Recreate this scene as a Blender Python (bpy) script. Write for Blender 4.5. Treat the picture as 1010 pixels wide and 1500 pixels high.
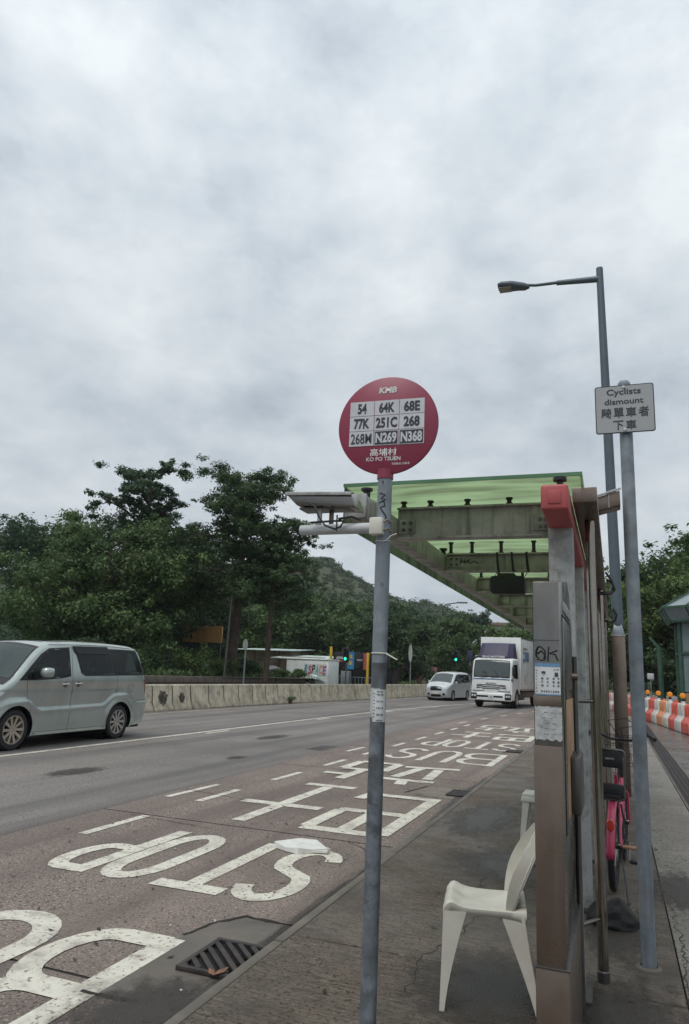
import bpy, bmesh, math, random
import numpy as np
from mathutils import Matrix, Vector

random.seed(7)
rng = np.random.default_rng(7)
R_ = math.radians
scene = bpy.context.scene
for o in list(bpy.data.objects):
    bpy.data.objects.remove(o)

# ------------------------------------------------------------------ camera
CAM_H = 1.6
cd = bpy.data.cameras.new("camera")
cam = bpy.data.objects.new("camera", cd)
scene.collection.objects.link(cam)
cam.matrix_world = Matrix(((0.938, 0.035, 0.345, 0.0),
                           (0.344, -0.218, -0.913, 0.0),
                           (0.043, 0.975, -0.216, CAM_H),
                           (0, 0, 0, 1)))
q_ = cam.matrix_world.to_quaternion()
cam.rotation_mode = 'QUATERNION'
cam.rotation_quaternion = q_
cam.location = (0, 0, CAM_H)
cd.sensor_fit = 'VERTICAL'
cd.sensor_height = 24.0
cd.lens = 24.0 * 1049.0 / 1500.0
cd.clip_start = 0.05
cd.clip_end = 6000
scene.camera = cam

# ------------------------------------------------------------------ world: overcast sky
SUN_EL, SUN_AZ = R_(62), R_(200)
world = bpy.data.worlds.new("World")
scene.world = world
world.use_nodes = True
wt = world.node_tree
wt.nodes.clear()
def wn(t, **k):
    n = wt.nodes.new(t)
    for a, b in k.items():
        setattr(n, a, b)
    return n
wo = wn('ShaderNodeOutputWorld')
sky = wn('ShaderNodeTexSky', sky_type='NISHITA', sun_disc=False, sun_elevation=SUN_EL, sun_rotation=SUN_AZ)
bsky = wn('ShaderNodeBackground'); bsky.inputs[1].default_value = 0.06
wt.links.new(sky.outputs[0], bsky.inputs[0])
tc = wn('ShaderNodeTexCoord')
sep = wn('ShaderNodeSeparateXYZ'); wt.links.new(tc.outputs['Generated'], sep.inputs[0])
def wm(op, a, b=None, clamp=False):
    n = wn('ShaderNodeMath', operation=op, use_clamp=clamp)
    for i, v in enumerate((a, b)):
        if v is None: continue
        if isinstance(v, (int, float)): n.inputs[i].default_value = v
        else: wt.links.new(v, n.inputs[i])
    return n.outputs[0]
zz = wm('MAXIMUM', sep.outputs[2], 0.0)
comb = wn('ShaderNodeCombineXYZ')      # cloud layer: the direction itself, flattened so that clouds lie level towards the horizon
wt.links.new(sep.outputs[0], comb.inputs[0]); wt.links.new(sep.outputs[1], comb.inputs[1])
wt.links.new(wm('MULTIPLY', wm('POWER', zz, 0.8), 1.7), comb.inputs[2])
def wnoise(scale, detail, rough, dist, off):
    m = wn('ShaderNodeMapping'); m.inputs['Location'].default_value = off
    m.inputs['Rotation'].default_value = (0, 0, 0.6)
    m.inputs['Scale'].default_value = (1.0, 0.9, 1.0)
    wt.links.new(comb.outputs[0], m.inputs[0])
    n = wn('ShaderNodeTexNoise'); wt.links.new(m.outputs[0], n.inputs['Vector'])
    n.inputs['Scale'].default_value = scale; n.inputs['Detail'].default_value = detail
    n.inputs['Roughness'].default_value = rough; n.inputs['Distortion'].default_value = dist
    return n.outputs[0]
big = wnoise(1.5, 4, 0.5, 0.15, (3.1, 1.7, 0))
mid = wnoise(4.2, 9, 0.56, 0.12, (7.3, 4.2, 2))
fine = wnoise(12.0, 9, 0.62, 0.1, (1.0, 9.0, 5))
cl = wm('ADD', wm('MULTIPLY', big, 0.42), wm('ADD', wm('MULTIPLY', mid, 0.42), wm('MULTIPLY', fine, 0.16)))
ramp = wn('ShaderNodeValToRGB'); wt.links.new(cl, ramp.inputs[0])
cr = ramp.color_ramp
cr.elements[0].position = 0.395; cr.elements[0].color = (0.37, 0.425, 0.49, 1)
cr.elements[1].position = 0.615; cr.elements[1].color = (0.72, 0.765, 0.79, 1)
e = cr.elements.new(0.50); e.color = (0.545, 0.60, 0.645, 1)
bcl = wn('ShaderNodeBackground'); wt.links.new(ramp.outputs[0], bcl.inputs[0])
# a layer of cloud is brighter towards the zenith
zen = wm('MULTIPLY', wm('POWER', zz, 2.0), 0.55)
wt.links.new(wm('ADD', zen, 0.92), bcl.inputs[1])
mixw = wn('ShaderNodeMixShader'); mixw.inputs[0].default_value = 0.93
wt.links.new(bsky.outputs[0], mixw.inputs[1]); wt.links.new(bcl.outputs[0], mixw.inputs[2])
wt.links.new(mixw.outputs[0], wo.inputs[0])

# ------------------------------------------------------------------ sun behind the cloud
sd = bpy.data.lights.new("sun", 'SUN'); sd.energy = 1.45; sd.angle = R_(25); sd.color = (1.0, 0.96, 0.9)
sun = bpy.data.objects.new("sun", sd); scene.collection.objects.link(sun)
sdir = Vector((math.sin(SUN_AZ) * math.cos(SUN_EL), math.cos(SUN_AZ) * math.cos(SUN_EL), math.sin(SUN_EL)))
sun.rotation_euler = sdir.to_track_quat('Z', 'Y').to_euler()
sun.location = (0, 0, 30)

vs = scene.view_settings
vs.view_transform = 'Standard'; vs.look = 'None'; vs.exposure = 0.20; vs.gamma = 1.0
vs.use_curve_mapping = False
scene.render.engine = 'CYCLES'
scene.cycles.max_bounces = 6
scene.cycles.transparent_max_bounces = 12

# ------------------------------------------------------------------ materials
def mat(name, col, rough=0.6, metal=0.0, var=0.12, vscale=3.0, bump=0.0, bscale=60.0, spec=0.5,
        dirt=None, speck=None, streak=None, coat=0.0, tracks=None, emit=None, transmission=0.0, ior=1.45, rvar=0.0, bdist=0.01, bmap=None):
    """procedural material: base colour varied by noise, optional dirt (colour, amount, scale),
    speck (colour, threshold, scale) for aggregate, streak (colour, amount) running downwards"""
    m = bpy.data.materials.new(name); m.use_nodes = True
    t = m.node_tree; b = t.nodes['Principled BSDF']
    def N(ty, **k):
        n = t.nodes.new(ty)
        for a, c in k.items(): setattr(n, a, c)
        return n
    tc = N('ShaderNodeTexCoord'); oi = N('ShaderNodeObjectInfo')
    add = N('ShaderNodeVectorMath', operation='MULTIPLY_ADD')
    t.links.new(oi.outputs['Random'], add.inputs[0]); add.inputs[1].default_value = (37, 53, 29)
    t.links.new(tc.outputs['Object'], add.inputs[2])
    vec = add.outputs[0]
    def noise(scale, detail=6, rough=0.6, v=None):
        n = N('ShaderNodeTexNoise'); n.inputs['Scale'].default_value = scale
        n.inputs['Detail'].default_value = detail; n.inputs['Roughness'].default_value = rough
        t.links.new(v or vec, n.inputs['Vector']); return n.outputs[0]
    def rampf(src, a, c):
        r = N('ShaderNodeMapRange'); r.inputs['From Min'].default_value = a; r.inputs['From Max'].default_value = c
        t.links.new(src, r.inputs['Value']); return r.outputs[0]
    def mix(fac, A, B, mode='MIX'):
        n = N('ShaderNodeMix', data_type='RGBA', blend_type=mode)
        if isinstance(fac, float): n.inputs[0].default_value = fac
        else: t.links.new(fac, n.inputs[0])
        for i, v in ((6, A), (7, B)):
            if isinstance(v, tuple): n.inputs[i].default_value = (*v[:3], 1)
            else: t.links.new(v, n.inputs[i])
        return n.outputs[2]
    c0 = tuple(max(0, x * (1 - var)) for x in col); c1 = tuple(min(1, x * (1 + var)) for x in col)
    c = mix(rampf(noise(vscale), 0.3, 0.7), c0, c1)
    if speck:
        for (sc_, th, scl) in (speck if isinstance(speck, list) else [speck]):
            c = mix(rampf(noise(scl, 2, 0.5), th, th + 0.06), c, sc_)
    if dirt:
        for (dc, am, ds) in (dirt if isinstance(dirt, list) else [dirt]):
            f = N('ShaderNodeMath', operation='MULTIPLY'); f.inputs[1].default_value = am
            t.links.new(rampf(noise(ds, 8, 0.65), 0.48, 0.68), f.inputs[0])
            c = mix(f.outputs[0], c, dc)
    if streak:
        mp = N('ShaderNodeMapping'); mp.inputs['Scale'].default_value = (18, 18, 0.9); t.links.new(vec, mp.inputs[0])
        f = N('ShaderNodeMath', operation='MULTIPLY'); f.inputs[1].default_value = streak[1]
        t.links.new(rampf(noise(1.0, 5, 0.6, mp.outputs[0]), 0.5, 0.72), f.inputs[0])
        c = mix(f.outputs[0], c, streak[0])
    if tracks:
        mp = N('ShaderNodeMapping'); mp.inputs['Scale'].default_value = tracks[2] if len(tracks) > 2 else (1.5, 0.05, 1); t.links.new(tc.outputs['Object'], mp.inputs[0])
        f = N('ShaderNodeMath', operation='MULTIPLY'); f.inputs[1].default_value = tracks[1]
        t.links.new(rampf(noise(1.0, 4, 0.6, mp.outputs[0]), 0.45, 0.62), f.inputs[0])
        c = mix(f.outputs[0], c, tracks[0])
    t.links.new(c, b.inputs['Base Color'])
    b.inputs['Metallic'].default_value = metal
    b.inputs['Specular IOR Level'].default_value = spec
    b.inputs['IOR'].default_value = ior
    b.inputs['Coat Weight'].default_value = coat; b.inputs['Coat Roughness'].default_value = 0.08
    b.inputs['Transmission Weight'].default_value = transmission
    if rvar:
        r = N('ShaderNodeMapRange'); r.inputs['From Min'].default_value = 0.35; r.inputs['From Max'].default_value = 0.65
        r.inputs['To Min'].default_value = max(0.03, rough - rvar); r.inputs['To Max'].default_value = min(1, rough + rvar)
        t.links.new(noise(vscale * 1.7, 7), r.inputs['Value']); t.links.new(r.outputs[0], b.inputs['Roughness'])
    else:
        b.inputs['Roughness'].default_value = rough
    if bump:
        bp = N('ShaderNodeBump'); bp.inputs['Strength'].default_value = bump; bp.inputs['Distance'].default_value = bdist
        bv = None
        if bmap:
            mb_ = N('ShaderNodeMapping'); mb_.inputs['Scale'].default_value = bmap; t.links.new(vec, mb_.inputs[0]); bv = mb_.outputs[0]
        t.links.new(noise(bscale, 4, 0.6, bv), bp.inputs['Height']); t.links.new(bp.outputs[0], b.inputs['Normal'])
    if emit:
        b.inputs['Emission Color'].default_value = (*emit[0], 1); b.inputs['Emission Strength'].default_value = emit[1]
    return m

def leaf_mat(name, c_dark, c_light, trans=0.35):
    m = bpy.data.materials.new(name); m.use_nodes = True
    t = m.node_tree; t.nodes.clear()
    out = t.nodes.new('ShaderNodeOutputMaterial')
    g = t.nodes.new('ShaderNodeNewGeometry'); tc = t.nodes.new('ShaderNodeTexCoord')
    n = t.nodes.new('ShaderNodeTexNoise'); n.inputs['Scale'].default_value = 0.45; n.inputs['Detail'].default_value = 3
    t.links.new(tc.outputs['Object'], n.inputs['Vector'])
    a = t.nodes.new('ShaderNodeMath'); a.operation = 'MULTIPLY_ADD'; a.inputs[1].default_value = 0.45
    t.links.new(g.outputs['Random Per Island'], a.inputs[0])
    s = t.nodes.new('ShaderNodeMath'); s.operation = 'SUBTRACT'; s.inputs[1].default_value = 0.22
    t.links.new(n.outputs[0], s.inputs[0]); t.links.new(s.outputs[0], a.inputs[2])
    r = t.nodes.new('ShaderNodeValToRGB'); t.links.new(a.outputs[0], r.inputs[0])
    r.color_ramp.elements[0].position = 0.15; r.color_ramp.elements[0].color = (*c_dark, 1)
    r.color_ramp.elements[1].position = 0.85; r.color_ramp.elements[1].color = (*c_light, 1)
    d = t.nodes.new('ShaderNodeBsdfPrincipled'); d.inputs['Roughness'].default_value = 0.55
    d.inputs['Specular IOR Level'].default_value = 0.35
    tr = t.nodes.new('ShaderNodeBsdfTranslucent')
    t.links.new(r.outputs[0], d.inputs['Base Color']); t.links.new(r.outputs[0], tr.inputs[0])
    mx = t.nodes.new('ShaderNodeMixShader'); mx.inputs[0].default_value = trans
    t.links.new(d.outputs[0], mx.inputs[1]); t.links.new(tr.outputs[0], mx.inputs[2])
    t.links.new(mx.outputs[0], out.inputs[0])
    return m

def glass_mat(name, tint, transp=0.5, rough=0.03, body=(0.01, 0.012, 0.014)):
    m = bpy.data.materials.new(name); m.use_nodes = True
    t = m.node_tree; t.nodes.clear()
    out = t.nodes.new('ShaderNodeOutputMaterial')
    tp = t.nodes.new('ShaderNodeBsdfTransparent'); tp.inputs[0].default_value = (*tint, 1)
    p = t.nodes.new('ShaderNodeBsdfPrincipled'); p.inputs['Base Color'].default_value = (*body, 1)
    p.inputs['Roughness'].default_value = rough; p.inputs['Specular IOR Level'].default_value = 0.7
    mx = t.nodes.new('ShaderNodeMixShader')
    fr = t.nodes.new('ShaderNodeLayerWeight'); fr.inputs[0].default_value = 0.25
    mr = t.nodes.new('ShaderNodeMapRange'); mr.inputs['To Min'].default_value = 1 - transp; mr.inputs['To Max'].default_value = 1.0
    t.links.new(fr.outputs['Fresnel'], mr.inputs[0]); t.links.new(mr.outputs[0], mx.inputs[0])
    t.links.new(tp.outputs[0], mx.inputs[1]); t.links.new(p.outputs[0], mx.inputs[2])
    t.links.new(mx.outputs[0], out.inputs[0])
    return m

def green_sheet_mat(name, k=1.0):
    """dirty translucent green roof sheet"""
    m = bpy.data.materials.new(name); m.use_nodes = True
    t = m.node_tree; t.nodes.clear()
    out = t.nodes.new('ShaderNodeOutputMaterial')
    tc = t.nodes.new('ShaderNodeTexCoord')
    mp = t.nodes.new('ShaderNodeMapping'); mp.inputs['Scale'].default_value = (1.2, 5.5, 2.0)
    t.links.new(tc.outputs['Object'], mp.inputs[0])
    n = t.nodes.new('ShaderNodeTexNoise'); n.inputs['Scale'].default_value = 1.6; n.inputs['Detail'].default_value = 8
    t.links.new(mp.outputs[0], n.inputs['Vector'])
    r = t.nodes.new('ShaderNodeValToRGB'); t.links.new(n.outputs[0], r.inputs[0])
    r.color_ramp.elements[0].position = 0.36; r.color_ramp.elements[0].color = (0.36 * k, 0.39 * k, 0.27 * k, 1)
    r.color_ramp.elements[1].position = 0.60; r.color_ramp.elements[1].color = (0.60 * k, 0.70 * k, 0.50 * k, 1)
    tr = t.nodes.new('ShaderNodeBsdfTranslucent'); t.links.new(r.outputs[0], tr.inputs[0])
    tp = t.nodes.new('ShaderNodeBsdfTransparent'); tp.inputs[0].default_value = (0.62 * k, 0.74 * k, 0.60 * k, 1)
    p = t.nodes.new('ShaderNodeBsdfPrincipled'); p.inputs['Roughness'].default_value = 0.2
    t.links.new(r.outputs[0], p.inputs['Base Color'])
    m1 = t.nodes.new('ShaderNodeMixShader'); m1.inputs[0].default_value = 0.32
    t.links.new(tr.outputs[0], m1.inputs[1]); t.links.new(tp.outputs[0], m1.inputs[2])
    m2 = t.nodes.new('ShaderNodeMixShader'); m2.inputs[0].default_value = 0.16
    t.links.new(m1.outputs[0], m2.inputs[1]); t.links.new(p.outputs[0], m2.inputs[2])
    t.links.new(m2.outputs[0], out.inputs[0])
    return m

def stain_mat(name, col, rough):
    m = bpy.data.materials.new(name); m.use_nodes = True
    t = m.node_tree; b = t.nodes['Principled BSDF']; out = t.nodes['Material Output']
    b.inputs['Base Color'].default_value = (*col, 1); b.inputs['Roughness'].default_value = rough
    tc = t.nodes.new('ShaderNodeTexCoord'); ln = t.nodes.new('ShaderNodeVectorMath'); ln.operation = 'LENGTH'
    t.links.new(tc.outputs['Object'], ln.inputs[0])
    n = t.nodes.new('ShaderNodeTexNoise'); n.inputs['Scale'].default_value = 5; n.inputs['Detail'].default_value = 9; n.inputs['Roughness'].default_value = 0.7
    t.links.new(tc.outputs['Object'], n.inputs['Vector'])
    a = t.nodes.new('ShaderNodeMath'); a.operation = 'MULTIPLY_ADD'; a.inputs[1].default_value = 1.5; t.links.new(n.outputs[0], a.inputs[0]); t.links.new(ln.outputs['Value'], a.inputs[2])
    r = t.nodes.new('ShaderNodeMapRange'); r.inputs['From Min'].default_value = 1.02; r.inputs['From Max'].default_value = 1.55
    r.inputs['To Min'].default_value = 0.1; r.inputs['To Max'].default_value = 1.0; t.links.new(a.outputs[0], r.inputs[0])
    tp = t.nodes.new('ShaderNodeBsdfTransparent'); mx = t.nodes.new('ShaderNodeMixShader')
    t.links.new(r.outputs[0], mx.inputs[0]); t.links.new(b.outputs[0], mx.inputs[1]); t.links.new(tp.outputs[0], mx.inputs[2]); t.links.new(mx.outputs[0], out.inputs[0])
    bp = t.nodes.new('ShaderNodeBump'); bp.inputs['Strength'].default_value = 0.9; bp.inputs['Distance'].default_value = 0.01
    n2 = t.nodes.new('ShaderNodeTexNoise'); n2.inputs['Scale'].default_value = 60; t.links.new(tc.outputs['Object'], n2.inputs['Vector'])
    t.links.new(n2.outputs[0], bp.inputs['Height']); t.links.new(bp.outputs[0], b.inputs['Normal'])
    return m
M = {}
M['wet'] = stain_mat('wet_stain', (0.042, 0.034, 0.027), 0.42)
M['asphalt'] = mat('asphalt', (0.205, 0.184, 0.168), 0.85, var=0.16, vscale=0.35, bump=0.5, bscale=140,
                   dirt=[((0.09, 0.085, 0.083), 0.55, 0.25), ((0.22, 0.205, 0.195), 0.5, 0.12)],
                   speck=[((0.30, 0.285, 0.275), 0.585, 45), ((0.06, 0.06, 0.06), 0.58, 38)], spec=0.3, tracks=((0.105, 0.10, 0.098), 0.75))
M['bay'] = mat('bay_surface', (0.205, 0.165, 0.142), 0.8, var=0.14, vscale=0.6, bump=0.6, bscale=120,
               dirt=[((0.115, 0.095, 0.085), 0.65, 0.5), ((0.25, 0.20, 0.175), 0.35, 0.3)],
               speck=[((0.45, 0.38, 0.33), 0.585, 62), ((0.045, 0.04, 0.035), 0.57, 55)], spec=0.35, tracks=((0.12, 0.095, 0.083), 0.6))
M['patch'] = mat('gully_patch', (0.15, 0.13, 0.112), 0.8, var=0.25, vscale=3, bump=0.5, bscale=110,
                 dirt=[((0.08, 0.072, 0.06), 0.7, 2.0), ((0.3, 0.27, 0.22), 0.6, 1.1)], spec=0.3)
M['paving'] = mat('brushed_concrete', (0.185, 0.147, 0.110), 0.6, var=0.25, vscale=0.9, bump=1.0, bscale=26, bmap=(0.35, 2.2, 1), bdist=0.05, tracks=((0.08, 0.066, 0.052), 0.6, (6, 42, 1)),
                  dirt=[((0.24, 0.22, 0.195), 0.6, 0.22), ((0.075, 0.062, 0.048), 0.75, 0.9), ((0.06, 0.052, 0.042), 0.6, 2.6)], rvar=0.25,
                  speck=[((0.30, 0.255, 0.21), 0.59, 75), ((0.05, 0.042, 0.034), 0.57, 60)])
M['paving_dry'] = mat('dry_brushed_concrete', (0.27, 0.25, 0.22), 0.7, var=0.2, vscale=0.8, bump=1.0, bscale=26, bmap=(0.35, 2.2, 1), bdist=0.04, tracks=((0.15, 0.135, 0.115), 0.5, (6, 42, 1)),
                  dirt=[((0.11, 0.095, 0.08), 0.6, 0.6)], rvar=0.15, speck=[((0.05, 0.045, 0.04), 0.58, 48)])
M['gutter'] = mat('gutter_cement', (0.12, 0.105, 0.088), 0.6, var=0.25, vscale=2, bump=0.3, bscale=70, rvar=0.2,
                  dirt=[((0.055, 0.048, 0.04), 0.8, 1.3), ((0.19, 0.17, 0.145), 0.5, 0.8)])
M['bagblack'] = mat('bag_black', (0.012, 0.012, 0.013), 0.55, var=0.3, spec=0.25)
M['kerb'] = mat('kerb_concrete', (0.135, 0.12, 0.10), 0.8, var=0.25, vscale=2.5, bump=0.4, bscale=80,
                dirt=((0.09, 0.085, 0.075), 0.8, 1.6))
M['wetpath'] = mat('wet_path', (0.10, 0.095, 0.09), 0.28, var=0.25, vscale=1.2, bump=0.25, bscale=50, rvar=0.2,
                   dirt=((0.16, 0.15, 0.14), 0.6, 0.7))
M['paint'] = mat('road_paint', (0.64, 0.615, 0.53), 0.7, var=0.06, vscale=4, bump=0.35, bscale=150,
                 dirt=[((0.36, 0.33, 0.28), 0.6, 1.8), ((0.22, 0.19, 0.16), 0.6, 7.0)], speck=((0.24, 0.20, 0.17), 0.60, 34))
M['crack'] = mat('crack_and_gap_shade', (0.022, 0.02, 0.018), 0.9)  # for cracks and joints, and for the shade painted between barrier blocks
M['iron'] = mat('cast_iron', (0.055, 0.05, 0.05), 0.55, 0.5, var=0.3, vscale=9, bump=0.3, bscale=90, dirt=((0.11, 0.07, 0.05), 0.5, 6))
M['pit'] = mat('pit', (0.008, 0.008, 0.008), 0.9)
M['galv'] = mat('galvanised_steel', (0.21, 0.24, 0.265), 0.5, 0.25, var=0.12, vscale=14, bump=0.15, bscale=60,
                dirt=[((0.12, 0.13, 0.145), 0.55, 5), ((0.34, 0.37, 0.40), 0.5, 9)], rvar=0.12)
M['galvold'] = mat('scuffed_dark_steel', (0.125, 0.142, 0.158), 0.6, 0.2, var=0.3, vscale=16, bump=0.2, bscale=60,
                   dirt=[((0.055, 0.055, 0.058), 0.8, 7), ((0.24, 0.27, 0.30), 0.75, 12)])
M['lamp_grey'] = mat('lamp_post_grey', (0.10, 0.125, 0.145), 0.5, 0.3, var=0.1, vscale=5)
M['post_steel'] = mat('polished_post', (0.30, 0.265, 0.23), 0.13, 1.0, var=0.15, vscale=7, rvar=0.05, dirt=((0.16, 0.12, 0.09), 0.5, 3))
M['steel'] = mat('stainless', (0.20, 0.19, 0.175), 0.22, 1.0, var=0.14, vscale=4, bump=0.05, bscale=30, rvar=0.08,
                 streak=((0.22, 0.20, 0.18), 0.5), dirt=((0.20, 0.165, 0.135), 0.4, 2.2))
M['steelbrown'] = mat('brown_stainless', (0.205, 0.158, 0.128), 0.34, 0.75, var=0.12, vscale=5, bump=0.05, bscale=40, rvar=0.08,
                      dirt=((0.14, 0.105, 0.085), 0.5, 2.5), streak=((0.30, 0.25, 0.215), 0.4))
M['steeldark'] = mat('dark_steel', (0.13, 0.125, 0.12), 0.4, 0.8, var=0.2, vscale=5, streak=((0.07, 0.065, 0.06), 0.6))
M['greysteel'] = mat('painted_grey_steel', (0.45, 0.455, 0.445), 0.55, 0.15, var=0.1, vscale=6, bump=0.1, bscale=40,
                     dirt=[((0.14, 0.14, 0.13), 0.6, 6), ((0.07, 0.07, 0.07), 0.5, 14)], streak=((0.18, 0.18, 0.17), 0.5))
M['beam'] = mat('mossy_grey_beam', (0.46, 0.45, 0.42), 0.6, 0.1, var=0.15, vscale=3, bump=0.1, bscale=40,
                dirt=[((0.09, 0.10, 0.08), 0.6, 2.5), ((0.14, 0.12, 0.09), 0.5, 7)], streak=((0.08, 0.085, 0.07), 0.7))
M['red'] = mat('faded_red_paint', (0.42, 0.085, 0.088), 0.5, var=0.1, vscale=5, dirt=((0.25, 0.07, 0.07), 0.5, 3), bump=0.05)
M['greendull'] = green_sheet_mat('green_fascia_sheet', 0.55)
M['greensheet'] = green_sheet_mat('green_roof_sheet')
M['signred'] = mat('sign_red', (0.25, 0.035, 0.07), 0.42, var=0.06, vscale=6, dirt=((0.26, 0.05, 0.08), 0.4, 9))
M['white'] = mat('sign_white', (0.56, 0.57, 0.60), 0.5, var=0.05, vscale=12, dirt=((0.42, 0.42, 0.42), 0.4, 9))
M['ink'] = mat('sign_ink', (0.035, 0.04, 0.05), 0.5)
M['inkgrey'] = mat('print_grey', (0.06, 0.062, 0.07), 0.6)
M['pale'] = mat('pale_print', (0.62, 0.60, 0.60), 0.5)
M['black'] = mat('black_plastic', (0.018, 0.018, 0.02), 0.45, var=0.2)
M['rubber'] = mat('rubber', (0.02, 0.02, 0.021), 0.75, var=0.25, vscale=8)
M['paper'] = mat('paper', (0.60, 0.62, 0.63), 0.7, var=0.08, vscale=9, dirt=((0.38, 0.38, 0.36), 0.5, 11))
M['oldpaper'] = mat('torn_paper', (0.42, 0.43, 0.43), 0.8, var=0.15, vscale=14, bump=0.4, bscale=60,
                    dirt=[((0.16, 0.155, 0.15), 0.7, 20), ((0.55, 0.55, 0.54), 0.6, 12)])
M['bluep'] = mat('blue_print', (0.12, 0.25, 0.42), 0.6, dirt=((0.35, 0.42, 0.48), 0.5, 12))
M['wood'] = mat('peeling_wood', (0.40, 0.24, 0.13), 0.7, var=0.3, vscale=4, dirt=((0.45, 0.42, 0.38), 0.6, 5))
M['plastic'] = mat('white_plastic', (0.62, 0.60, 0.53), 0.42, var=0.05, vscale=5, dirt=((0.38, 0.35, 0.28), 0.4, 4.5), bump=0.04, bscale=30)
M['conc'] = mat('barrier_concrete', (0.53, 0.475, 0.365), 0.85, var=0.14, vscale=1.2, bump=0.5, bscale=40,
                dirt=[((0.17, 0.15, 0.10), 0.6, 1.4), ((0.06, 0.055, 0.045), 0.55, 3.2)], streak=((0.12, 0.10, 0.07), 0.6))
M['scorch'] = mat('scorch', (0.055, 0.045, 0.035), 0.9, var=0.5, vscale=9, dirt=((0.30, 0.26, 0.19), 0.75, 9))
M['grass'] = mat('scrub_ground', (0.055, 0.075, 0.03), 0.95, var=0.4, vscale=0.4, dirt=((0.09, 0.075, 0.045), 0.6, 0.15))
M['stone'] = mat('wall_stone', (0.16, 0.135, 0.115), 0.9, var=0.35, vscale=2.0, bump=0.6, bscale=12, dirt=((0.07, 0.065, 0.05), 0.6, 2))
M['bark'] = mat('bark', (0.07, 0.052, 0.04), 0.95, var=0.35, vscale=4, bump=0.7, bscale=14)
M['palebark'] = mat('pale_bark', (0.17, 0.14, 0.11), 0.95, var=0.35, vscale=4, bump=0.7, bscale=14)
M['greenedge'] = mat('green_edge', (0.09, 0.20, 0.11), 0.4, var=0.2)
M['whitepipe'] = mat('white_pipe', (0.50, 0.52, 0.54), 0.45, var=0.08, dirt=((0.36, 0.36, 0.36), 0.5, 8))
M['foam'] = mat('foam', (0.66, 0.66, 0.63), 0.8, var=0.06, vscale=8, dirt=((0.42, 0.40, 0.36), 0.5, 6))
M['signface'] = mat('sign_face', (0.35, 0.36, 0.37), 0.5, var=0.04, vscale=8)
M['lens'] = mat('lamp_lens', (0.30, 0.27, 0.24), 0.3)
M['galvworn'] = mat('worn_galvanised', (0.20, 0.235, 0.27), 0.55, 0.2, var=0.15, vscale=10, bump=0.15, bscale=60,
                    dirt=[((0.085, 0.09, 0.095), 0.65, 3.5), ((0.14, 0.10, 0.085), 0.5, 4.5), ((0.33, 0.36, 0.39), 0.5, 9)], streak=((0.09, 0.095, 0.10), 0.6))
M['steelcap'] = mat('lamp_cap_steel', (0.22, 0.25, 0.28), 0.4, 0.4)
M['bluebanner'] = mat('blue_banner', (0.02, 0.20, 0.40), 0.6)
M['pinkbrown'] = mat('brown_roof', (0.20, 0.13, 0.115), 0.8)
M['leafA'] = leaf_mat('leaf_dark', (0.016, 0.038, 0.013), (0.090, 0.150, 0.055))
M['leafB'] = leaf_mat('leaf_mid', (0.028, 0.062, 0.018), (0.145, 0.22, 0.075))
M['leafC'] = leaf_mat('leaf_blue', (0.018, 0.044, 0.022), (0.088, 0.148, 0.072))
M['leafD'] = leaf_mat('leaf_light', (0.038, 0.078, 0.018), (0.155, 0.225, 0.065))
M['leafH'] = leaf_mat('leaf_hill', (0.022, 0.042, 0.016), (0.085, 0.125, 0.04), 0.2)
M['hill'] = mat('hill_scrub', (0.055, 0.068, 0.03), 0.95, var=0.3, vscale=0.05, bump=0.9, bscale=0.5, bdist=1.0,
                dirt=[((0.028, 0.045, 0.018), 0.9, 0.035), ((0.09, 0.085, 0.04), 0.4, 0.02)])

# ------------------------------------------------------------------ geometry builder
def rootloc(o):
    v = Vector((0, 0, 0))
    while o is not None:
        v += o.location; o = o.parent
    return v

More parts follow.
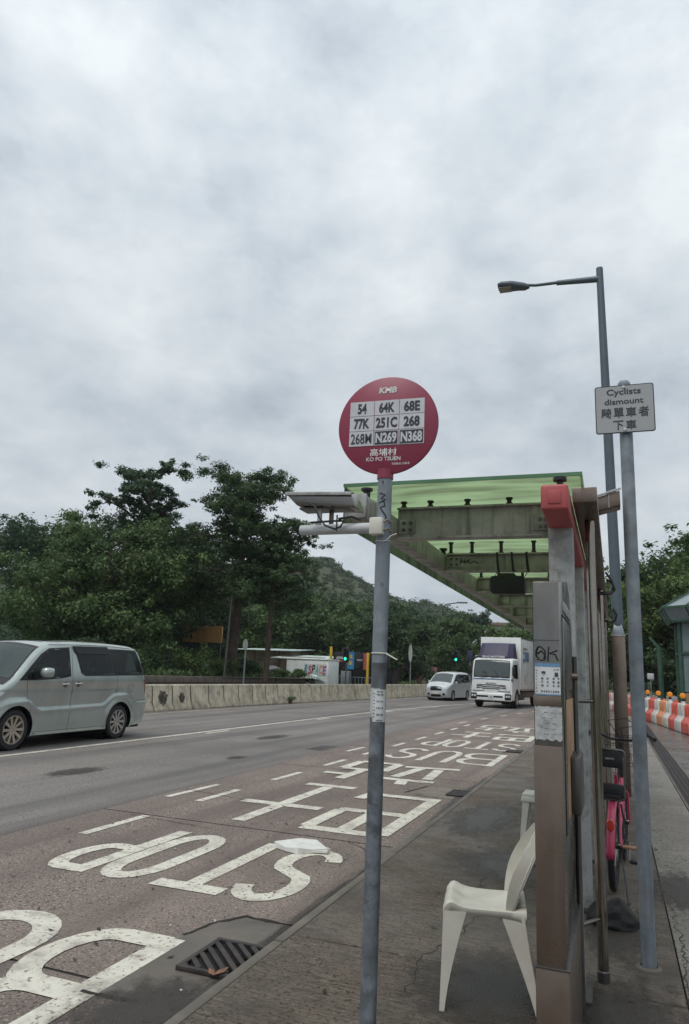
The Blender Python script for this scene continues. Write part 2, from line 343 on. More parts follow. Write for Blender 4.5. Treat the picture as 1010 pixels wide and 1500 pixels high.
class G:
    """collects shapes in world coordinates and links them as one mesh object"""
    def __init__(s): s.v = []; s.f = []
    def add(s, vs, fs):
        n = len(s.v); s.v.extend([tuple(p) for p in vs]); s.f.extend([tuple(i + n for i in f) for f in fs]); return s
    def box(s, c, d, rz=0.0, rx=0.0, ry=0.0, top=1.0, topy=None):
        topy = top if topy is None else topy
        m = Matrix.Translation(c) @ Matrix.Rotation(rz, 4, 'Z') @ Matrix.Rotation(ry, 4, 'Y') @ Matrix.Rotation(rx, 4, 'X')
        vs = []
        for z in (-.5, .5):
            k = top if z > 0 else 1; ky = topy if z > 0 else 1
            for x, y in ((-.5, -.5), (.5, -.5), (.5, .5), (-.5, .5)):
                vs.append(m @ Vector((x * d[0] * k, y * d[1] * ky, z * d[2])))
        return s.add(vs, [(3, 2, 1, 0), (4, 5, 6, 7), (0, 1, 5, 4), (1, 2, 6, 5), (2, 3, 7, 6), (3, 0, 4, 7)])
    def bb(s, x0, x1, y0, y1, z0, z1):
        return s.box(((x0 + x1) / 2, (y0 + y1) / 2, (z0 + z1) / 2), (abs(x1 - x0), abs(y1 - y0), abs(z1 - z0)))
    def tube(s, path, r, seg=10, cap=True, flat=1.0):
        P = [Vector(p) for p in path]; n = len(P)
        rs = r if isinstance(r, (list, tuple)) else [r] * n
        up = None; vs = []; fs = []
        for i, p in enumerate(P):
            d = (P[min(i + 1, n - 1)] - P[max(i - 1, 0)])
            d.normalize()
            if up is None:
                up = d.orthogonal().normalized()
            up = (up - d * up.dot(d))
            up = up.normalized() if up.length > 1e-6 else d.orthogonal().normalized()
            w = d.cross(up)
            for k in range(seg):
                a = 2 * math.pi * k / seg
                vs.append(p + (up * math.cos(a) + w * math.sin(a) * flat) * rs[i])
        for i in range(n - 1):
            for k in range(seg):
                a = i * seg + k; b = i * seg + (k + 1) % seg
                fs.append((a, b, b + seg, a + seg))
        if cap:
            fs.append(tuple(range(seg - 1, -1, -1))); fs.append(tuple((n - 1) * seg + k for k in range(seg)))
        return s.add(vs, fs)
    def bar(s, a, b, w, h, up=(0, 0, 1)):
        a = Vector(a); b = Vector(b); d = (b - a).normalized(); u = Vector(up)
        sx = d.cross(u)
        if sx.length < 1e-5: sx = d.orthogonal()
        sx.normalize(); u = sx.cross(d).normalized()
        vs = []
        for p in (a, b):
            for i, j in ((-1, -1), (1, -1), (1, 1), (-1, 1)):
                vs.append(p + sx * i * w / 2 + u * j * h / 2)
        return s.add(vs, [(3, 2, 1, 0), (4, 5, 6, 7), (0, 1, 5, 4), (1, 2, 6, 5), (2, 3, 7, 6), (3, 0, 4, 7)])
    def prism(s, poly, a, b, axis='z', m=None):
        n = len(poly)
        mp = {'z': lambda p, t: (p[0], p[1], t), 'x': lambda p, t: (t, p[0], p[1]), 'y': lambda p, t: (p[0], t, p[1])}[axis]
        vs = [Vector(mp(p, a)) for p in poly] + [Vector(mp(p, b)) for p in poly]
        if m is not None: vs = [m @ v for v in vs]
        fs = [tuple(range(n - 1, -1, -1)), tuple(range(n, 2 * n))]
        fs += [(i, (i + 1) % n, n + (i + 1) % n, n + i) for i in range(n)]
        return s.add(vs, fs)
    def lathe(s, prof, c, axis='z', seg=24, close=False):
        vs = []; fs = []; n = len(prof)
        for r, h in prof:
            for k in range(seg):
                a = 2 * math.pi * k / seg; x, y = r * math.cos(a), r * math.sin(a)
                p = {'z': (x, y, h), 'x': (h, x, y), 'y': (y, h, x)}[axis]
                vs.append((c[0] + p[0], c[1] + p[1], c[2] + p[2]))
        for i in range(n if close else n - 1):
            for k in range(seg):
                j = (i + 1) % n; k2 = (k + 1) % seg
                fs.append((i * seg + k, i * seg + k2, j * seg + k2, j * seg + k))
        return s.add(vs, fs)
    def disc(s, c, r, t, axis='y', seg=48):
        return s.lathe([(0.0001, -t / 2), (r, -t / 2), (r, t / 2), (0.0001, t / 2)], c, axis, seg)
    def xform(s, m):
        s.v = [tuple(m @ Vector(p)) for p in s.v]; return s
    def build(s, name, material, parent=None, bevel=0.0, smooth=35, segs=2, kind=None, merge=False):
        off = rootloc(parent) if parent is not None else Vector((0, 0, 0))
        me = bpy.data.meshes.new(name)
        vs = [(p[0] - off.x, p[1] - off.y, p[2] - off.z) for p in s.v]
        me.from_pydata(vs, [], s.f)
        if bevel or merge or True:
            bm = bmesh.new(); bm.from_mesh(me)
            if merge: bmesh.ops.remove_doubles(bm, verts=bm.verts, dist=1e-4)
            if len(bm.faces) < 40000: bmesh.ops.recalc_face_normals(bm, faces=bm.faces)
            if bevel:
                es = [e for e in bm.edges if len(e.link_faces) == 2 and e.calc_face_angle(0) > R_(30)]
                bmesh.ops.bevel(bm, geom=es, offset=bevel, segments=segs, affect='EDGES', profile=0.5, clamp_overlap=True)
            bm.to_mesh(me); bm.free()
        if smooth:
            me.shade_smooth(); me.set_sharp_from_angle(angle=R_(smooth))
        me.materials.append(material)
        o = bpy.data.objects.new(name, me); scene.collection.objects.link(o)
        if parent is not None: o.parent = parent
        if kind: o['kind'] = kind
        return o

def tag(o, label, cat, group=None):
    o['label'] = label; o['category'] = cat
    if group: o['group'] = group
    return o
def empty(name, loc, label, cat, group=None):
    o = bpy.data.objects.new(name, None); scene.collection.objects.link(o)
    o.location = loc; o.empty_display_size = 0.2
    return tag(o, label, cat, group)
def copy_tree(o, parent=None, label=None):
    c = o.copy(); scene.collection.objects.link(c)
    c.parent = parent
    if label: c['label'] = label
    for ch in list(o.children): copy_tree(ch, c)
    return c
def structure(o): o['kind'] = 'structure'; return o

_font_cache = {}
def text(body, size, origin, xdir, ydir, material, parent, name='lettering', bold=0.0, width=None, height=None,
         align='CENTER', thick=0.0006, shear=0.0, space=1.0):
    """flat lettering as a thin mesh, laid out along xdir / ydir from origin (its centre)"""
    cu = bpy.data.curves.new(name, 'FONT'); cu.body = body; cu.size = 1.0; cu.offset = bold; cu.shear = shear
    cu.align_x = align; cu.align_y = 'CENTER'; cu.resolution_u = 3; cu.space_character = space
    ob = bpy.data.objects.new('tmp', cu); scene.collection.objects.link(ob)
    dg = bpy.context.evaluated_depsgraph_get()
    me = bpy.data.meshes.new_from_object(ob.evaluated_get(dg))
    bpy.data.objects.remove(ob); bpy.data.curves.remove(cu)
    me.name = name
    co = np.array([v.co for v in me.vertices]); 
    if len(co) == 0: return None
    mn, mxx = co.min(0), co.max(0)
    ctr = (mn + mxx) / 2; ext = mxx - mn
    sx = sy = size / 0.72
    if height: sy = height / ext[1]; sx = sy
    if width: sx = width / ext[0]
    if width and not height: pass
    xd = Vector(xdir).normalized(); yd = Vector(ydir).normalized(); nd = xd.cross(yd)
    off = rootloc(parent) if parent is not None else Vector((0, 0, 0))
    for v in me.vertices:
        p = Vector(origin) + xd * (v.co.x - ctr[0]) * sx + yd * (v.co.y - ctr[1]) * sy
        v.co = p - off
    me.materials.clear(); me.materials.append(material)
    o = bpy.data.objects.new(name, me); scene.collection.objects.link(o)
    o.parent = parent
    return o
# ------------------------------------------------------------------ ground, roads, pavement
PZ = 0.12                                   # pavement level above the road
def cl_(Y, k=0.0026, y0=22.0):              # how far the road has bent to the right at distance Y
    return k * max(0.0, Y - y0) ** 2 if Y < 70 else k * (48 ** 2) + (Y - 70) * 2 * k * 48
def strip(xl, xr, y0, y1, z, step=1.5):
    g = G(); n = max(1, int(math.ceil((y1 - y0) / step)))
    for i in range(n):
        a = y0 + (y1 - y0) * i / n; b = y0 + (y1 - y0) * (i + 1) / n
        g.add([(xl(a), a, z), (xr(a), a, z), (xr(b), b, z), (xl(b), b, z)], [(0, 1, 2, 3)])
    return g
K = lambda c, k=0.0026: (lambda Y: c + cl_(Y, k))
g = G(); S = 950
g.add([(-S, -S, -0.06), (S, -S, -0.06), (S, S, -0.06), (-S, S, -0.06)], [(0, 1, 2, 3)])
terrain = structure(g.build('ground', M['grass'], smooth=0))

def bay_edge(Y):
    pts = [(-30, -5.2), (5.5, -5.28), (11.5, -5.43), (14.2, -5.5), (21.4, -5.7), (28, -5.55), (34, -4.95), (40, -4.1), (46, -3.1), (52, -1.9)]
    for (a, xa), (b, xb) in zip(pts, pts[1:]):
        if Y <= b: return xa + (xb - xa) * max(0, (Y - a)) / (b - a)
    return K(-1.9 - cl_(52))(Y)
road = structure(strip(K(-19.2, 0.0015), lambda Y: K(0.2)(Y) if Y > 40 else -1.6, -30, 170, 0.0, 2.0).build('road', M['asphalt'], smooth=0))
# bus bay: cast slabs with a narrow joint between them
joints = [-6.0, -0.2, 3.45, 7.0, 11.75, 15.6, 19.6, 23.6, 28.0, 33.0, 38.0, 44.0, 52.0]
for a, b in zip(joints, joints[1:]):
    g = G(); n = 6
    for i in range(n):
        y0 = a + 0.012 + (b - a - 0.024) * i / n; y1 = a + 0.012 + (b - a - 0.024) * (i + 1) / n
        sk = 0.03
        kx = lambda Y: -1.845 + cl_(Y, 0.0026, 30)
        L0, L1, R0, R1 = bay_edge(y0), bay_edge(y1), kx(y0), kx(y1)
        g.add([(L0, y0, 0.006), (R0, y0 - sk, 0.006), (R1, y1 - sk, 0.006), (L1, y1, 0.006)], [(0, 1, 2, 3)])
    g.build('bay_slab', M['bay'], road, smooth=0)
g = strip(lambda Y: bay_edge(Y) - 0.02, lambda Y: -1.845, -6, 44, 0.002, 2.0); g.build('joint_filler', M['crack'], road, smooth=0)

# cracks and dark seams: thin ragged ribbons
def ribbon(path, w, z, jag=0.012, seed=1):
    r = random.Random(seed); P = []
    for (a, b) in zip(path, path[1:]):
        n = max(2, int(math.hypot(b[0] - a[0], b[1] - a[1]) / 0.06))
        for i in range(n):
            P.append((a[0] + (b[0] - a[0]) * i / n + r.uniform(-jag, jag), a[1] + (b[1] - a[1]) * i / n + r.uniform(-jag, jag)))
    P.append(path[-1]); g = G(); vs = []
    for i, p in enumerate(P):
        q = P[min(i + 1, len(P) - 1)]; o = P[max(i - 1, 0)]
        d = Vector((q[0] - o[0], q[1] - o[1])).normalized(); ww = w * r.uniform(0.45, 1.3) / 2
        vs += [(p[0] - d.y * ww, p[1] + d.x * ww, z), (p[0] + d.y * ww, p[1] - d.x * ww, z)]
    g.add(vs, [(2 * i, 2 * i + 1, 2 * i + 3, 2 * i + 2) for i in range(len(P) - 1)])
    return g
for i, (path, w) in enumerate([
        ([(-2.52, 3.28), (-2.25, 3.30), (-1.95, 3.36)], 0.022), ([(-2.48, 4.15), (-2.42, 4.45), (-2.30, 4.62), (-1.86, 4.60)], 0.03),
        ([(-2.45, 6.95), (-2.2, 6.75), (-2.12, 6.5)], 0.012), ([(-2.75, 10.1), (-2.6, 10.9), (-1.9, 11.0)], 0.02),
        ([(-3.1, 11.4), (-2.6, 11.1)], 0.02), ([(-2.35, 16.6), (-2.1, 17.3), (-1.9, 17.1)], 0.04),
        ([(-5.3, 8.6), (-4.3, 8.35)], 0.012), ([(-4.9, 6.9), (-3.8, 6.75)], 0.010)]):
    ribbon(path, w, 0.0125, 0.01, i).build('crack', M['crack'], road, smooth=0)
for i, c in enumerate([((-1.05, 5.9), 0.35), ]):
    pass
strip(lambda Y: -2.0 + cl_(Y, 0.0026, 30), lambda Y: -1.846 + cl_(Y, 0.0026, 30), -6, 44, 0.0082, 1.5).build('gutter_strip', M['gutter'], road, smooth=0)
# a newer patch of concrete round the near gully and a pale rub of cement
g = G(); g.add([(-2.47, 3.30, 0.0095), (-1.86, 3.36, 0.0095), (-1.86, 4.58, 0.0095), (-2.30, 4.60, 0.0095), (-2.42, 4.42, 0.0095), (-2.48, 4.1, 0.0095)], [(0, 1, 2, 3, 4, 5)])
g.build('gully_patch', M['gutter'], road, smooth=0)
g = G(); g.add([(-2.6, 10.0, 0.0095), (-1.86, 9.9, 0.0095), (-1.86, 10.95, 0.0095), (-2.55, 10.9, 0.0095)], [(0, 1, 2, 3)])
g.build('gully_patch', M['patch'], road, smooth=0)

# kerb stones along the bay and the pavement slabs behind them
ys = [-4 + 1.15 * i for i in range(54)]
for y0 in ys:
    y1 = y0 + 1.138; a = -1.84 + cl_(y0, 0.0026, 30); b = -1.84 + cl_(y1, 0.0026, 30)
    g = G(); g.prism([(a, y0), (a + 0.065, y0), (b + 0.065, y1), (b, y1)], -0.05, PZ + random.uniform(-0.002, 0.002))
    g.build('kerb_stone', M['kerb'], road, bevel=0.014, smooth=30)
pavement = structure(strip(lambda Y: -1.80 + cl_(Y, 0.0026, 30), lambda Y: 0.80 + cl_(Y, 0.0026, 34), -12, 60, PZ - 0.035, 2.0).build('pavement', M['crack'], smooth=0))
pj = [-6.2, -2.7, 0.75, 4.15, 7.75, 10.55, 14.1, 17.6, 21.1, 24.6, 28.1, 31.6, 35.1, 38.6, 42.1, 47, 53, 60]
for a, b in zip(pj, pj[1:]):
    for (xa, xb) in ((-1.768, 0.272), (0.280, 0.79)):
        g = G(); dx0 = cl_(a, 0.0026, 32); dx1 = cl_(b, 0.0026, 32)
        g.prism([(xa + dx0, a + 0.006), (xb + dx0, a + 0.006), (xb + dx1, b - 0.006), (xa + dx1, b - 0.006)], PZ - 0.03, PZ + random.uniform(-0.0015, 0.0015))
        g.build('paving_slab', M['paving' if xa < 0 else 'paving_dry'], pavement, bevel=0.004, smooth=20)
for i, (path, w) in enumerate([([(-1.05, 7.2), (-0.93, 6.2), (-0.98, 5.6), (-0.85, 5.2), (-0.9, 4.55), (-1.02, 4.2), (-0.98, 3.7)], 0.0055),
                               ([(0.30, 6.0), (0.33, 5.1), (0.28, 4.1), (0.37, 3.2)], 0.005),
                               ([(-0.9, 5.6), (-0.6, 5.5), (-0.3, 5.62)], 0.004)]):
    ribbon(path, w, PZ + 0.0035, 0.02, 40 + i).build('crack', M['crack'], pavement, smooth=0)

# wet patches soaked into the concrete (unit discs, stretched)
for (x, y, a, b, par, z) in ((-0.60, 3.95, 0.62, 0.75, 'p', PZ + .004), (0.02, 3.7, 0.42, 0.95, 'p', PZ + .0045), (-0.05, 5.1, 0.30, 0.7, 'p', PZ + .0042), (-0.75, 6.4, 0.8, 0.9, 'p', PZ + .0043),
                             (0.42, 6.3, 0.35, 0.8, 'p', PZ + .0041), (-1.35, 8.3, 0.5, 1.6, 'p', PZ + .0044), (-1.92, 5.0, 0.16, 2.6, 'r', 0.0125), (-2.1, 3.2, 0.5, 0.6, 'r', 0.013), (-1.93, 10.5, 0.2, 3.2, 'r', 0.0127), (-7.4, 9.0, .35, .8, 'r', 0.006), (-7.6, 16.0, .3, 1.1, 'r', 0.006), (-11.6, 12.6, .5, 1.6, 'r', 0.006), (-6.4, 12.0, .2, .4, 'r', 0.006)):
    g = G(); g.add([(math.cos(q * .3927), math.sin(q * .3927), 0) for q in range(16)], [tuple(range(16))])
    o = g.build('wet_stain', M['wet'], None, smooth=0); o.parent = pavement if par == 'p' else road; o.location = (x, y, z); o.scale = (a, b, 1)
# drain channel with its grating, and the wet path beyond it
ch = structure(strip(lambda Y: 0.80 + cl_(Y, 0.0026, 34), lambda Y: 1.12 + cl_(Y, 0.0026, 34), -12, 60, PZ - 0.09, 2.0).build('drain_channel', M['pit'], smooth=0))
g = G()
y = 2.0
while y < 34:
    dx = cl_(y, 0.0026, 34)
    g.bb(0.825 + dx, 1.095 + dx, y, y + 0.028, PZ - 0.022, PZ - 0.004); y += 0.055
for xx in (0.83, 0.90, 0.97, 1.04, 1.09):
    g.bb(xx - 0.006, xx + 0.006, 1.9, 34, PZ - 0.03, PZ - 0.001)
gr = g.build('grating_bars', M['iron'], ch, smooth=0); gr['kind'] = 'stuff'
for a in range(0, 34, 2):
    for xa in (0.80, 1.10):
        G().bb(xa, xa + 0.022, a + 0.005, a + 1.995, PZ - 0.06, PZ + 0.003).build('channel_edge', M['kerb'], ch, bevel=0.003, smooth=30)
path = structure(strip(lambda Y: 1.122 + cl_(Y, 0.0026, 34), lambda Y: 6.5, -12, 60, PZ - 0.012, 2.0).build('wet_path', M['wetpath'], smooth=0))
verge = structure(strip(lambda Y: 6.48, lambda Y: 40, -12, 80, PZ, 6.0).build('verge', M['grass'], smooth=0))

# ------------------------------------------------------------------ painted markings (driver comes towards the camera, so the words are turned round)
def stroke_mesh(paths, w, x0, x1, y0, y1, z):
    """paths in a 0..1 box read with x to the driver's right and y up; box maps to X x1..x0 and Y y1..y0"""
    g = G(); zi = 0
    for path in paths:
        ww = w
        if isinstance(path, dict): ww = path['w']; path = path['p']
        P = [(x0 + (x1 - x0) * (1 - px), y1 - (y1 - y0) * py) for px, py in path]
        n = len(P); vs = []
        for i, p in enumerate(P):
            def nrm(a, b):
                d = Vector((b[0] - a[0], b[1] - a[1])); d.normalize(); return Vector((-d.y, d.x))
            if i == 0: m = nrm(P[0], P[1]); k = 1
            elif i == n - 1: m = nrm(P[-2], P[-1]); k = 1
            else:
                n1 = nrm(P[i - 1], P[i]); n2 = nrm(P[i], P[i + 1]); m = (n1 + n2).normalized(); k = 1 / max(0.5, m.dot(n1))
            # strokes that run across the lane are as wide as a stroke that runs along it
            o = Vector((m.x * WX, m.y * WY)) * ww / 2 * k
            vs += [(p[0] + o.x, p[1] + o.y, z + zi * 0.0006), (p[0] - o.x, p[1] - o.y, z + zi * 0.0006)]
        g.add(vs, [(2 * i, 2 * i + 1, 2 * i + 3, 2 * i + 2) for i in range(n - 1)])
        zi += 1
    return g
WX, WY = 1.0, 1.25
def arc(cx, cy, rx, ry, a0, a1, n=10):
    return [(cx + rx * math.cos(R_(a0 + (a1 - a0) * i / n)), cy + ry * math.sin(R_(a0 + (a1 - a0) * i / n))) for i in range(n + 1)]
GL = {
 'B': [[(0.12, 0.0), (0.12, 1.0)], [(0.12, 0.95), (0.55, 0.95)] + arc(0.55, 0.73, 0.33, 0.22, 90, -90)[1:] + [(0.12, 0.51)],
       [(0.2, 0.51), (0.58, 0.51)] + arc(0.58, 0.28, 0.34, 0.23, 90, -90)[1:] + [(0.12, 0.05)]],
 'U': [[(0.12, 1.0), (0.12, 0.3)] + arc(0.5, 0.3, 0.38, 0.25, 180, 360, 12)[1:] + [(0.88, 1.0)]],
 'S': [arc(0.5, 0.73, 0.37, 0.22, 15, 230, 12) + arc(0.5, 0.27, 0.37, 0.22, 50, -165, 12)],
 'T': [[(0.5, 0.0), (0.5, 0.94)], [(0.0, 0.95), (1.0, 0.95)]],
 'O': [arc(0.5, 0.70, 0.38, 0.25, 180, 0, 12) + arc(0.5, 0.30, 0.38, 0.25, 0, -180, 12) + [(0.12, 0.70)]],
 'P': [[(0.12, 0.0), (0.12, 1.0)], [(0.12, 0.95), (0.55, 0.95)] + arc(0.55, 0.72, 0.33, 0.23, 90, -90)[1:] + [(0.12, 0.49)]],
 'shi': [[(0.5, 0.04), (0.5, 1.0)], [(0.0, 0.62), (1.0, 0.62)], [(0.14, 0.04), (0.86, 0.04)]],
 'ba': [[(0.06, 0.95), (0.94, 0.95)], [(0.06, 0.52), (0.94, 0.52)], [(0.5, 0.55), (0.5, 0.95)], [(0.90, 0.54), (0.90, 0.93)],
        [(0.08, 0.95), (0.08, 0.06), (0.92, 0.06), (0.97, 0.22)]],
 'zhan': [[(0.25, 1.0), (0.28, 0.84)], [(0.03, 0.80), (0.48, 0.80)], [(0.12, 0.70), (0.17, 0.16)], [(0.40, 0.70), (0.34, 0.16)], [(0.0, 0.06), (0.50, 0.14)],
          [(0.76, 1.0), (0.76, 0.52)], [(0.76, 0.78), (1.0, 0.78)], [(0.58, 0.50), (0.96, 0.50)], [(0.58, 0.06), (0.58, 0.5)], [(0.96, 0.06), (0.96, 0.5)], [(0.58, 0.06), (0.96, 0.06)]],
}
def glyph(k, xL, xR, yN, yF, w=0.165, z=0.0105):
    # xL..xR world X, yN near end (top of the letter), yF far end (bottom)
    # stroke_mesh maps px=0 to x1 side (driver's left = world right)
    g = stroke_mesh(GL[k], w, xL, xR, yN, yF, z)
    return g.build('road_marking', M['paint'], road, smooth=0)
def word(chars, spans, yN, yF, w=0.165):
    for c, (a, b) in zip(chars, spans): glyph(c, a, b, yN, yF, w)
word('BUS', [(-3.05, -2.42), (-3.88, -3.08), (-4.60, -3.98)], 2.46, 4.08, 0.15)
word('STOP', [(-2.72, -2.22), (-3.27, -2.70), (-3.86, -3.38), (-4.34, -3.90)], 4.92, 6.50, 0.14)
glyph('ba', -3.16, -2.16, 7.22, 9.85, 0.16); glyph('shi', -4.30, -3.28, 7.25, 10.1, 0.155)
g = glyph('zhan', -4.40, -2.55, 10.75, 13.1, 0.17)
word('BUS', [(-2.95, -2.12), (-3.62, -3.00), (-4.34, -3.74)], 13.9, 16.1, 0.13)
word('STOP', [(-2.70, -2.15), (-3.26, -2.72), (-3.85, -3.36), (-4.34, -3.90)], 16.9, 18.9, 0.12)
glyph('ba', -3.12, -2.10, 19.8, 21.9, 0.17); glyph('shi', -4.30, -3.24, 19.8, 21.9, 0.16)
glyph('zhan', -4.15, -2.40, 22.9, 25.4, 0.16)
def dash(xa, ya, xb, yb, w=0.10, z=0.0105, sunk=0.0):
    d = Vector((xb - xa, yb - ya)).normalized(); n = Vector((-d.y, d.x)) * w / 2
    G().add([(xa + n.x, ya + n.y, z), (xa - n.x, ya - n.y, z), (xb - n.x, yb - n.y, z), (xb + n.x, yb + n.y, z)], [(0, 1, 2, 3)]).build('road_marking', M['paint'], road, smooth=0)
for k in range(-1, 11):
    y = 3.9 + 2.03 * k
    dash(-4.74 + 0.004 * y, y, -4.74 + 0.004 * (y + 1), y + 1.0)
dash(-5.17, 8.0, -5.13, 9.17, 0.09); dash(-5.15, 14.37, -5.12, 15.4, 0.09); dash(-5.2, 2.2, -5.2, 3.3, 0.09)
for k in range(7): dash(-5.1 + 0.22 * k + 0.02 * k * k, 25.5 + 3.2 * k, -5.1 + 0.22 * (k + .35) + 0.02 * (k + .35) ** 2, 25.5 + 3.2 * k + 1.1)
g = strip(lambda Y: K(-9.47)(Y), lambda Y: K(-9.35)(Y), -20, 66, 0.0045, 1.5); g.build('lane_line', M['paint'], road, smooth=0)
for k in range(5):
    y = 15.6 + 7.0 * k
    strip(lambda Y: K(-9.22)(Y), lambda Y: K(-9.12)(Y), y, y + 1.1, 0.0045, 1.1).build('road_marking', M['paint'], road, smooth=0)
strip(lambda Y: K(-13.85, .0015)(Y), lambda Y: K(-13.77, .0015)(Y), -20, 66, 0.0045, 2.0).build('edge_line', M['conc'], road, smooth=0)

# gully gratings
def gully(cx, cy, w, l, label):
    e = empty('gully_grating', (cx, cy, 0.012), label, 'drain grating', 'gully gratings along the kerb')
    G().bb(cx - w / 2, cx + w / 2, cy - l / 2, cy + l / 2, 0.0105, 0.0125).build('pit', M['pit'], e, smooth=0)
    g = G(); t = 0.028
    g.bb(cx - w / 2, cx + w / 2, cy - l / 2, cy - l / 2 + t, 0.011, 0.034).bb(cx - w / 2, cx + w / 2, cy + l / 2 - t, cy + l / 2, 0.011, 0.034)
    g.bb(cx - w / 2, cx - w / 2 + t, cy - l / 2 + t, cy + l / 2 - t, 0.011, 0.033).bb(cx + w / 2 - t, cx + w / 2, cy - l / 2 + t, cy + l / 2 - t, 0.011, 0.033)
    g.build('frame', M['iron'], e, bevel=0.003)
    # slanting bars clipped to the frame
    x0, x1, y0, y1 = cx - w / 2 + t, cx + w / 2 - t, cy - l / 2 + t, cy + l / 2 - t
    s = -1.05; k = 0.02
    while k < (y1 - y0) - (x1 - x0) * s:
        pts = []
        for i in range(41):
            x = x0 + (x1 - x0) * i / 40; y = y0 + k + (x - x0) * s
            if y0 <= y <= y1: pts.append((x, y))
        if len(pts) > 2:
            G().bar((*pts[0], 0.024), (*pts[-1], 0.024), 0.030, 0.018).build('bar', M['iron'], e, bevel=0.003)
        k += 0.086
    return e
gully(-2.045, 3.93, 0.40, 0.46, 'near cast iron gully grating with slanting slots beside the kerb')
gully(-2.02, 10.42, 0.36, 0.50, 'middle gully grating in the bus bay level with the first far word')
gully(-2.10, 17.0, 0.40, 0.5, 'farthest gully grating, broken and littered beside the second STOP')
# manhole plate on the asphalt
e = empty('manhole_cover', (-5.0, 14.0, 0), 'small dark utility cover in the asphalt by the bay edge', 'manhole cover')
G().bb(-5.95, -5.65, 14.2, 15.1, 0.0, 0.010).build('plate', M['iron'], e, bevel=0.003)
G().bb(-5.99, -5.61, 14.15, 15.15, 0.0, 0.006).build('frame', M['patch'], e, bevel=0.002)
# bitumen edging strip by the near gully
g = G(); r = random.Random(3)
for i in range(70):
    yy = 3.9 + i * 0.024; xx = -1.86 + r.uniform(-0.03, 0.035)
    g.lathe([(0.001, 0.012), (r.uniform(.014, .03), 0.010), (r.uniform(.018, .036), 0.0)], (xx, yy, 0.008), 'z', 7)
o = g.build('bitumen_lumps', M['rubber'], road, smooth=50); o['kind'] = 'stuff'

# ------------------------------------------------------------------ litter
def leaf_litter():
    g = G(); r = random.Random(11)
    for i in range(330):
        if i < 210: x, y, z = r.uniform(-5.0, -1.95), r.uniform(2.0, 12.0) ** 1.0, 0.013
        elif i < 270: x, y, z = r.gauss(-3.0, 0.9), r.uniform(3.5, 6.5), 0.013
        else: x, y, z = r.uniform(-1.6, 0.7), r.uniform(3.2, 11), PZ + 0.006
        a = r.uniform(0, 6.28); l = r.uniform(0.008, 0.03); w = l * r.uniform(0.15, 0.5)
        c, s = math.cos(a), math.sin(a)
        pts = [(-l, 0, 0.002), (0, -w, 0.004), (l, 0, 0.008), (0, w, 0.001)]
        g.add([(x + px * c - py * s, y + px * s + py * c, z + pz) for px, py, pz in pts], [(0, 1, 2, 3)])
    o = g.build('leaf_litter', M['litter'], None, smooth=0); tag(o, 'small dark leaves and twigs scattered over the bus bay and pavement', 'leaves'); o['kind'] = 'stuff'
    g = G()
    for i in range(26):
        x, y = r.uniform(-3.8, -1.95), r.uniform(2.6, 8.5); k = r.uniform(0.004, 0.011)
        g.box((x, y, 0.014), (k * 1.6, k, 0.007), rz=r.uniform(0, 3))
    o = g.build('white_litter', M['paper'], None, smooth=0); tag(o, 'crumbs of white litter scattered on the bus bay', 'litter'); o['kind'] = 'stuff'
M['litter'] = mat('dead_leaf', (0.045, 0.03, 0.022), 0.8, var=0.7, vscale=3)
M['brownleaf'] = mat('brown_leaf', (0.20, 0.095, 0.05), 0.7, var=0.4, vscale=20)
leaf_litter()
# broken slab of white foam by the S
g = G(); r = random.Random(5)
pts = [(-2.95, 6.38), (-2.80, 6.60), (-2.62, 6.62), (-2.50, 6.50), (-2.42, 6.43), (-2.55, 6.36), (-2.66, 6.26), (-2.80, 6.30)]
vs = [(x, y, 0.012) for x, y in pts] + [(x + r.uniform(-.01, .01), y + r.uniform(-.01, .01), 0.05 + r.uniform(-.012, .018)) for x, y in pts]
n = len(pts); vs += [(-2.68, 6.45, 0.062)]
g.add(vs, [tuple(range(n - 1, -1, -1))] + [(i, (i + 1) % n, n + (i + 1) % n, n + i) for i in range(n)] + [(n + i, n + (i + 1) % n, 2 * n) for i in range(n)])
g.box((-2.60, 6.36, 0.03), (0.34, 0.05, 0.02), rz=0.25)
tag(g.build('foam_slab', M['foam'] if 'foam' in M else M['paper'], None, smooth=25), 'broken slab of white foam lying on the painted letter S', 'foam slab')
for (x, y, s, rz_) in ((-2.42, 5.42, 0.035, 0.4), (-1.98, 3.72, 0.05, 1.2), (-2.02, 3.69, 0.035, 2.5)):
    g = G(); g.add([(-s, 0, 0.0), (0, -s * .5, 0.008), (s, 0, 0.014), (0, s * .5, 0.004)], [(0, 1, 2), (0, 2, 3)])
    g.xform(Matrix.Translation((x, y, 0.018 if x > -2.2 else 0.0135) if x < -2.2 else (x, y, 0.036)) @ Matrix.Rotation(rz_, 4, 'Z'))
    lab = {-2.42: 'dark red fallen leaf lying on the letter S', -1.98: 'larger curled brown leaf on the near gully grating', -2.02: 'smaller brown leaf on the near gully grating'}[x]
    tag(g.build('fallen_leaf', M['brownleaf'], None, smooth=0), lab, 'leaf', 'fallen brown leaves')
g = G().tube([(-2.33, 5.05 - 0.75, 0.02), (-2.30, 4.33, 0.03)], 0.008)
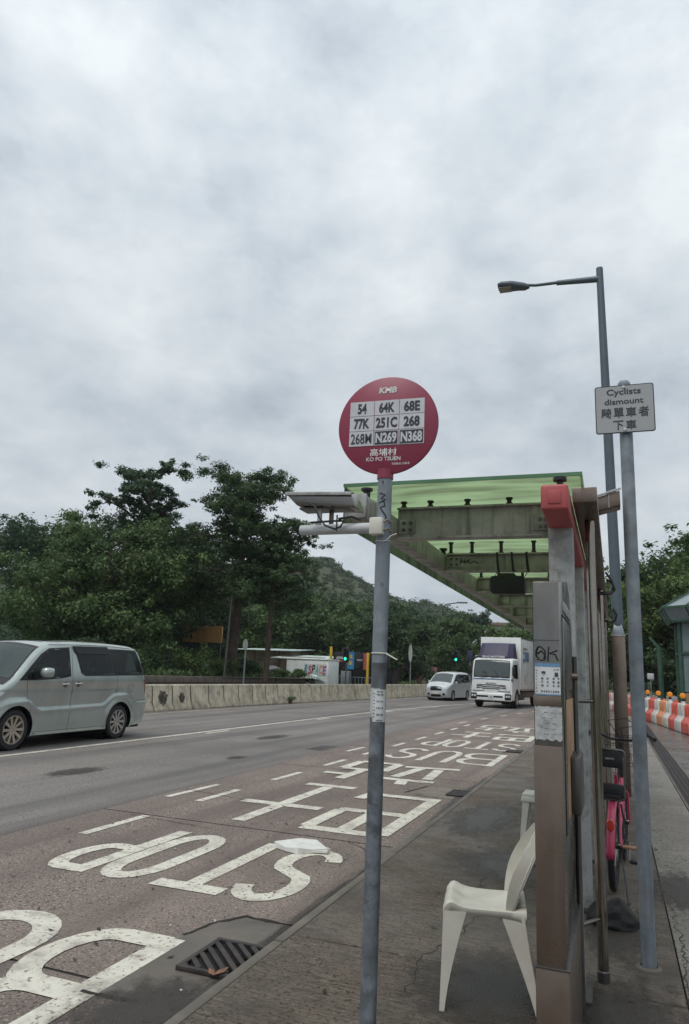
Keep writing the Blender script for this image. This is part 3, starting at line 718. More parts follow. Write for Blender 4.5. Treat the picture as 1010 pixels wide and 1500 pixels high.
# ------------------------------------------------------------------ concrete barrier blocks in the median
prof = [(-0.30, 0.0), (0.30, 0.0), (0.30, 0.07), (0.19, 0.30), (0.115, 0.84), (0.09, 0.87), (-0.09, 0.87), (-0.115, 0.84), (-0.19, 0.30), (-0.30, 0.07)]
def barrier_block(name, label):
    e = empty(name, (0, 0, 0), label, 'concrete barrier', 'concrete barrier blocks along the median')
    G().prism(prof, -0.568, 0.568, 'y').build('block', M['conc'], e, bevel=0.04, smooth=40, segs=3)
    G().prism([(a * .86, b * .97) for a, b in prof], 0.565, 0.635, 'y').build('gap_shade', M['crack'], e, smooth=0)  # added dark prism: paints the shade in the gap to the next block
    return e
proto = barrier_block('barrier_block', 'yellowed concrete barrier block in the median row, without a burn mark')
ORD = ['first', 'second', 'third', 'fourth', 'fifth', 'sixth', 'seventh', 'eighth', 'ninth', 'tenth', 'eleventh', 'twelfth', 'thirteenth', 'fourteenth', 'fifteenth', 'sixteenth', 'seventeenth', 'eighteenth', 'nineteenth', 'twentieth']
def ordinal(k): return ORD[k - 1] if k <= 20 else ('twenty ' + ORD[k - 21] if k < 30 else ('thirtieth' if k == 30 else 'thirty ' + ORD[k - 31]))
y = 12.0; first = True; i = 0
def bx(Y): return -14.66 + cl_(Y, 0.0015)
while y < 66:
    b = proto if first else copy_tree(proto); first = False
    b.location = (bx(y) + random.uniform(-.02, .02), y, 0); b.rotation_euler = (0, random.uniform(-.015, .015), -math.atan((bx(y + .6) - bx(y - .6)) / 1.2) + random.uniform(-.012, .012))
    if i < 8: b['label'] = 'yellowed concrete block behind the green van, %s before the large burn mark' % ordinal(8 - i)
    if i > 9: b['label'] = 'yellowed concrete median block, %s one right of the smaller burn mark' % ordinal(i - 9)
    if i in (9, 8):
        b['label'] = {8: 'concrete barrier block with the large black burn mark just behind the green van', 9: 'concrete barrier block with the smaller brown burn mark, second from the van'}[i]
        g = G(); rr = random.Random(i); n = 18; s = 0.27 if i == 8 else 0.19; vs = []
        for q in range(n):
            a = 6.283 * q / n; k = s * rr.uniform(0.75, 1.15)
            yy, z0 = k * math.cos(a) * 1.1, 0.42 + k * math.sin(a)
            xx = 0.19 - 0.075 * (z0 - 0.30) / 0.54 if z0 > 0.30 else 0.30 - 0.11 * (z0 - .07) / .23
            vs.append((xx + 0.003, yy, z0))
        vs.append((0.178, 0, 0.42))
        g.add(vs, [(q, (q + 1) % n, n) for q in range(n)])
        s_ = g.build('burn_mark', M['scorch'], None, smooth=0); s_.parent = b
    y += 1.2; i += 1
# little weed at the barrier foot
# ------------------------------------------------------------------ raised planting bed with a stone wall
bed = structure(strip(lambda Y: -19.45 + cl_(Y, .0015), lambda Y: -19.45 + cl_(Y, .0015) - 60, 8, 47, 1.0, 3).build('planting_bed', M['grass'], smooth=0))
wall = empty('stone_wall', (-19.4, 28, 0), 'low dark stone retaining wall behind the median barrier', 'stone wall')
G().bb(-19.46, -19.40, 10, 47, 0, 1.0).build('backing', M['pit'], wall, smooth=0)
sm = None
for row in range(3):
    yy = 18.0 + random.uniform(0, .4)
    while yy < 46:
        L = random.uniform(0.55, 0.95)
        g = G().box((-19.37, yy + L / 2, 0.19 + row * 0.34), (0.16 + random.uniform(-.03, .03), L - 0.03, 0.31))
        g.build('stone', M['stone'], wall, bevel=0.03, smooth=35)
        yy += L
# ================================================================== bus stop pole
bs = empty('bus_stop_sign', (-0.943, 3.0, PZ), 'tall grey bus stop pole with a round red route disc on top', 'bus stop sign')
# pole in its two states: upper clean, lower scuffed bare steel
G().tube([(-0.943, 3.0, 1.64), (-0.943, 3.0, 2.50)], 0.0325, 28).build('upper_pole', M['galv'], bs)
G().tube([(-0.943, 3.0, PZ), (-0.943, 3.0, 1.64)], 0.0325, 28).build('lower_pole', M['galvold'], bs)
th = R_(3); C = Vector((-0.936, 2.992, 2.71)); xd = Vector((math.cos(th), math.sin(th), 0)); yd = Vector((0, 0, 1)); nd = xd.cross(yd)
m3 = Matrix.Translation(C) @ Matrix.Rotation(th, 4, 'Z')
G().lathe([(0.0001, -0.009), (0.230, -0.009), (0.235, -0.006), (0.235, 0.006), (0.230, 0.009), (0.0001, 0.009)], (0, 0, 0), 'y', 96).xform(m3).build('disc', M['signred'], bs)
G().tube([(-0.943, 3.0, 2.455), (-0.943, 3.0, 2.50)], 0.037, 24).build('socket', M['signred'], bs)
def onsign(x, z, d=0.0105): return C + xd * (x + 0.936) + yd * (z - 2.71) + nd * d
SX0, SX1, SZ0, SZ1 = -1.117, -0.763, 2.612, 2.831
rows = [['54', '64K', '68E'], ['77K', '251C', '268'], ['268M', 'N269', 'N368']]
cw = (SX1 - SX0) / 3; chh = (SZ1 - SZ0) / 3
for r_ in range(3):
    for c_ in range(3):
        cx_ = SX0 + cw * (c_ + .5); cz_ = SZ1 - chh * (r_ + .5)
        dark = rows[r_][c_].startswith('N')
        g = G().box((0, 0, 0), (cw - 0.0025, 0.002, chh - 0.0025)); g.xform(Matrix.Translation(onsign(cx_, cz_, 0.010)) @ Matrix.Rotation(th, 4, 'Z'))
        cell = g.build('route_plate', M['white'], bs, smooth=0)
        if dark:
            g = G().box((0, 0, 0), (cw - 0.010, 0.001, chh - 0.010)); g.xform(Matrix.Translation(onsign(cx_, cz_, 0.0117)) @ Matrix.Rotation(th, 4, 'Z'))
            g.build('dark_field', M['ink'], cell, smooth=0)
        t = rows[r_][c_]
        text(t, 0.05, onsign(cx_, cz_, 0.0126), xd, yd, M['white'] if dark else M['ink'], cell, 'route_number', bold=0.012 if 'M' in t else 0.035,
             width={2: 0.043, 3: 0.074, 4: 0.099 if 'M' in t or 'N' in t else 0.100}[len(t)], height=0.050)
text('KMB', 0.03, onsign(-0.938, 2.880), xd, yd, M['pale'], bs, 'logo', bold=0.05, width=0.086, height=0.030, shear=0.15)
text('高埔村', 0.04, onsign(-0.951, 2.580), xd, yd, M['pale'], bs, 'place_name', bold=0.012, width=0.125, height=0.036)
text('KO PO TSUEN', 0.02, onsign(-0.950, 2.548), xd, yd, M['pale'], bs, 'place_name', bold=0.02, width=0.160, height=0.019)
text('KA06-E-1100-0', 0.01, onsign(-0.868, 2.523), xd, yd, M['pale'], bs, 'code', bold=0.01, width=0.08, height=0.0115)
g = G()
for z, x in ((2.437, 0.0), (1.98, 0.012)):
    g.tube([(-0.943 + x, 2.966, z), (-0.943 + x, 2.960, z)], 0.005, 8)
g.build('rivet', M['galvold'], bs)
# sticker with a phone number wrapped round the pole
def around(a, z, r=0.0335): return (-0.943 + r * math.sin(a), 3.0 - r * math.cos(a), z)
def wrap(a0, a1, z0, z1, r, name, m, parent, n=14):
    g = G(); vs = []
    for i in range(n + 1):
        a = a0 + (a1 - a0) * i / n; vs += [around(a, z0, r), around(a, z1, r)]
    g.add(vs, [(2 * i, 2 * i + 2, 2 * i + 3, 2 * i + 1) for i in range(n)]); return g.build(name, m, parent)
st = empty('pole_sticker', around(0, 1.41), 'white printed notice wrapped round the bus stop pole', 'sticker')
wrap(R_(-95), R_(30), 1.415, 1.535, 0.0333, 'old_backing', M['oldpaper'], st)
wrap(R_(-22), R_(85), 1.398, 1.530, 0.0337, 'notice', M['paper'], st)
for k, chx in enumerate('54031380'):
    a = R_(-12); p = around(a, 1.512 - k * 0.0135, 0.0345)
    text(chx, 0.01, p, (0, 0, -1), (math.cos(a), math.sin(a), 0), M['ink'], st, 'digit', bold=0.04, height=0.0075)
for i, a in enumerate((R_(18), R_(45))):
    for k, w_ in enumerate(('專業', '防水', '補漏', '清渠')):
        p = around(a, 1.508 - k * 0.027, 0.0345)
        text(w_, 0.01, p, (math.cos(a), math.sin(a), 0), (0, 0, 1), M['ink'], st, 'print', bold=0.02, width=0.013, height=0.008)
for z in (1.521, 1.404):
    a = R_(28); text('54031380', 0.01, around(a, z, 0.0350), (math.cos(a), math.sin(a), 0), (0, 0, 1), M['ink'], st, 'print', bold=0.03, width=0.026, height=0.006)
# graffiti squiggle
g = G(); pts = [(-20, 2.385), (20, 2.375), (-10, 2.36), (25, 2.355), (-25, 2.34), (15, 2.345), (20, 2.325), (-15, 2.318), (5, 2.30), (30, 2.28), (35, 2.262)]
g.tube([around(R_(a), z, 0.033) for a, z in pts], 0.0035, 6); g.build('graffiti', M['black'], bs)
# white clamp and cable ties
g = G()
g.box((-0.962, 2.962, 2.230), (0.062, 0.05, 0.078)); g.build('clamp', M['plastic'], bs, bevel=0.008)
g = G()
for z in (2.252, 2.212):
    g.tube([around(R_(a), z + (0.01 if a == 40 else 0), 0.043) for a in range(-100, 120, 20)], 0.0035, 6)
g.build('clamp_band', M['steelbrown'], bs)
g = G().tube([around(R_(a), 2.163 + 0.006 * math.sin(a / 40), 0.0345) for a in range(0, 361, 20)], 0.0022, 6)
g.tube([around(R_(40), 2.17, 0.035), around(R_(60), 2.19, 0.05), around(R_(75), 2.20, 0.07)], 0.002, 5); g.build('cable_tie', M['plastic'], bs)
g = G().tube([around(R_(a), 1.68, 0.0345) for a in range(0, 361, 20)], 0.0028, 6)
g.bar(around(R_(70), 1.68, 0.035), (-0.855, 2.97, 1.655), 0.010, 0.0025); g.build('cable_tie', M['plastic'], bs)
# side pipe with its tray
arm = empty('pipe_bracket', (-1.0, 2.98, 2.24), 'pale horizontal pipe clamped to the bus stop pole with a shallow metal tray', 'bracket')
G().tube([(-1.365, 3.05, 2.241), (-0.975, 2.995, 2.231)], 0.0245, 20).build('pipe', M['whitepipe'] if 'whitepipe' in M else M['greysteel'], arm)
G().bar((-1.268, 3.03, 2.262), (-1.266, 3.03, 2.375), 0.014, 0.02, (1, 0, 0)).build('post', M['greysteel'], arm, bevel=0.002)
G().bar((-1.228, 3.08, 2.262), (-1.228, 3.08, 2.36), 0.014, 0.02, (1, 0, 0)).build('post', M['steelbrown'], arm, bevel=0.002)
g = G(); g.prism([(-1.43, 2.405), (-1.105, 2.392), (-1.085, 2.335), (-1.375, 2.352)], 3.0, 3.14, 'y')
g.build('tray', M['steel'], arm, bevel=0.003)
G().bb(-1.37, -1.12, 3.02, 3.12, 2.336, 2.345).build('tray_panel', M['steeldark'], arm, bevel=0.002)
G().bar((-1.435, 2.995, 2.409), (-1.10, 2.995, 2.396), 0.012, 0.016).build('tray_rim', M['greysteel'], arm, bevel=0.002)
g = G().tube([(-1.31, 2.99, 2.355), (-1.275, 2.98, 2.34), (-1.25, 2.975, 2.29), (-1.215, 2.97, 2.245), (-1.165, 2.965, 2.225), (-1.135, 2.965, 2.235), (-1.125, 2.97, 2.262), (-1.18, 2.99, 2.268), (-1.30, 3.0, 2.266)], 0.005, 6)
g.tube([(-1.155, 2.966, 2.29), (-1.155, 2.966, 2.215)], 0.004, 6); g.tube([(-1.15, 2.97, 2.272), (-1.09, 2.98, 2.283), (-1.05, 3.0, 2.27)], 0.006, 6)
g.build('cable', M['black'], arm)

# ================================================================== shelter
sh = empty('bus_shelter', (-0.25, 4.0, PZ), 'bus shelter with a green roof on a red beam and grey posts', 'bus shelter')
CY = [4.0, 5.44, 6.88, 8.32, 9.76, 11.2, 12.64]
for i, y in enumerate(CY):
    g = G().box((-0.248, y + 0.075, (PZ + 2.42) / 2), (0.128, 0.15, 2.42 - PZ)); g.build('post', M['greysteel'], sh, bevel=0.008)
    G().box((-0.248, y + 0.075, PZ + 0.01), (0.2, 0.24, 0.02)).build('base_plate', M['steeldark'], sh, bevel=0.004)
# longitudinal red beam and its end cap
g = G(); g.bb(-0.310, -0.178, 3.55, 12.9, 2.412, 2.545); g.build('red_beam', M['red'], sh, bevel=0.016, segs=3)
g = G(); g.bb(-0.275, -0.213, 3.545, 3.552, 2.445, 2.512); g.build('beam_stamp', M['red'], sh, bevel=0.002)
# outer beam on the road side
G().bb(-1.335, -1.235, 3.63, 12.8, 2.415, 2.545).build('outer_beam', M['beam'], sh, bevel=0.006)
G().bb(-1.362, -1.238, 3.605, 3.629, 2.42, 2.555).build('beam_end_plate', M['greysteel'], sh, bevel=0.004)
# cross beams: I sections
for i, y in enumerate(CY):
    yy = y + 0.20 if i else 4.22
    zt = 2.608 if i == 0 else 2.556
    g = G(); g.bb(-1.234, -0.311, yy, yy + 0.012, 2.423, zt - 0.013); g.bb(-1.234, -0.311, yy - 0.03, yy + 0.06, 2.410, 2.422); g.bb(-1.234, -0.311, yy - 0.03, yy + 0.06, zt - 0.012, zt)
    b = g.build('cross_beam', M['beam'], sh, bevel=0.002)
    for xx in (-1.17, -0.372):
        g = G().bb(xx - 0.05, xx + 0.05, yy - 0.010, yy - 0.002, 2.445, 2.535); pl = g.build('bolt_plate', M['beam'], b, bevel=0.002)
        for bx_ in ((0.018, 0.052) if i < 2 else ()):
            pass
        for zz in (2.468, 2.512):
            for dx in ((-0.022, 0.022) if xx < -1 else (0.0, 0.03)):
                g = G().lathe([(0.0001, -0.014), (0.011, -0.014), (0.012, 0.0)], (xx + dx, yy - 0.008, zz), 'y', 6)
                g.build('bolt', M['steeldark'], b) if i < 2 else None
    for xx in (-1.20, -1.03, -0.80, -0.55):
        g = G().lathe([(0.021, 0.0), (0.021, 0.012), (0.014, 0.014), (0.014, 2.652 - zt - 0.012), (0.021, 2.652 - zt - 0.010), (0.021, 2.652 - zt), (0.0001, 2.652 - zt)], (xx, yy + 0.01, zt), 'z', 12); g.build('standoff', M['black'], b)
for y in (4.0, 6.0, 8.0, 10.0):
    G().lathe([(0.02, 0.0), (0.02, 0.06), (0.034, 0.062), (0.034, 0.075), (0.0001, 0.075)], (-1.285, y - 0.25, 2.545), 'z', 12).build('standoff', M['black'], sh)
G().lathe([(0.016, 0.0), (0.016, 0.05), (0.034, 0.052), (0.034, 0.07), (0.0001, 0.07)], (-0.225, 3.70, 2.545), 'z', 12).build('standoff', M['black'], sh)
# roof sheets and fascia
RY = [3.8, 5.25, 6.7, 8.15, 9.6, 11.05, 12.9]
for a, b in zip(RY, RY[1:]):
    g = G(); n = 8; vs = []
    P = []
    for i in range(n + 1):
        x = -1.442 + (1.318) * i / n; P.append((x, 2.652 + 0.008 * math.sin(math.pi * i / n)))
    P2 = [(x, z + 0.008) for x, z in reversed(P)]
    g.prism(P + P2, a + 0.004, b - 0.004, 'y'); g.build('roof_sheet', M['greensheet'], sh, smooth=40)
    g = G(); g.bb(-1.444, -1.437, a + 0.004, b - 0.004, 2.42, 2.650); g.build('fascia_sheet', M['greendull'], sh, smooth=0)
    G().bb(-1.436, -1.336, (a + b) / 2, (a + b) / 2 + 0.03, 2.50, 2.53).build('fascia_bracket', M['beam'], sh)
G().bb(-1.446, -0.118, 3.792, 3.800, 2.648, 2.668).build('roof_edge', M['greenedge'] if 'greenedge' in M else M['beam'], sh)
G().bb(-0.128, -0.118, 3.802, 12.9, 2.60, 2.66).build('roof_flange', M['greensheet'], sh, smooth=0)
# scribble on the second cross beam
g = G(); yy = 5.44 + 0.2 - 0.004
scr = [(-1.165, 2.505), (-1.145, 2.52), (-1.115, 2.515), (-1.11, 2.49), (-1.135, 2.475), (-1.155, 2.48), (-1.15, 2.495), (-1.10, 2.492), (-1.085, 2.51), (-1.09, 2.478), (-1.08, 2.49), (-1.045, 2.508), (-1.065, 2.492), (-1.04, 2.478), (-1.02, 2.49), (-0.995, 2.496), (-1.0, 2.482), (-0.975, 2.480)]
g.tube([(x, yy, z) for x, z in scr], 0.0035, 5); g.build('graffiti', M['black'], sh)
g = G()
for i, x in enumerate((-1.06, -1.035, -1.01, -0.985, -0.94, -0.91)):
    g.bar((x, 4.9, 2.648), (x + 0.01, 5.08, 2.648), 0.012, 0.002)
g.build('faint_print', M['beam'], sh)
# hanging display
mon = empty('hanging_display', (-0.71, 5.40, 2.2), 'black display case hung by straps under the shelter roof', 'display')
g = G(); g.prism([(-0.838, 2.222), (-0.822, 2.206), (-0.602, 2.206), (-0.588, 2.222), (-0.588, 2.322), (-0.60, 2.335), (-0.648, 2.338), (-0.665, 2.358), (-0.765, 2.358), (-0.785, 2.338), (-0.828, 2.335), (-0.838, 2.322)], 5.34, 5.46, 'y')
g.build('case', M['black'], mon, bevel=0.006)
for x in (-0.825, -0.712, -0.60):
    g = G().tube([(x, 5.59, 2.555), (x + 0.004, 5.585, 2.50), (x + 0.012, 5.585, 2.41)], 0.009, 8); g.tube([(x + 0.012, 5.585, 2.412), (x + 0.014, 5.62, 2.405)], 0.008, 8)
    if x != -0.712: g.tube([(x + 0.012, 5.57, 2.41), (x + 0.012, 5.40, 2.34)], 0.003, 6)
    g.build('strap', M['black'], mon)

# brown box beam on round posts beside the shelter
bb_ = empty('advert_frame', (-0.1, 4.25, PZ), 'stainless box beam carried on slim round steel posts beside the red beam', 'frame')
G().bb(-0.172, -0.050, 3.82, 11.7, 2.510, 2.590).build('box_beam', M['steelbrown'], bb_, bevel=0.004)
for i, y in enumerate((4.28, 7.7, 11.2)):
    G().tube([(-0.102, y, PZ), (-0.102, y, 2.512)], 0.027, 24).build('round_post', M['post_steel'], bb_)
    G().lathe([(0.031, 0), (0.031, 0.05), (0.027, 0.055)], (-0.102, y, PZ), 'z', 24).build('collar', M['steeldark'], bb_)
for (z, x0) in ((1.497, -0.25), (0.417, -0.20)):
    G().tube([(x0, 4.10, z), (-0.118, 4.25, z)], 0.011, 12).build('tie_bar', M['steel'], bb_)
g = G(); r = random.Random(4)
def coil(cx, cy, cz, pts, rad=0.012):
    G_ = G(); G_.tube([(cx + a, cy + b, cz + c) for a, b, c in pts], rad, 8); return G_
o = coil(-0.05, 6.9, 2.42, [(-.07, 0, -.03), (-.02, 0, -.04), (.05, 0, -.035), (.085, 0, 0), (.06, 0, .08), (.03, 0, .13), (.01, 0, .16)], 0.011).build('cable_bundle', M['black'], bb_)
coil(-0.05, 6.95, 2.40, [(-.07, 0, 0), (0, 0, .0), (.06, 0, .01), (.075, 0, .06), (.05, 0, .1), (.02, 0, .12)], 0.010).build('cable_bundle', M['black'], bb_)
coil(-0.04, 10.0, 2.44, [(-.07, 0, -.05), (0.02, 0, -.07), (.08, 0, -.05), (.10, 0, .02), (.06, 0, .10)], 0.016).build('cable_bundle', M['black'], bb_)
# bracket box on the far side of the beam
br = empty('side_bracket', (0.0, 4.5, 2.6), 'short brown tray bracket jutting out to the right of the box beam', 'bracket')
g = G(); g.prism([(-0.058, 2.595), (0.072, 2.628), (0.070, 2.722 - 0.005), (-0.058, 2.68)], 4.42, 4.56, 'y'); g.build('tray', M['steelbrown'], br, bevel=0.004)
G().bar((-0.06, 4.412, 2.685), (0.076, 4.412, 2.727), 0.012, 0.012).build('rim', M['greysteel'], br, bevel=0.002)
G().bar((0.008, 4.415, 2.612), (0.008, 4.415, 2.70), 0.004, 0.006, (0, 1, 0)).build('rib', M['greysteel'], br)
# tall panels further along the frame
pn = empty('steel_board', (-0.12, 8.6, PZ), 'tall brown steel side panel standing between the far round posts', 'panel')
G().bb(-0.128, -0.078, 8.2, 8.28, PZ, 2.06).build('post', M['steelbrown'], pn, bevel=0.004)
G().bb(-0.130, -0.075, 8.18, 8.30, 2.06, 2.09).build('cap', M['plastic'], pn, bevel=0.004)
G().bb(-0.125, -0.082, 8.3, 11.0, 0.35, 2.2).build('sheet', M['steeldark'], pn, bevel=0.004)

# ================================================================== stainless cabinet at the front
cb = empty('steel_cabinet', (-0.245, 3.4, PZ), 'brown stainless cabinet post with pasted notices at the end of the shelter', 'cabinet')
X0, X1, YF, YB = -0.300, -0.198, 3.0, 3.86
side = [(YF, PZ + 0.46), (YF, 1.99), (3.62, 2.07), (3.80, 2.02), (YB, 1.93), (YB, PZ + 0.46)]
g = G().prism([(y, z) for y, z in side], X0, X1, 'x'); g.build('body', M['steel'], cb, bevel=0.006)
G().bb(X0 - 0.002, X1 + 0.002, YF - 0.004, YF - 0.0005, PZ + 0.46, 1.35).build('front_sheet', M['steelbrown'], cb, bevel=0.001)
G().bb(X0 - 0.002, X1 + 0.002, YF - 0.004, YF - 0.0005, 1.50, 1.54).build('front_sheet', M['steelbrown'], cb, bevel=0.001)
G().bb(X0 - 0.006, X1 + 0.012, YF - 0.012, YB + 0.004, PZ, PZ + 0.455).build('plinth', M['steelbrown'], cb, bevel=0.005)
G().bb(X0 - 0.006, X1 + 0.014, YF - 0.014, YB + 0.006, PZ + 0.455, PZ + 0.462).build('plinth_lip', M['steeldark'], cb, bevel=0.001)
G().bb(X0 + 0.001, X1 - 0.001, YF - 0.0015, YF + 0.0, 1.752, 1.756).build('seam', M['steeldark'], cb)
G().bb(X1 - 0.001, X1 + 0.006, 3.16, 3.80, 1.0, 1.86).build('door', M['steel'], cb, bevel=0.004)
G().bb(X1 + 0.0055, X1 + 0.0085, 3.22, 3.74, 1.05, 1.52).build('door_panel', M['wood'], cb, bevel=0.001)
G().bb(X1 + 0.0055, X1 + 0.0075, 3.22, 3.74, 1.56, 1.82).build('door_pane', M['steeldark'], cb, bevel=0.001)
G().bb(X1 - 0.001, X1 + 0.004, 3.15, 3.80, 1.862, 1.87).build('door_gap', M['pit'], cb)
G().bb(X1 - 0.001, X1 + 0.005, 3.20, 3.74, 1.89, 1.935).build('slot', M['greysteel'], cb, bevel=0.001)
G().tube([(X1 + 0.012, 3.86, PZ), (X1 + 0.012, 3.86, 1.72)], 0.013, 14).build('edge_tube', M['steeldark'], cb)
G().lathe([(0.0001, 0.03), (0.016, 0.028), (0.018, 0.0)], (X1 + 0.006, 3.70, 1.62), 'x', 14).build('lock', M['steelbrown'], cb)
g = G(); r = random.Random(9)
for i in range(5):
    a = [(X1 + 0.02 + r.uniform(-.01, .012), 3.60 + r.uniform(-.04, .04), 1.26 + r.uniform(-.03, .03)) for _ in range(5)]
    g.tube(a, 0.004, 5)
g.build('wire_tangle', M['black'], cb)
G().bb(X1 + 0.008, X1 + 0.05, 3.4, 3.72, 1.04, 1.28).build('lower_box', M['steeldark'], cb, bevel=0.012)
def fr(x, z, d=0.005): return (x, YF - d, z)
# graffiti loops
g = G()
g.tube([fr(-0.288 + 0.016 + 0.018 * math.cos(a), 1.702 + 0.026 * math.sin(a) + 0.003 * math.cos(3 * a), 0.004) for a in [i * 0.4 for i in range(-2, 16)]], 0.003, 6)
g.tube([fr(x, z, 0.004) for x, z in ((-0.285, 1.70), (-0.268, 1.712), (-0.252, 1.69), (-0.256, 1.677), (-0.285, 1.679))], 0.003, 6)
g.tube([fr(x, z, 0.004) for x, z in ((-0.240, 1.728), (-0.244, 1.672))], 0.003, 6)
g.tube([fr(x, z, 0.004) for x, z in ((-0.206, 1.716), (-0.238, 1.702), (-0.215, 1.700), (-0.204, 1.676))], 0.003, 6)
g.build('graffiti', M['black'], cb)
# notices
po = empty('wall_notice', fr(-0.244, 1.54), 'white printed notice with large characters pasted on the cabinet front', 'notice')
g = G(); g.bb(-0.294, -0.197, YF - 0.0048, YF - 0.0042, 1.542, 1.663); g.build('sheet', M['paper'], po, smooth=0)
G().bb(-0.294, -0.197, YF - 0.0056, YF - 0.0050, 1.651, 1.664).build('band', M['bluep'], po, smooth=0)
G().bb(-0.294, -0.197, YF - 0.0056, YF - 0.0050, 1.541, 1.546).build('band', M['bluep'], po, smooth=0)
X_, Z_ = (1, 0, 0), (0, 0, 1)
def pr(s, x, z, w, h, m='ink', up=Z_, xd_=X_, b=0.02):
    text(s, 0.01, fr(x, z, 0.0062), xd_, up, M[m], po, 'print', bold=b, width=w, height=h)
pr('專', -0.261, 1.625, 0.017, 0.018, b=0.03); pr('業', -0.212, 1.621, 0.017, 0.018, b=0.03)
pr('24小時', -0.212, 1.640, 0.022, 0.006)
for i, (x, ws) in enumerate(((-0.266, ('高壓', '通渠')), (-0.245, ('防水', '補漏')), (-0.223, ('清理', '化糞')), (-0.205, ('搬運', '拆卸')))):
    for j, s_ in enumerate(''.join(ws)[:3]): pr(s_, x, 1.605 - 0.0135 * j, 0.009, 0.0085)
for k, c_ in enumerate('54031380'): pr(c_, -0.288, 1.636 - k * 0.0115, None, 0.0062, up=X_, xd_=(0, 0, -1), b=0.04)
pr('5 4 0 3 1 3 8 0', -0.237, 1.556, 0.068, 0.0082, b=0.05)
po2 = empty('wall_notice', fr(-0.245, 1.37), 'torn and scraped grey remains of a notice on the cabinet, lower of the two', 'notice')
g = G(); r = random.Random(2); top = []; bot = []
for i in range(17):
    x = -0.296 + 0.102 * i / 16; top.append((x, 1.497 + r.uniform(-.003, .003))); bot.append((x, 1.374 + r.uniform(-.005, .004)))
g.prism(top + bot[::-1], YF - 0.0052, YF - 0.0042, 'y'); g.build('sheet', M['oldpaper'], po2, smooth=0)
for k in range(5): 
    text('通渠 ‧ 1380', 0.01, fr(-0.245 + r.uniform(-.01, .01), 1.475 - k * 0.02, 0.0062), X_, Z_, M['inkgrey'], po2, 'faint_print', width=0.045, height=0.004)
# small notice and blue label on the second post
def fr2(x, z): return (x, 5.434, z)
po3 = empty('wall_notice', fr2(-0.21, 1.6), 'narrow white and blue notice pasted on a shelter post behind the cabinet', 'notice')
YP = 3.995
G().bb(-0.247, -0.184, 3.9935, 3.9945, 1.485, 1.60).build('sheet', M['paper'], po3, smooth=0)
G().bb(-0.247, -0.184, 3.9922, 3.9932, 1.485, 1.522).build('blue_label', M['bluep'], po3, smooth=0)
for k in range(6): text(('專業', '通渠補漏', '防水工程', '清理隔油', '54031380', '高壓')[k], 0.01, (-0.215, 3.9915, 1.587 - k * 0.0185), X_, Z_, M['ink'] if k < 4 else M['white'], po3, 'print', width=0.045, height=0.0095)
G().bb(-0.246, -0.186, 3.9938, 3.9946, 0.9, 1.475).build('scraped_strip', M['oldpaper'], po3, smooth=0)

# ================================================================== cyclists sign
cs = empty('cyclist_sign', (0.122, 4.58, PZ), 'white rectangular Cyclists dismount plate on a tall blue grey pole', 'road sign')
G().tube([(0.124, 4.58, 1.95), (0.124, 4.58, 3.44)], 0.0385, 30).build('upper_pole', M['galv'], cs)
G().tube([(0.122, 4.58, PZ), (0.124, 4.58, 1.95)], 0.0385, 30).build('lower_pole', M['galvworn'] if 'galvworn' in M else M['galv'], cs)
G().lathe([(0.0385, 0.0), (0.037, 0.012), (0.028, 0.026), (0.0001, 0.032)], (0.124, 4.58, 3.44), 'z', 30).build('cap', M['galv'], cs)
G().lathe([(0.07, 0), (0.065, 0.012), (0.045, 0.02)], (0.122, 4.58, PZ - 0.004), 'z', 24).build('footing', M['kerb'], cs)
SY = 4.525
def rrect(x0, x1, z0, z1, r, n=6):
    P = []
    for cx, cz, a0 in ((x1 - r, z1 - r, 0), (x0 + r, z1 - r, 90), (x0 + r, z0 + r, 180), (x1 - r, z0 + r, 270)):
        P += [(cx + r * math.cos(R_(a0 + 90 * i / n)), cz + r * math.sin(R_(a0 + 90 * i / n))) for i in range(n + 1)]
    return P
sx0, sx1, sz0, sz1 = -0.052, 0.292, 3.108, 3.422
G().prism(rrect(sx0, sx1, sz0, sz1, 0.016), SY, SY + 0.004, 'y').build('plate', M['ink'], cs, smooth=30)
G().prism(rrect(sx0 + 0.006, sx1 - 0.006, sz0 + 0.006, sz1 - 0.006, 0.012), SY - 0.0015, SY - 0.0002, 'y').build('face', M['signface'] if 'signface' in M else M['white'], cs, smooth=30)
def ct(s, x, z, w, h, b): text(s, 0.02, (x, SY - 0.003, z), X_, Z_, M['ink'], cs, 'lettering', bold=b, width=w, height=h)
ct('Cyclists', 0.118, 3.372, 0.200, 0.052, 0.02); ct('dismount', 0.117, 3.314, 0.226, 0.038, 0.02)
for k, c_ in enumerate('騎單車者'): ct(c_, 0.013 + k * 0.072, 3.240, 0.060, 0.066, 0.018)
for k, c_ in enumerate('下車'): ct(c_, 0.080 + k * 0.074, 3.158, 0.060, 0.062, 0.018)
for z in (3.408, 3.130):
    G().lathe([(0.0001, -0.006), (0.009, -0.005), (0.010, 0.0)], (0.118, SY - 0.002, z), 'y', 14).build('bolt', M['white'], cs)
g = G().tube([(0.12 + 0.042 * math.cos(a), 4.58 + 0.042 * math.sin(a), 3.28) for a in [i * 0.35 for i in range(19)]], 0.006, 6); g.build('bracket', M['steeldark'], cs)

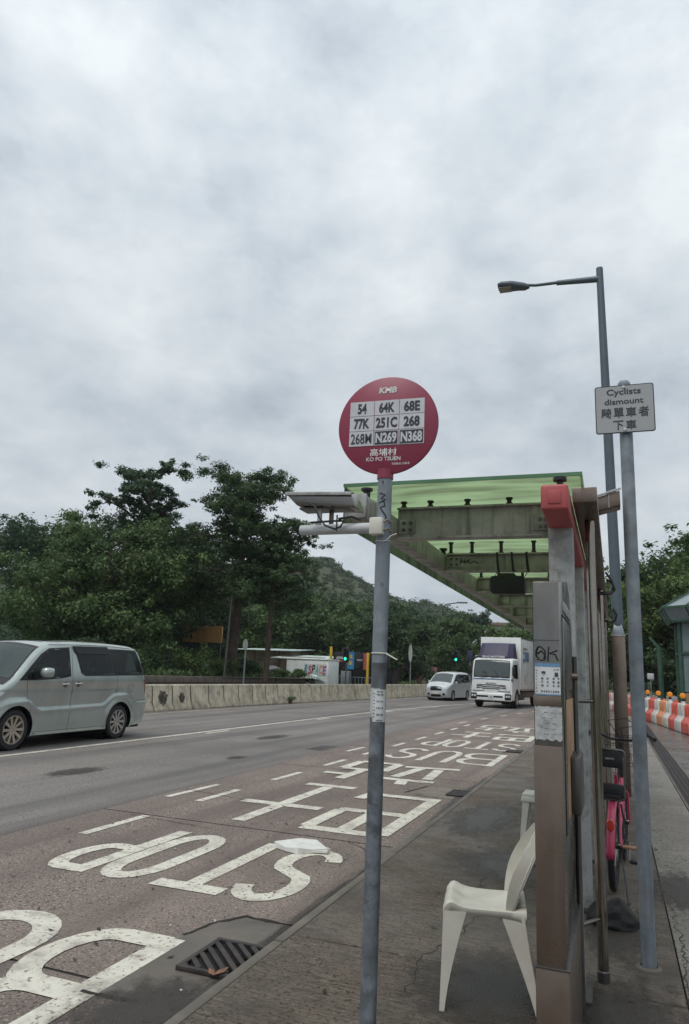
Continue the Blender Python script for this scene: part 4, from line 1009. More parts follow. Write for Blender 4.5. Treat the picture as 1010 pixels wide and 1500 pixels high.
# ================================================================== street lamp
sl = empty('street_lamp', (0.08, 11.0, PZ), 'tall dark street lamp with one arm reaching left over the road', 'street lamp')
G().tube([(0.075, 11.0, 2.4), (0.045, 11.0, 5.2), (0.01, 11.0, 8.03)], [0.078, 0.068, 0.052], 24).build('column', M['lamp_grey'], sl)
G().lathe([(0.052, 0), (0.050, 0.02), (0.0001, 0.03)], (0.01, 11, 8.03), 'z', 20).build('cap', M['lamp_grey'], sl)
g = G().bb(-0.015, 0.165, 10.9, 11.08, PZ, 2.26); g.build('base_box', M['steelbrown'], sl, bevel=0.012)
G().box((0.075, 10.99, 2.34), (0.18, 0.18, 0.16), top=0.55).build('base_cap', M['steelcap'] if 'steelcap' in M else M['galv'], sl, bevel=0.006)
G().bb(-0.02, 0.17, 10.895, 11.085, 2.245, 2.262).build('base_band', M['greysteel'], sl, bevel=0.002)
G().tube([(0.0, 11, 7.86), (-0.65, 11, 7.895)], [0.052, 0.040], 16).build('arm', M['lamp_grey'], sl)
G().tube([(-0.65, 11, 7.90), (-0.98, 11, 7.905), (-1.12, 11, 7.93)], [0.026, 0.024, 0.024], 14).build('spigot', M['lamp_grey'], sl)
g = G(); n = 12; sec = [(-1.08, 0.03, 0.045, 7.90), (-1.16, 0.075, 0.085, 7.91), (-1.27, 0.085, 0.10, 7.935), (-1.36, 0.12, 0.10, 7.95), (-1.52, 0.125, 0.085, 7.965), (-1.585, 0.105, 0.06, 7.96)]
vs = []
for x, hw, hh, zc in sec:
    for k in range(n):
        a = 2 * math.pi * k / n; vs.append((x, 11 + hw * math.copysign(abs(math.cos(a)) ** .6, math.cos(a)), zc + hh * 0.6 * math.copysign(abs(math.sin(a)) ** .7, math.sin(a))))
fs = [(i * n + k, i * n + (k + 1) % n, (i + 1) * n + (k + 1) % n, (i + 1) * n + k) for i in range(len(sec) - 1) for k in range(n)]
fs += [tuple(range(n)), tuple((len(sec) - 1) * n + k for k in reversed(range(n)))]
g.add(vs, fs); g.build('lamp_head', M['lamp_grey'], sl, smooth=50)
g = G().bb(-1.57, -1.37, 10.91, 11.09, 7.895, 7.908); g.build('lens', M['lens'] if 'lens' in M else M['oldpaper'], sl, bevel=0.003)
# far street lamp over the road bend
fl = empty('street_lamp', (-20.2, 90, 0), 'distant slim street lamp seen between the hill and the shelter roof', 'street lamp')
G().tube([(-20.2, 90, 0), (-20.2, 90, 9.6), (-19.7, 90, 10.4), (-18.2, 90, 10.6)], [0.12, .09, .08, .07], 8).build('column', M['lamp_grey'], fl)
G().box((-17.6, 90, 10.62), (1.3, 0.4, 0.16)).build('lamp_head', M['lamp_grey'], fl, bevel=0.03)

# ================================================================== monobloc chair
def monobloc(label):
    """front of the chair towards -X, seat 0.42 deep and wide, made at the origin on the floor"""
    e = empty('plastic_chair', (0, 0, 0), label, 'chair')
    P = M['plastic']
    def loft(sections, name, parent=e, closed=False, smooth=60):
        g = G(); n = len(sections[0]); vs = [p for s_ in sections for p in s_]
        fs = [(i * n + k, i * n + (k + 1) % n, (i + 1) * n + (k + 1) % n, (i + 1) * n + k) for i in range(len(sections) - 1) for k in range(n)]
        fs += [tuple(range(n)), tuple((len(sections) - 1) * n + k for k in reversed(range(n)))]
        return g.add(vs, fs).build(name, P, parent, smooth=smooth)
    # seat: saddle with rolled front and a skirt
    g = G(); nx, ny = 22, 18; vs = []
    def seatz(u, v):
        x = -0.215 + 0.44 * u; y = -0.205 + 0.41 * v
        z = 0.435 - 0.022 * math.sin(math.pi * min(1, max(0, (u - .05) / .9))) * (1 - (2 * v - 1) ** 4) + 0.010 * math.exp(-((u - .10) / .06) ** 2)
        z -= 0.018 * max(0, (0.06 - u) / 0.06) ** 2
        edge = abs(2 * v - 1)
        z -= 0.014 * max(0, (edge - 0.92) / 0.08) ** 2
        z += 0.01 * math.cos((v - .5) * 4 * math.pi) * math.exp(-((u - .12) / .12) ** 2)
        return (x, y * (1 - 0.06 * u), z)
    for i in range(nx + 1):
        for j in range(ny + 1): vs.append(seatz(i / nx, j / ny))
    fs = [(i * (ny + 1) + j, (i + 1) * (ny + 1) + j, (i + 1) * (ny + 1) + j + 1, i * (ny + 1) + j + 1) for i in range(nx) for j in range(ny)]
    off = len(vs)
    rim = [(0, j) for j in range(ny)] + [(i, ny) for i in range(nx)] + [(nx, j) for j in range(ny, 0, -1)] + [(i, 0) for i in range(nx, 0, -1)]
    idx = [i * (ny + 1) + j for i, j in rim]
    for q, a in enumerate(idx):
        x, y, z = vs[a]; u = (x + .215) / .44; vv = abs(y) / .205
        # skirt arches up between the legs
        drop = 0.024 + 0.022 * (abs(2 * u - 1) ** 4 if vv > .9 else abs(vv) ** 4)
        vs.append((x - (0.002 if u < .05 else 0), y * 1.006, z - drop))
    m_ = len(idx); fs += [(idx[q], idx[(q + 1) % m_], off + (q + 1) % m_, off + q) for q in range(m_)]
    g.add(vs, fs); so = g.build('seat', P, e, smooth=60)
    sm_ = so.modifiers.new('t', 'SOLIDIFY'); sm_.thickness = 0.005
    # legs: open L-shaped shells that taper
    for (fx, fy, tx, ty) in ((-0.228, -0.214, -0.2135, -0.2055), (-0.228, 0.214, -0.2135, 0.2055), (0.300, -0.205, 0.215, -0.194), (0.300, 0.205, 0.215, 0.194)):
        sx_, sy_ = (1 if fx > 0 else -1), (1 if fy > 0 else -1)
        secs = []
        for k in range(9):
            t = k / 8; w = 0.026 + 0.085 * (1 - t) ** 1.5 + 0.012 * (1 - t); th_ = 0.006
            x = tx + (fx - tx) * t ** 1.15; y = ty + (fy - ty) * t; z = 0.405 * (1 - t)
            P0 = (x, y); 
            pts = [(x, y), (x - sx_ * w, y), (x - sx_ * w, y - sy_ * th_), (x - sx_ * th_ * 1.4, y - sy_ * th_ * 1.4), (x - sx_ * th_, y - sy_ * w * .8), (x, y - sy_ * w * .8)]
            secs.append([(a, b, z) for a, b in pts])
        loft(secs, 'leg')
    # back: swept shell with vertical slots between rounded stiles
    def bk(v, s):
        # v -1..1 across, s 0..1 up
        x = 0.185 + 0.135 * s + 0.05 * s * s - 0.035 * (v * v) * (1 - s * .3) ; z = 0.425 + 0.43 * s - 0.07 * s * v * v
        y = v * (0.185 + 0.03 * math.sin(math.pi * min(1, s * 1.1)) - 0.03 * s * s)
        return Vector((x, y, z))
    g = G()
    def sheet(vf0, vf1, s0, s1, n1=6, n2=14):
        vs = []; 
        for i in range(n2 + 1):
            s = s0 + (s1 - s0) * i / n2
            for j in range(n1 + 1):
                v = vf0(s) + (vf1(s) - vf0(s)) * j / n1; vs.append(bk(v, s))
        g.add(vs, [(i * (n1 + 1) + j, i * (n1 + 1) + j + 1, (i + 1) * (n1 + 1) + j + 1, (i + 1) * (n1 + 1) + j) for i in range(n2) for j in range(n1)])
    for sg in (-1, 1): sheet(lambda s: sg * (0.74 - 0.1 * s), lambda s: sg * 1.0, 0.0, 0.86, 4)
    sheet(lambda s: -1.0, lambda s: 1.0, 0.86, 1.0, 20, 5)
    sheet(lambda s: -0.8, lambda s: 0.8, -0.03, 0.10, 12, 3)
    b_ = g.build('back_frame', P, e, smooth=60, merge=True)
    m1 = b_.modifiers.new('t', 'SOLIDIFY'); m1.thickness = 0.009; m1.offset = 0
    for k in range(4):
        c_ = -0.45 + 0.3 * k; g = G()
        vs = []
        for i in range(13):
            s = 0.08 + 0.80 * i / 12
            for j in (0, 1): vs.append(bk(c_ + (j - .5) * 0.2, s))
        g.add(vs, [(2 * i, 2 * i + 1, 2 * i + 3, 2 * i + 2) for i in range(12)])
        q = g.build('back_slat', P, e, smooth=60); m1 = q.modifiers.new('t', 'SOLIDIFY'); m1.thickness = 0.008; m1.offset = 0
    # side wings joining stile to the rear leg
    for sg in (-1, 1):
        secs = []
        for k in range(9):
            t = k / 8; p = bk(sg * 1.0, 0.9 * t) ; w = 0.034 + 0.034 * math.sin(math.pi * t)
            secs.append([(p.x - w, p.y, p.z), (p.x + 0.012, p.y, p.z), (p.x + 0.012, p.y - sg * 0.008, p.z), (p.x - w, p.y - sg * 0.008, p.z)])
        loft(secs, 'side_wing')
    return e
chair = monobloc('white plastic garden chair facing the road beside the brown cabinet')
chair.location = (-0.628, 3.80, PZ); chair.rotation_euler = (0, 0, R_(9)); chair.scale = (0.86, 0.86, 1.03)
# plastic stool behind
stl = empty('plastic_stool', (-0.68, 7.12, PZ), 'white plastic stool half hidden behind the cabinet, farther than the chair', 'stool')
g = G().box((-0.68, 7.12, PZ + 0.462), (0.27, 0.27, 0.025)); g.build('seat', M['plastic'], stl, bevel=0.012)
G().box((-0.68, 7.12, PZ + 0.43), (0.29, 0.29, 0.05), top=0.95).build('apron', M['plastic'], stl, bevel=0.012)
for sx_ in (-1, 1):
    for sy_ in (-1, 1):
        x, y = -0.68 + sx_ * 0.11, 7.12 + sy_ * 0.11
        g = G(); s = [(0, .055), (1, .035)]
        vs = []
        for z, o_, w in ((0.43, 0, .06), (0.0, 0.03, .035)):
            cx_, cy_ = x + sx_ * o_, y + sy_ * o_
            vs += [(cx_ + sx_ * .018, cy_ + sy_ * .018, PZ + z), (cx_ + sx_ * .018 - sx_ * w, cy_ + sy_ * .018, PZ + z), (cx_ + sx_ * .018 - sx_ * w, cy_ + sy_ * .010, PZ + z),
                   (cx_ + sx_ * .01, cy_ + sy_ * .01, PZ + z), (cx_ + sx_ * .010, cy_ + sy_ * .018 - sy_ * w, PZ + z), (cx_ + sx_ * .018, cy_ + sy_ * .018 - sy_ * w, PZ + z)]
        g.add(vs, [(k, (k + 1) % 6, 6 + (k + 1) % 6, 6 + k) for k in range(6)] + [(0, 1, 2, 3, 4, 5), (11, 10, 9, 8, 7, 6)])
        g.build('leg', M['plastic'], stl, smooth=30)
# ================================================================== vehicles
M['vanpaint'] = mat('van_paint', (0.40, 0.45, 0.42), 0.2, 0.45, var=0.04, vscale=2, coat=0.7, bump=0.0, dirt=((0.20, 0.22, 0.20), 0.35, 1.5))
M['mpvpaint'] = mat('mpv_paint', (0.55, 0.58, 0.58), 0.28, 0.25, var=0.03, vscale=2, coat=0.7)
M['truckpaint'] = mat('truck_paint', (0.76, 0.78, 0.765), 0.4, 0.0, var=0.04, vscale=1.5, coat=0.3, dirt=((0.5, 0.5, 0.47), 0.4, 1.2))
M['navy'] = mat('navy_paint', (0.035, 0.033, 0.075), 0.5, 0.0, var=0.1, vscale=2)
M['stripe'] = mat('blue_stripe', (0.05, 0.14, 0.25), 0.4)
M['trimblack'] = mat('black_trim', (0.012, 0.012, 0.013), 0.35, var=0.1)
M['glass'] = glass_mat('car_glass', (0.35, 0.40, 0.40), 0.35, body=(0.10, 0.125, 0.125))  # body colour lifted to stand in for sky reflected in the windscreen
M['darkglass'] = glass_mat('tinted_glass', (0.16, 0.19, 0.19), 0.45)
M['sideglass'] = glass_mat('side_glass', (0.42, 0.50, 0.48), 0.72, rough=0.02, body=(0.06, 0.075, 0.075))
M['screen'] = glass_mat('windscreen_glass', (0.55, 0.66, 0.64), 0.65, body=(0.16, 0.20, 0.20))  # pale body colour puts the sky's reflection into the glass itself
M['interior'] = mat('car_interior', (0.035, 0.036, 0.038), 0.8)
M['curtain'] = mat('curtain', (0.50, 0.52, 0.48), 0.9)
M['chrome'] = mat('chrome', (0.62, 0.62, 0.62), 0.15, 1.0, var=0.02)
M['alloy'] = mat('alloy', (0.50, 0.50, 0.48), 0.28, 0.8, var=0.05)
M['alloybronze'] = mat('dusty_alloy', (0.50, 0.45, 0.38), 0.35, 0.7, var=0.08)
M['taillight'] = mat('tail_lamp', (0.30, 0.015, 0.02), 0.15, coat=0.8)
M['lamplens'] = mat('headlamp_lens', (0.55, 0.60, 0.62), 0.1, 0.3, coat=1.0)
M['gap'] = mat('panel_gap', (0.01, 0.011, 0.011), 0.8)
M['plate'] = mat('number_plate', (0.62, 0.62, 0.58), 0.5)

class Pair(list):
    def build(s, *a, **k): return [g.build(*a, **k) for g in s][-1]

class Body:
    """closed vehicle body from a side outline (y, z): two curved sides joined by a bowed band over the top"""
    def __init__(s, top, bottom, width, r, bow):
        s.top = s.dense(top, 0.05); s.bottom = bottom; s.w = width; s.r = r; s.bow = bow
        s.T = np.array(s.top)
        d = np.gradient(s.T, axis=0); d /= np.linalg.norm(d, axis=1)[:, None] + 1e-9
        s.N = np.stack([-d[:, 1], d[:, 0]], 1)
    @staticmethod
    def dense(p, st):
        out = []
        for a, b in zip(p, p[1:]):
            n = max(1, int(math.hypot(b[0] - a[0], b[1] - a[1]) / st))
            out += [(a[0] + (b[0] - a[0]) * i / n, a[1] + (b[1] - a[1]) * i / n) for i in range(n)]
        return out + [p[-1]]
    @staticmethod
    def smooth(p, it=2):
        for _ in range(it):
            q = [p[0]]
            for a, b in zip(p, p[1:]):
                q += [(a[0] * .75 + b[0] * .25, a[1] * .75 + b[1] * .25), (a[0] * .25 + b[0] * .75, a[1] * .25 + b[1] * .75)]
            p = q + [p[-1]]
        return p
    def x(s, y, z):
        P = s.T; A = P[:-1]; B = P[1:]; D = B - A; L = (D ** 2).sum(1) + 1e-12
        t = np.clip(((y - A[:, 0]) * D[:, 0] + (z - A[:, 1]) * D[:, 1]) / L, 0, 1)
        dd = np.hypot(A[:, 0] + t * D[:, 0] - y, A[:, 1] + t * D[:, 1] - z).min()
        ins = 0 if dd >= s.r else s.r - math.sqrt(max(0, s.r ** 2 - (s.r - dd) ** 2))
        return s.w(y, z) - ins
    @staticmethod
    def tess(poly, gy=0.06, gz=0.06):
        bm = bmesh.new(); vs = [bm.verts.new((0, a, b)) for a, b in poly]; bm.faces.new(vs)
        ys = [p[0] for p in poly]; zs = [p[1] for p in poly]
        for ax, lo, hi, st in ((1, min(ys), max(ys), gy), (2, min(zs), max(zs), gz)):
            k = math.ceil(lo / st) * st
            while k < hi:
                co = [0, 0, 0]; no = [0, 0, 0]; co[ax] = k + 1e-4; no[ax] = 1
                bmesh.ops.bisect_plane(bm, geom=bm.verts[:] + bm.edges[:] + bm.faces[:], plane_co=co, plane_no=no, dist=1e-5)
                k += st
        bm.verts.index_update()
        V = [(v.co.y, v.co.z) for v in bm.verts]; F = [tuple(v.index for v in f.verts) for f in bm.faces]
        bm.free(); return V, F
    @staticmethod
    def inside(p, poly):
        c = False
        for (ax, ay), (bx_, by_) in zip(poly, poly[1:] + poly[:1]):
            if (ay > p[1]) != (by_ > p[1]) and p[0] < (bx_ - ax) * (p[1] - ay) / (by_ - ay) + ax: c = not c
        return c
    @staticmethod
    def cut(V, F, holes):
        out = []
        for f in F:
            c = (sum(V[i][0] for i in f) / len(f), sum(V[i][1] for i in f) / len(f))
            if not any(Body.inside(c, h) for h in holes): out.append(f)
        return out
    def sides(s, g, poly, off=0.0, gy=0.06, sides=(1, -1), holes=()):
        V, F = s.tess(poly, gy, gy); F = s.cut(V, F, holes)
        for sg in sides: g.add([(sg * (s.x(y, z) + off), y, z) for y, z in V], F)
        return g
    def panel(s, poly, off, sides=(1, -1), gy=0.12, holes=()):
        """a raised panel on the body side with a skirt back to the skin"""
        V, F = s.tess(poly, gy, gy); F = s.cut(V, F, holes); n = len(poly); out = Pair()
        for sg in sides:
            g = G(); out.append(g)
            g.add([(sg * (s.x(y, z) + off), y, z) for y, z in V], F)
            P = s.dense(list(poly) + [poly[0]], 0.12)
            m = len(P) - 1
            vs = [(sg * (s.x(*p) + off), *p) for p in P[:-1]] + [(sg * (s.x(*p) - 0.01), *p) for p in P[:-1]]
            g.add(vs, [(i, (i + 1) % m, m + (i + 1) % m, m + i) for i in range(m)])
        return out
    def band(s, g, i0=0, i1=None, u0=-1, u1=1, off=0.0, m=14, hole=None):
        i1 = len(s.top) - 1 if i1 is None else i1
        vs = []
        for i in range(i0, i1 + 1):
            y, z = s.top[i]; xe = s.w(y, z) - s.r; ny, nz = s.N[i]; b = s.bow(y, z)
            a0 = u0(i) if callable(u0) else u0; a1 = u1(i) if callable(u1) else u1
            for j in range(m + 1):
                u = a0 + (a1 - a0) * j / m; k = b * (1 - u * u) + off
                vs.append((u * xe, y + ny * k, z + nz * k))
        n = i1 - i0
        return g.add(vs, [(i * (m + 1) + j, (i + 1) * (m + 1) + j, (i + 1) * (m + 1) + j + 1, i * (m + 1) + j + 1) for i in range(n) for j in range(m)
                          if not (hole and hole[0] <= i0 + i < hole[1] and hole[2] <= j < m - hole[2])])
    def idx(s, y, z): return int(np.argmin(np.hypot(s.T[:, 0] - y, s.T[:, 1] - z)))
def wheel(parent, x, y, r, w, side, spokes, rimmat, tw=0.0, rr=0.70, twin=False):
    e = bpy.data.objects.new('wheel', None); scene.collection.objects.link(e); e.parent = parent
    off = rootloc(parent); e.location = (x, y, r) 
    # built round the hub, in the vehicle's own frame
    s = side
    t = G().lathe([(r * rr, -w / 2), (r * 0.93, -w / 2), (r, -w * .36), (r, w * .36), (r * 0.93, w / 2), (r * rr, w / 2)], (0, 0, 0), 'x', 40, close=True).build('tyre', M['rubber'], None, smooth=40); t.parent = e
    g = G().lathe([(r * rr * 1.02, s * w * .50), (r * rr * 0.94, s * w * .50), (r * rr * 0.90, s * w * .28), (r * rr * .86, -s * w * .3)], (0, 0, 0), 'x', 40)
    g.lathe([(0.001, s * w * .38), (r * .15, s * w * .38), (r * .17, s * w * .30)], (0, 0, 0), 'x', 18)
    for k in range(spokes):
        a = 2 * math.pi * k / spokes
        c, sn = math.cos(a), math.sin(a); c2, s2 = -sn, c
        r0, r1 = r * .10, r * rr * .93; w0, w1 = r * .055, r * .075
        vs = []
        for xx in (s * w * .22, s * w * .40):
            for q, ww in ((r0, w0), (r1, w1)):
                xo = xx + (s * w * .06 if q == r1 else 0)
                vs += [(xo, c * q + c2 * ww, sn * q + s2 * ww), (xo, c * q - c2 * ww, sn * q - s2 * ww)]
        g.add(vs, [(0, 1, 3, 2), (4, 6, 7, 5), (0, 2, 6, 4), (1, 5, 7, 3), (2, 3, 7, 6)])
    o = g.build('rim', rimmat, None, smooth=30); o.parent = e
    o = G().lathe([(0.001, -s * w * .1), (r * rr * .9, -s * w * .1)], (0, 0, 0), 'x', 24).build('brake', M['steeldark'], None); o.parent = e
    return e

# ---------------------------------------------------------------- grey green people carrier
van = empty('passenger_van', (0, 0, 0), 'pale grey green people carrier cut by the left edge of the photo', 'van')
WB0, WB1, WR = 0.90, 3.80, 0.345
def arch_pts(c, r, z0, rev=True):
    a0 = math.asin(max(-1, min(1, (z0 - WR) / r)))
    pts = [(c + r * math.cos(a), WR + r * math.sin(a)) for a in np.linspace(a0, math.pi - a0, 22)]
    return pts
vt = Body.smooth([(0.10, 0.24), (0.02, 0.40), (0.0, 0.66), (0.10, 0.88), (0.40, 1.02), (0.72, 1.16), (1.00, 1.44), (1.34, 1.75), (1.62, 1.86), (2.2, 1.92), (3.1, 1.94), (3.9, 1.93), (4.30, 1.90), (4.45, 1.83), (4.60, 1.52), (4.72, 1.16), (4.83, 0.82), (4.84, 0.55), (4.80, 0.36), (4.74, 0.28)], 2)
vb = [(4.74, 0.28), (4.30, 0.24)] + arch_pts(WB1, 0.41, 0.22) + arch_pts(WB0, 0.41, 0.22) + [(0.42, 0.24), (0.10, 0.24)]
def vw(y, z):
    base = 0.895
    if z > 1.18: base -= 0.135 * ((z - 1.18) / 0.72) ** 1.15
    if z < 0.55: base -= 0.035 * ((0.55 - z) / 0.35) ** 2
    base -= 0.16 * max(0, (0.95 - y) / 0.95) ** 2.2 + 0.05 * max(0, (y - 4.2) / 0.65) ** 2
    zc = 0.655 + 0.02 * (y - 2.0)                     # the moulding along the doors and over the wheels
    for cc in (WB0, WB1):
        zc += 0.19 * math.exp(-((y - cc) / 0.42) ** 4) if abs(y - cc) < 0.9 else 0
    base += 0.016 * math.exp(-((z - zc) / 0.035) ** 2) * (1 if z < zc else 1) - (0.012 if z > zc and z < 1.0 else 0) * min(1, (z - zc) / 0.05)
    for cc in (WB0, WB1):
        d = math.hypot(y - cc, z - WR); base += 0.022 * math.exp(-((d - 0.43) / 0.07) ** 2)
    return base
VB = Body(vt, vb, vw, 0.085, lambda y, z: 0.11 if y < 0.35 else (0.07 if y < 1.5 else (0.035 if y < 4.3 else 0.04)))
WF = [(1.27, 1.23), (1.30, 1.50), (1.52, 1.68), (1.70, 1.75), (2.13, 1.785), (2.16, 1.285), (1.9, 1.245)]
WS = [(2.36, 1.79), (3.28, 1.81), (3.50, 1.33), (2.64, 1.31), (2.54, 1.34)]
WR_ = [(3.44, 1.80), (4.27, 1.81), (4.55, 1.37), (3.66, 1.34)]
HOL = [WF, WS, WR_]
iA, iB = VB.idx(0.78, 1.2), VB.idx(1.38, 1.78)
g = G(); VB.sides(g, VB.top + vb[1:-1], 0, 0.035, holes=HOL); VB.band(g, hole=(iA, iB, 1), m=20)
g.build('body', M['vanpaint'], van, smooth=50, merge=True)
G().bb(-0.80, 0.80, 0.25, 4.65, 0.20, 0.42).build('underbody', M['gap'], van)
for cc in (WB0, WB1): G().lathe([(0.43, -0.82), (0.43, 0.82)], (0, cc, WR), 'x', 30).build('wheel_well', M['gap'], van)
G().bb(-0.72, 0.72, 1.0, 4.5, 0.45, 0.80).build('cabin_floor', M['interior'], van)
G().bb(-0.70, 0.70, 0.85, 1.25, 0.8, 1.16).build('dashboard', M['interior'], van, bevel=0.08)
M['seatcloth'] = mat('seat_cloth', (0.20, 0.20, 0.19), 0.9, var=0.1)
for yy, xs_ in ((1.95, (-0.38, 0.38)), (2.95, (-0.42, 0.42)), (3.75, (-0.42, 0.42))):
    for xx in xs_:
        G().box((xx, yy - .2, 0.88), (0.50, 0.50, 0.16)).build('seat', M['seatcloth'], van, bevel=0.05)
        G().box((xx, yy + .10, 1.15), (0.50, 0.14, 0.62), rx=-0.2).build('seat_back', M['seatcloth'], van, bevel=0.05)
        G().box((xx, yy + .18, 1.52), (0.26, 0.10, 0.17), rx=-0.2).build('headrest', M['seatcloth'], van, bevel=0.04)
g = G()
g.v = [(0.36 + 0.18 * math.cos(q), 1.38, 1.12 + 0.18 * math.sin(q)) for q in ()]
G().lathe([(0.18 + .014 * math.cos(q), .014 * math.sin(q)) for q in [k * 1.0472 for k in range(6)]], (-0.36, 1.36, 1.18), 'y', 24, close=True).build('steering_wheel', M['interior'], van)
VB.panel([(0.86, 1.185), (1.12, 1.42), (1.40, 1.66), (1.62, 1.775), (2.17, 1.815), (2.20, 1.265), (1.9, 1.22), (1.3, 1.19)], 0.003, gy=0.03, holes=HOL).build('window_surround', M['trimblack'], van, smooth=40)
VB.panel([(1.27, 1.23), (1.30, 1.50), (1.52, 1.68), (1.70, 1.75), (2.13, 1.785), (2.16, 1.285), (1.9, 1.245)], 0.007).build('front_window', M['sideglass'], van, smooth=40)
VB.panel([(0.93, 1.20), (1.10, 1.36), (1.235, 1.48), (1.215, 1.215)], 0.007).build('quarter_light', M['darkglass'], van, smooth=40)
VB.panel([(2.31, 1.82), (4.31, 1.84), (4.64, 1.345), (4.66, 1.31), (2.62, 1.275), (2.50, 1.32)], 0.003, gy=0.03, holes=HOL).build('window_surround', M['trimblack'], van, smooth=40)
VB.panel([(2.36, 1.79), (3.28, 1.81), (3.50, 1.33), (2.64, 1.31), (2.54, 1.34)], 0.007).build('sliding_window', M['sideglass'], van, smooth=40)
VB.panel([(3.44, 1.80), (4.27, 1.81), (4.55, 1.37), (3.66, 1.34)], 0.007).build('rear_window', M['sideglass'], van, smooth=40)
# curtain folds just visible in the rear side window
g = G()
for k in range(9):
    y0 = 4.02 + k * 0.045; t = k / 8
    VV = [(y0 - .05 * 1, 1.375 + .0), (y0 + 0.038, 1.375), (min(y0 * .0 + 4.12 + t * .10 + .012, 4.3), 1.76), (4.10 + t * .10, 1.76)]
    g.add([(VB.x(y, z) - 0.05 + 0.012 * (k % 2), y, z) for y, z in VV], [(0, 1, 2, 3)])
g.build('curtain', M['curtain'], van, smooth=0)
VB.panel([(2.27, 1.84), (3.29, 1.865), (3.40, 1.74), (3.30, 1.72), (2.40, 1.70), (2.33, 1.72)], 0.030).build('rain_visor', M['darkglass'], van, smooth=40)
VB.panel([(2.27, 1.845), (3.29, 1.87), (3.305, 1.855), (2.28, 1.83)], 0.032).build('visor_rim', M['trimblack'], van, smooth=40)
iA, iB = VB.idx(0.78, 1.2), VB.idx(1.38, 1.78)
g = G(); VB.band(g, iA - 2, iB + 1, -1.0, 1.0, 0.004, 20, (iA, iB, 1)); g.build('windscreen_surround', M['trimblack'], van, smooth=50)
g = G(); VB.band(g, iA, iB, -0.965, 0.965, 0.009); g.build('windscreen', M['screen'], van, smooth=50)
g = G(); VB.band(g, VB.idx(1.75, 1.88), VB.idx(2.6, 1.93), -0.6, 0.6, 0.006); g.build('sunroof', M['darkglass'], van, smooth=50)
iC, iD = VB.idx(4.50, 1.75), VB.idx(4.70, 1.22)
g = G(); VB.band(g, iC, iD, -0.9, 0.9, 0.006); g.build('tailgate_window', M['darkglass'], van, smooth=50)
# seams
def seam(B, path, parent, w=0.008, off=0.0015, name='panel_gap', m='gap', sides=(1, -1)):
    P = Body.dense(path, 0.06); out = Pair()
    for sg in sides:
        vs = []; g = G(); out.append(g)
        for i, p in enumerate(P):
            q = P[min(i + 1, len(P) - 1)]; o = P[max(i - 1, 0)]; d = Vector((q[0] - o[0], q[1] - o[1])).normalized()
            for k in (-.5, .5):
                y, z = p[0] - d.y * w * k, p[1] + d.x * w * k; vs.append((sg * (B.x(y, z) + off), y, z))
        g.add(vs, [(2 * i, 2 * i + 1, 2 * i + 3, 2 * i + 2) for i in range(len(P) - 1)])
    return out.build(name, M[m], parent, smooth=40)
seam(VB, [(1.06, 1.19), (1.10, 0.95), (1.20, 0.70), (1.22, 0.26)], van)
seam(VB, [(2.25, 1.27), (2.27, 1.0), (2.25, 0.24)], van); seam(VB, [(2.245, 1.28), (2.24, 1.80), (2.2, 1.84)], van)
seam(VB, [(3.64, 1.30), (3.66, 1.0), (3.64, 0.85)], van); seam(VB, [(3.40, 0.50), (3.34, 0.24)], van)
seam(VB, [(1.22, 0.28), (3.34, 0.285)], van, 0.006); seam(VB, [(2.26, 0.985), (3.66, 1.02)], van, 0.004)
seam(VB, [(1.65, 1.84), (2.3, 1.868), (3.3, 1.888), (4.2, 1.865)], van, 0.008, 0.002)
seam(VB, [(1.30, 0.625), (2.3, 0.645), (3.40, 0.67)], van, 0.012, 0.003, 'moulding', 'chrome', (1, -1))
seam(VB, [(4.25, 0.74), (4.80, 0.76)], van, 0.010, 0.002)
seam(VB, [(4.05, 1.10), (4.22, 1.11), (4.22, 0.96), (4.05, 0.95), (4.05, 1.10)], van, 0.005)
for (y, z) in ((2.06, 1.115), (2.42, 1.125)):
    for sg in (1, -1):
        x = sg * VB.x(y, z)
        o = G().lathe([(0.0001, 0), (0.045, 0.0), (0.05, sg * 0.003)], (x, y, z - 0.01), 'x', 16).build('handle_recess', M['steeldark'], van)
        G().tube([(x, y - 0.085, z), (x + sg * 0.032, y - 0.06, z + 0.005), (x + sg * 0.036, y, z + 0.007), (x + sg * 0.032, y + 0.06, z + 0.005), (x, y + 0.085, z)], 0.014, 8).build('door_handle', M['chrome'], van)
# mirror
for sg in (1, -1):
    e = bpy.data.objects.new('door_mirror', None); scene.collection.objects.link(e); e.parent = van
    x = sg * VB.x(1.30, 1.24)
    g = G(); n = 14; vs = []
    sec = [(1.26, .015, .02), (1.28, .07, .07), (1.33, .105, .088), (1.40, .11, .09), (1.44, .105, .085)]
    for y, a, b in sec:
        for k in range(n):
            t = 2 * math.pi * k / n; ct_, st_ = math.cos(t), math.sin(t)
            vs.append((x + sg * 0.15 + a * math.copysign(abs(ct_) ** .65, ct_), y, 1.335 + b * math.copysign(abs(st_) ** .65, st_)))
    fs = [(i * n + k, i * n + (k + 1) % n, (i + 1) * n + (k + 1) % n, (i + 1) * n + k) for i in range(len(sec) - 1) for k in range(n)] + [tuple(range(n)), tuple((len(sec) - 1) * n + k for k in range(n))]
    g.add(vs, fs); o = g.build('mirror_shell', M['vanpaint'], None, smooth=50); o.parent = e
    o = G().box((x + sg * 0.03, 1.37, 1.265), (0.12, 0.07, 0.05)).build('mirror_foot', M['trimblack'], None, bevel=0.015); o.parent = e
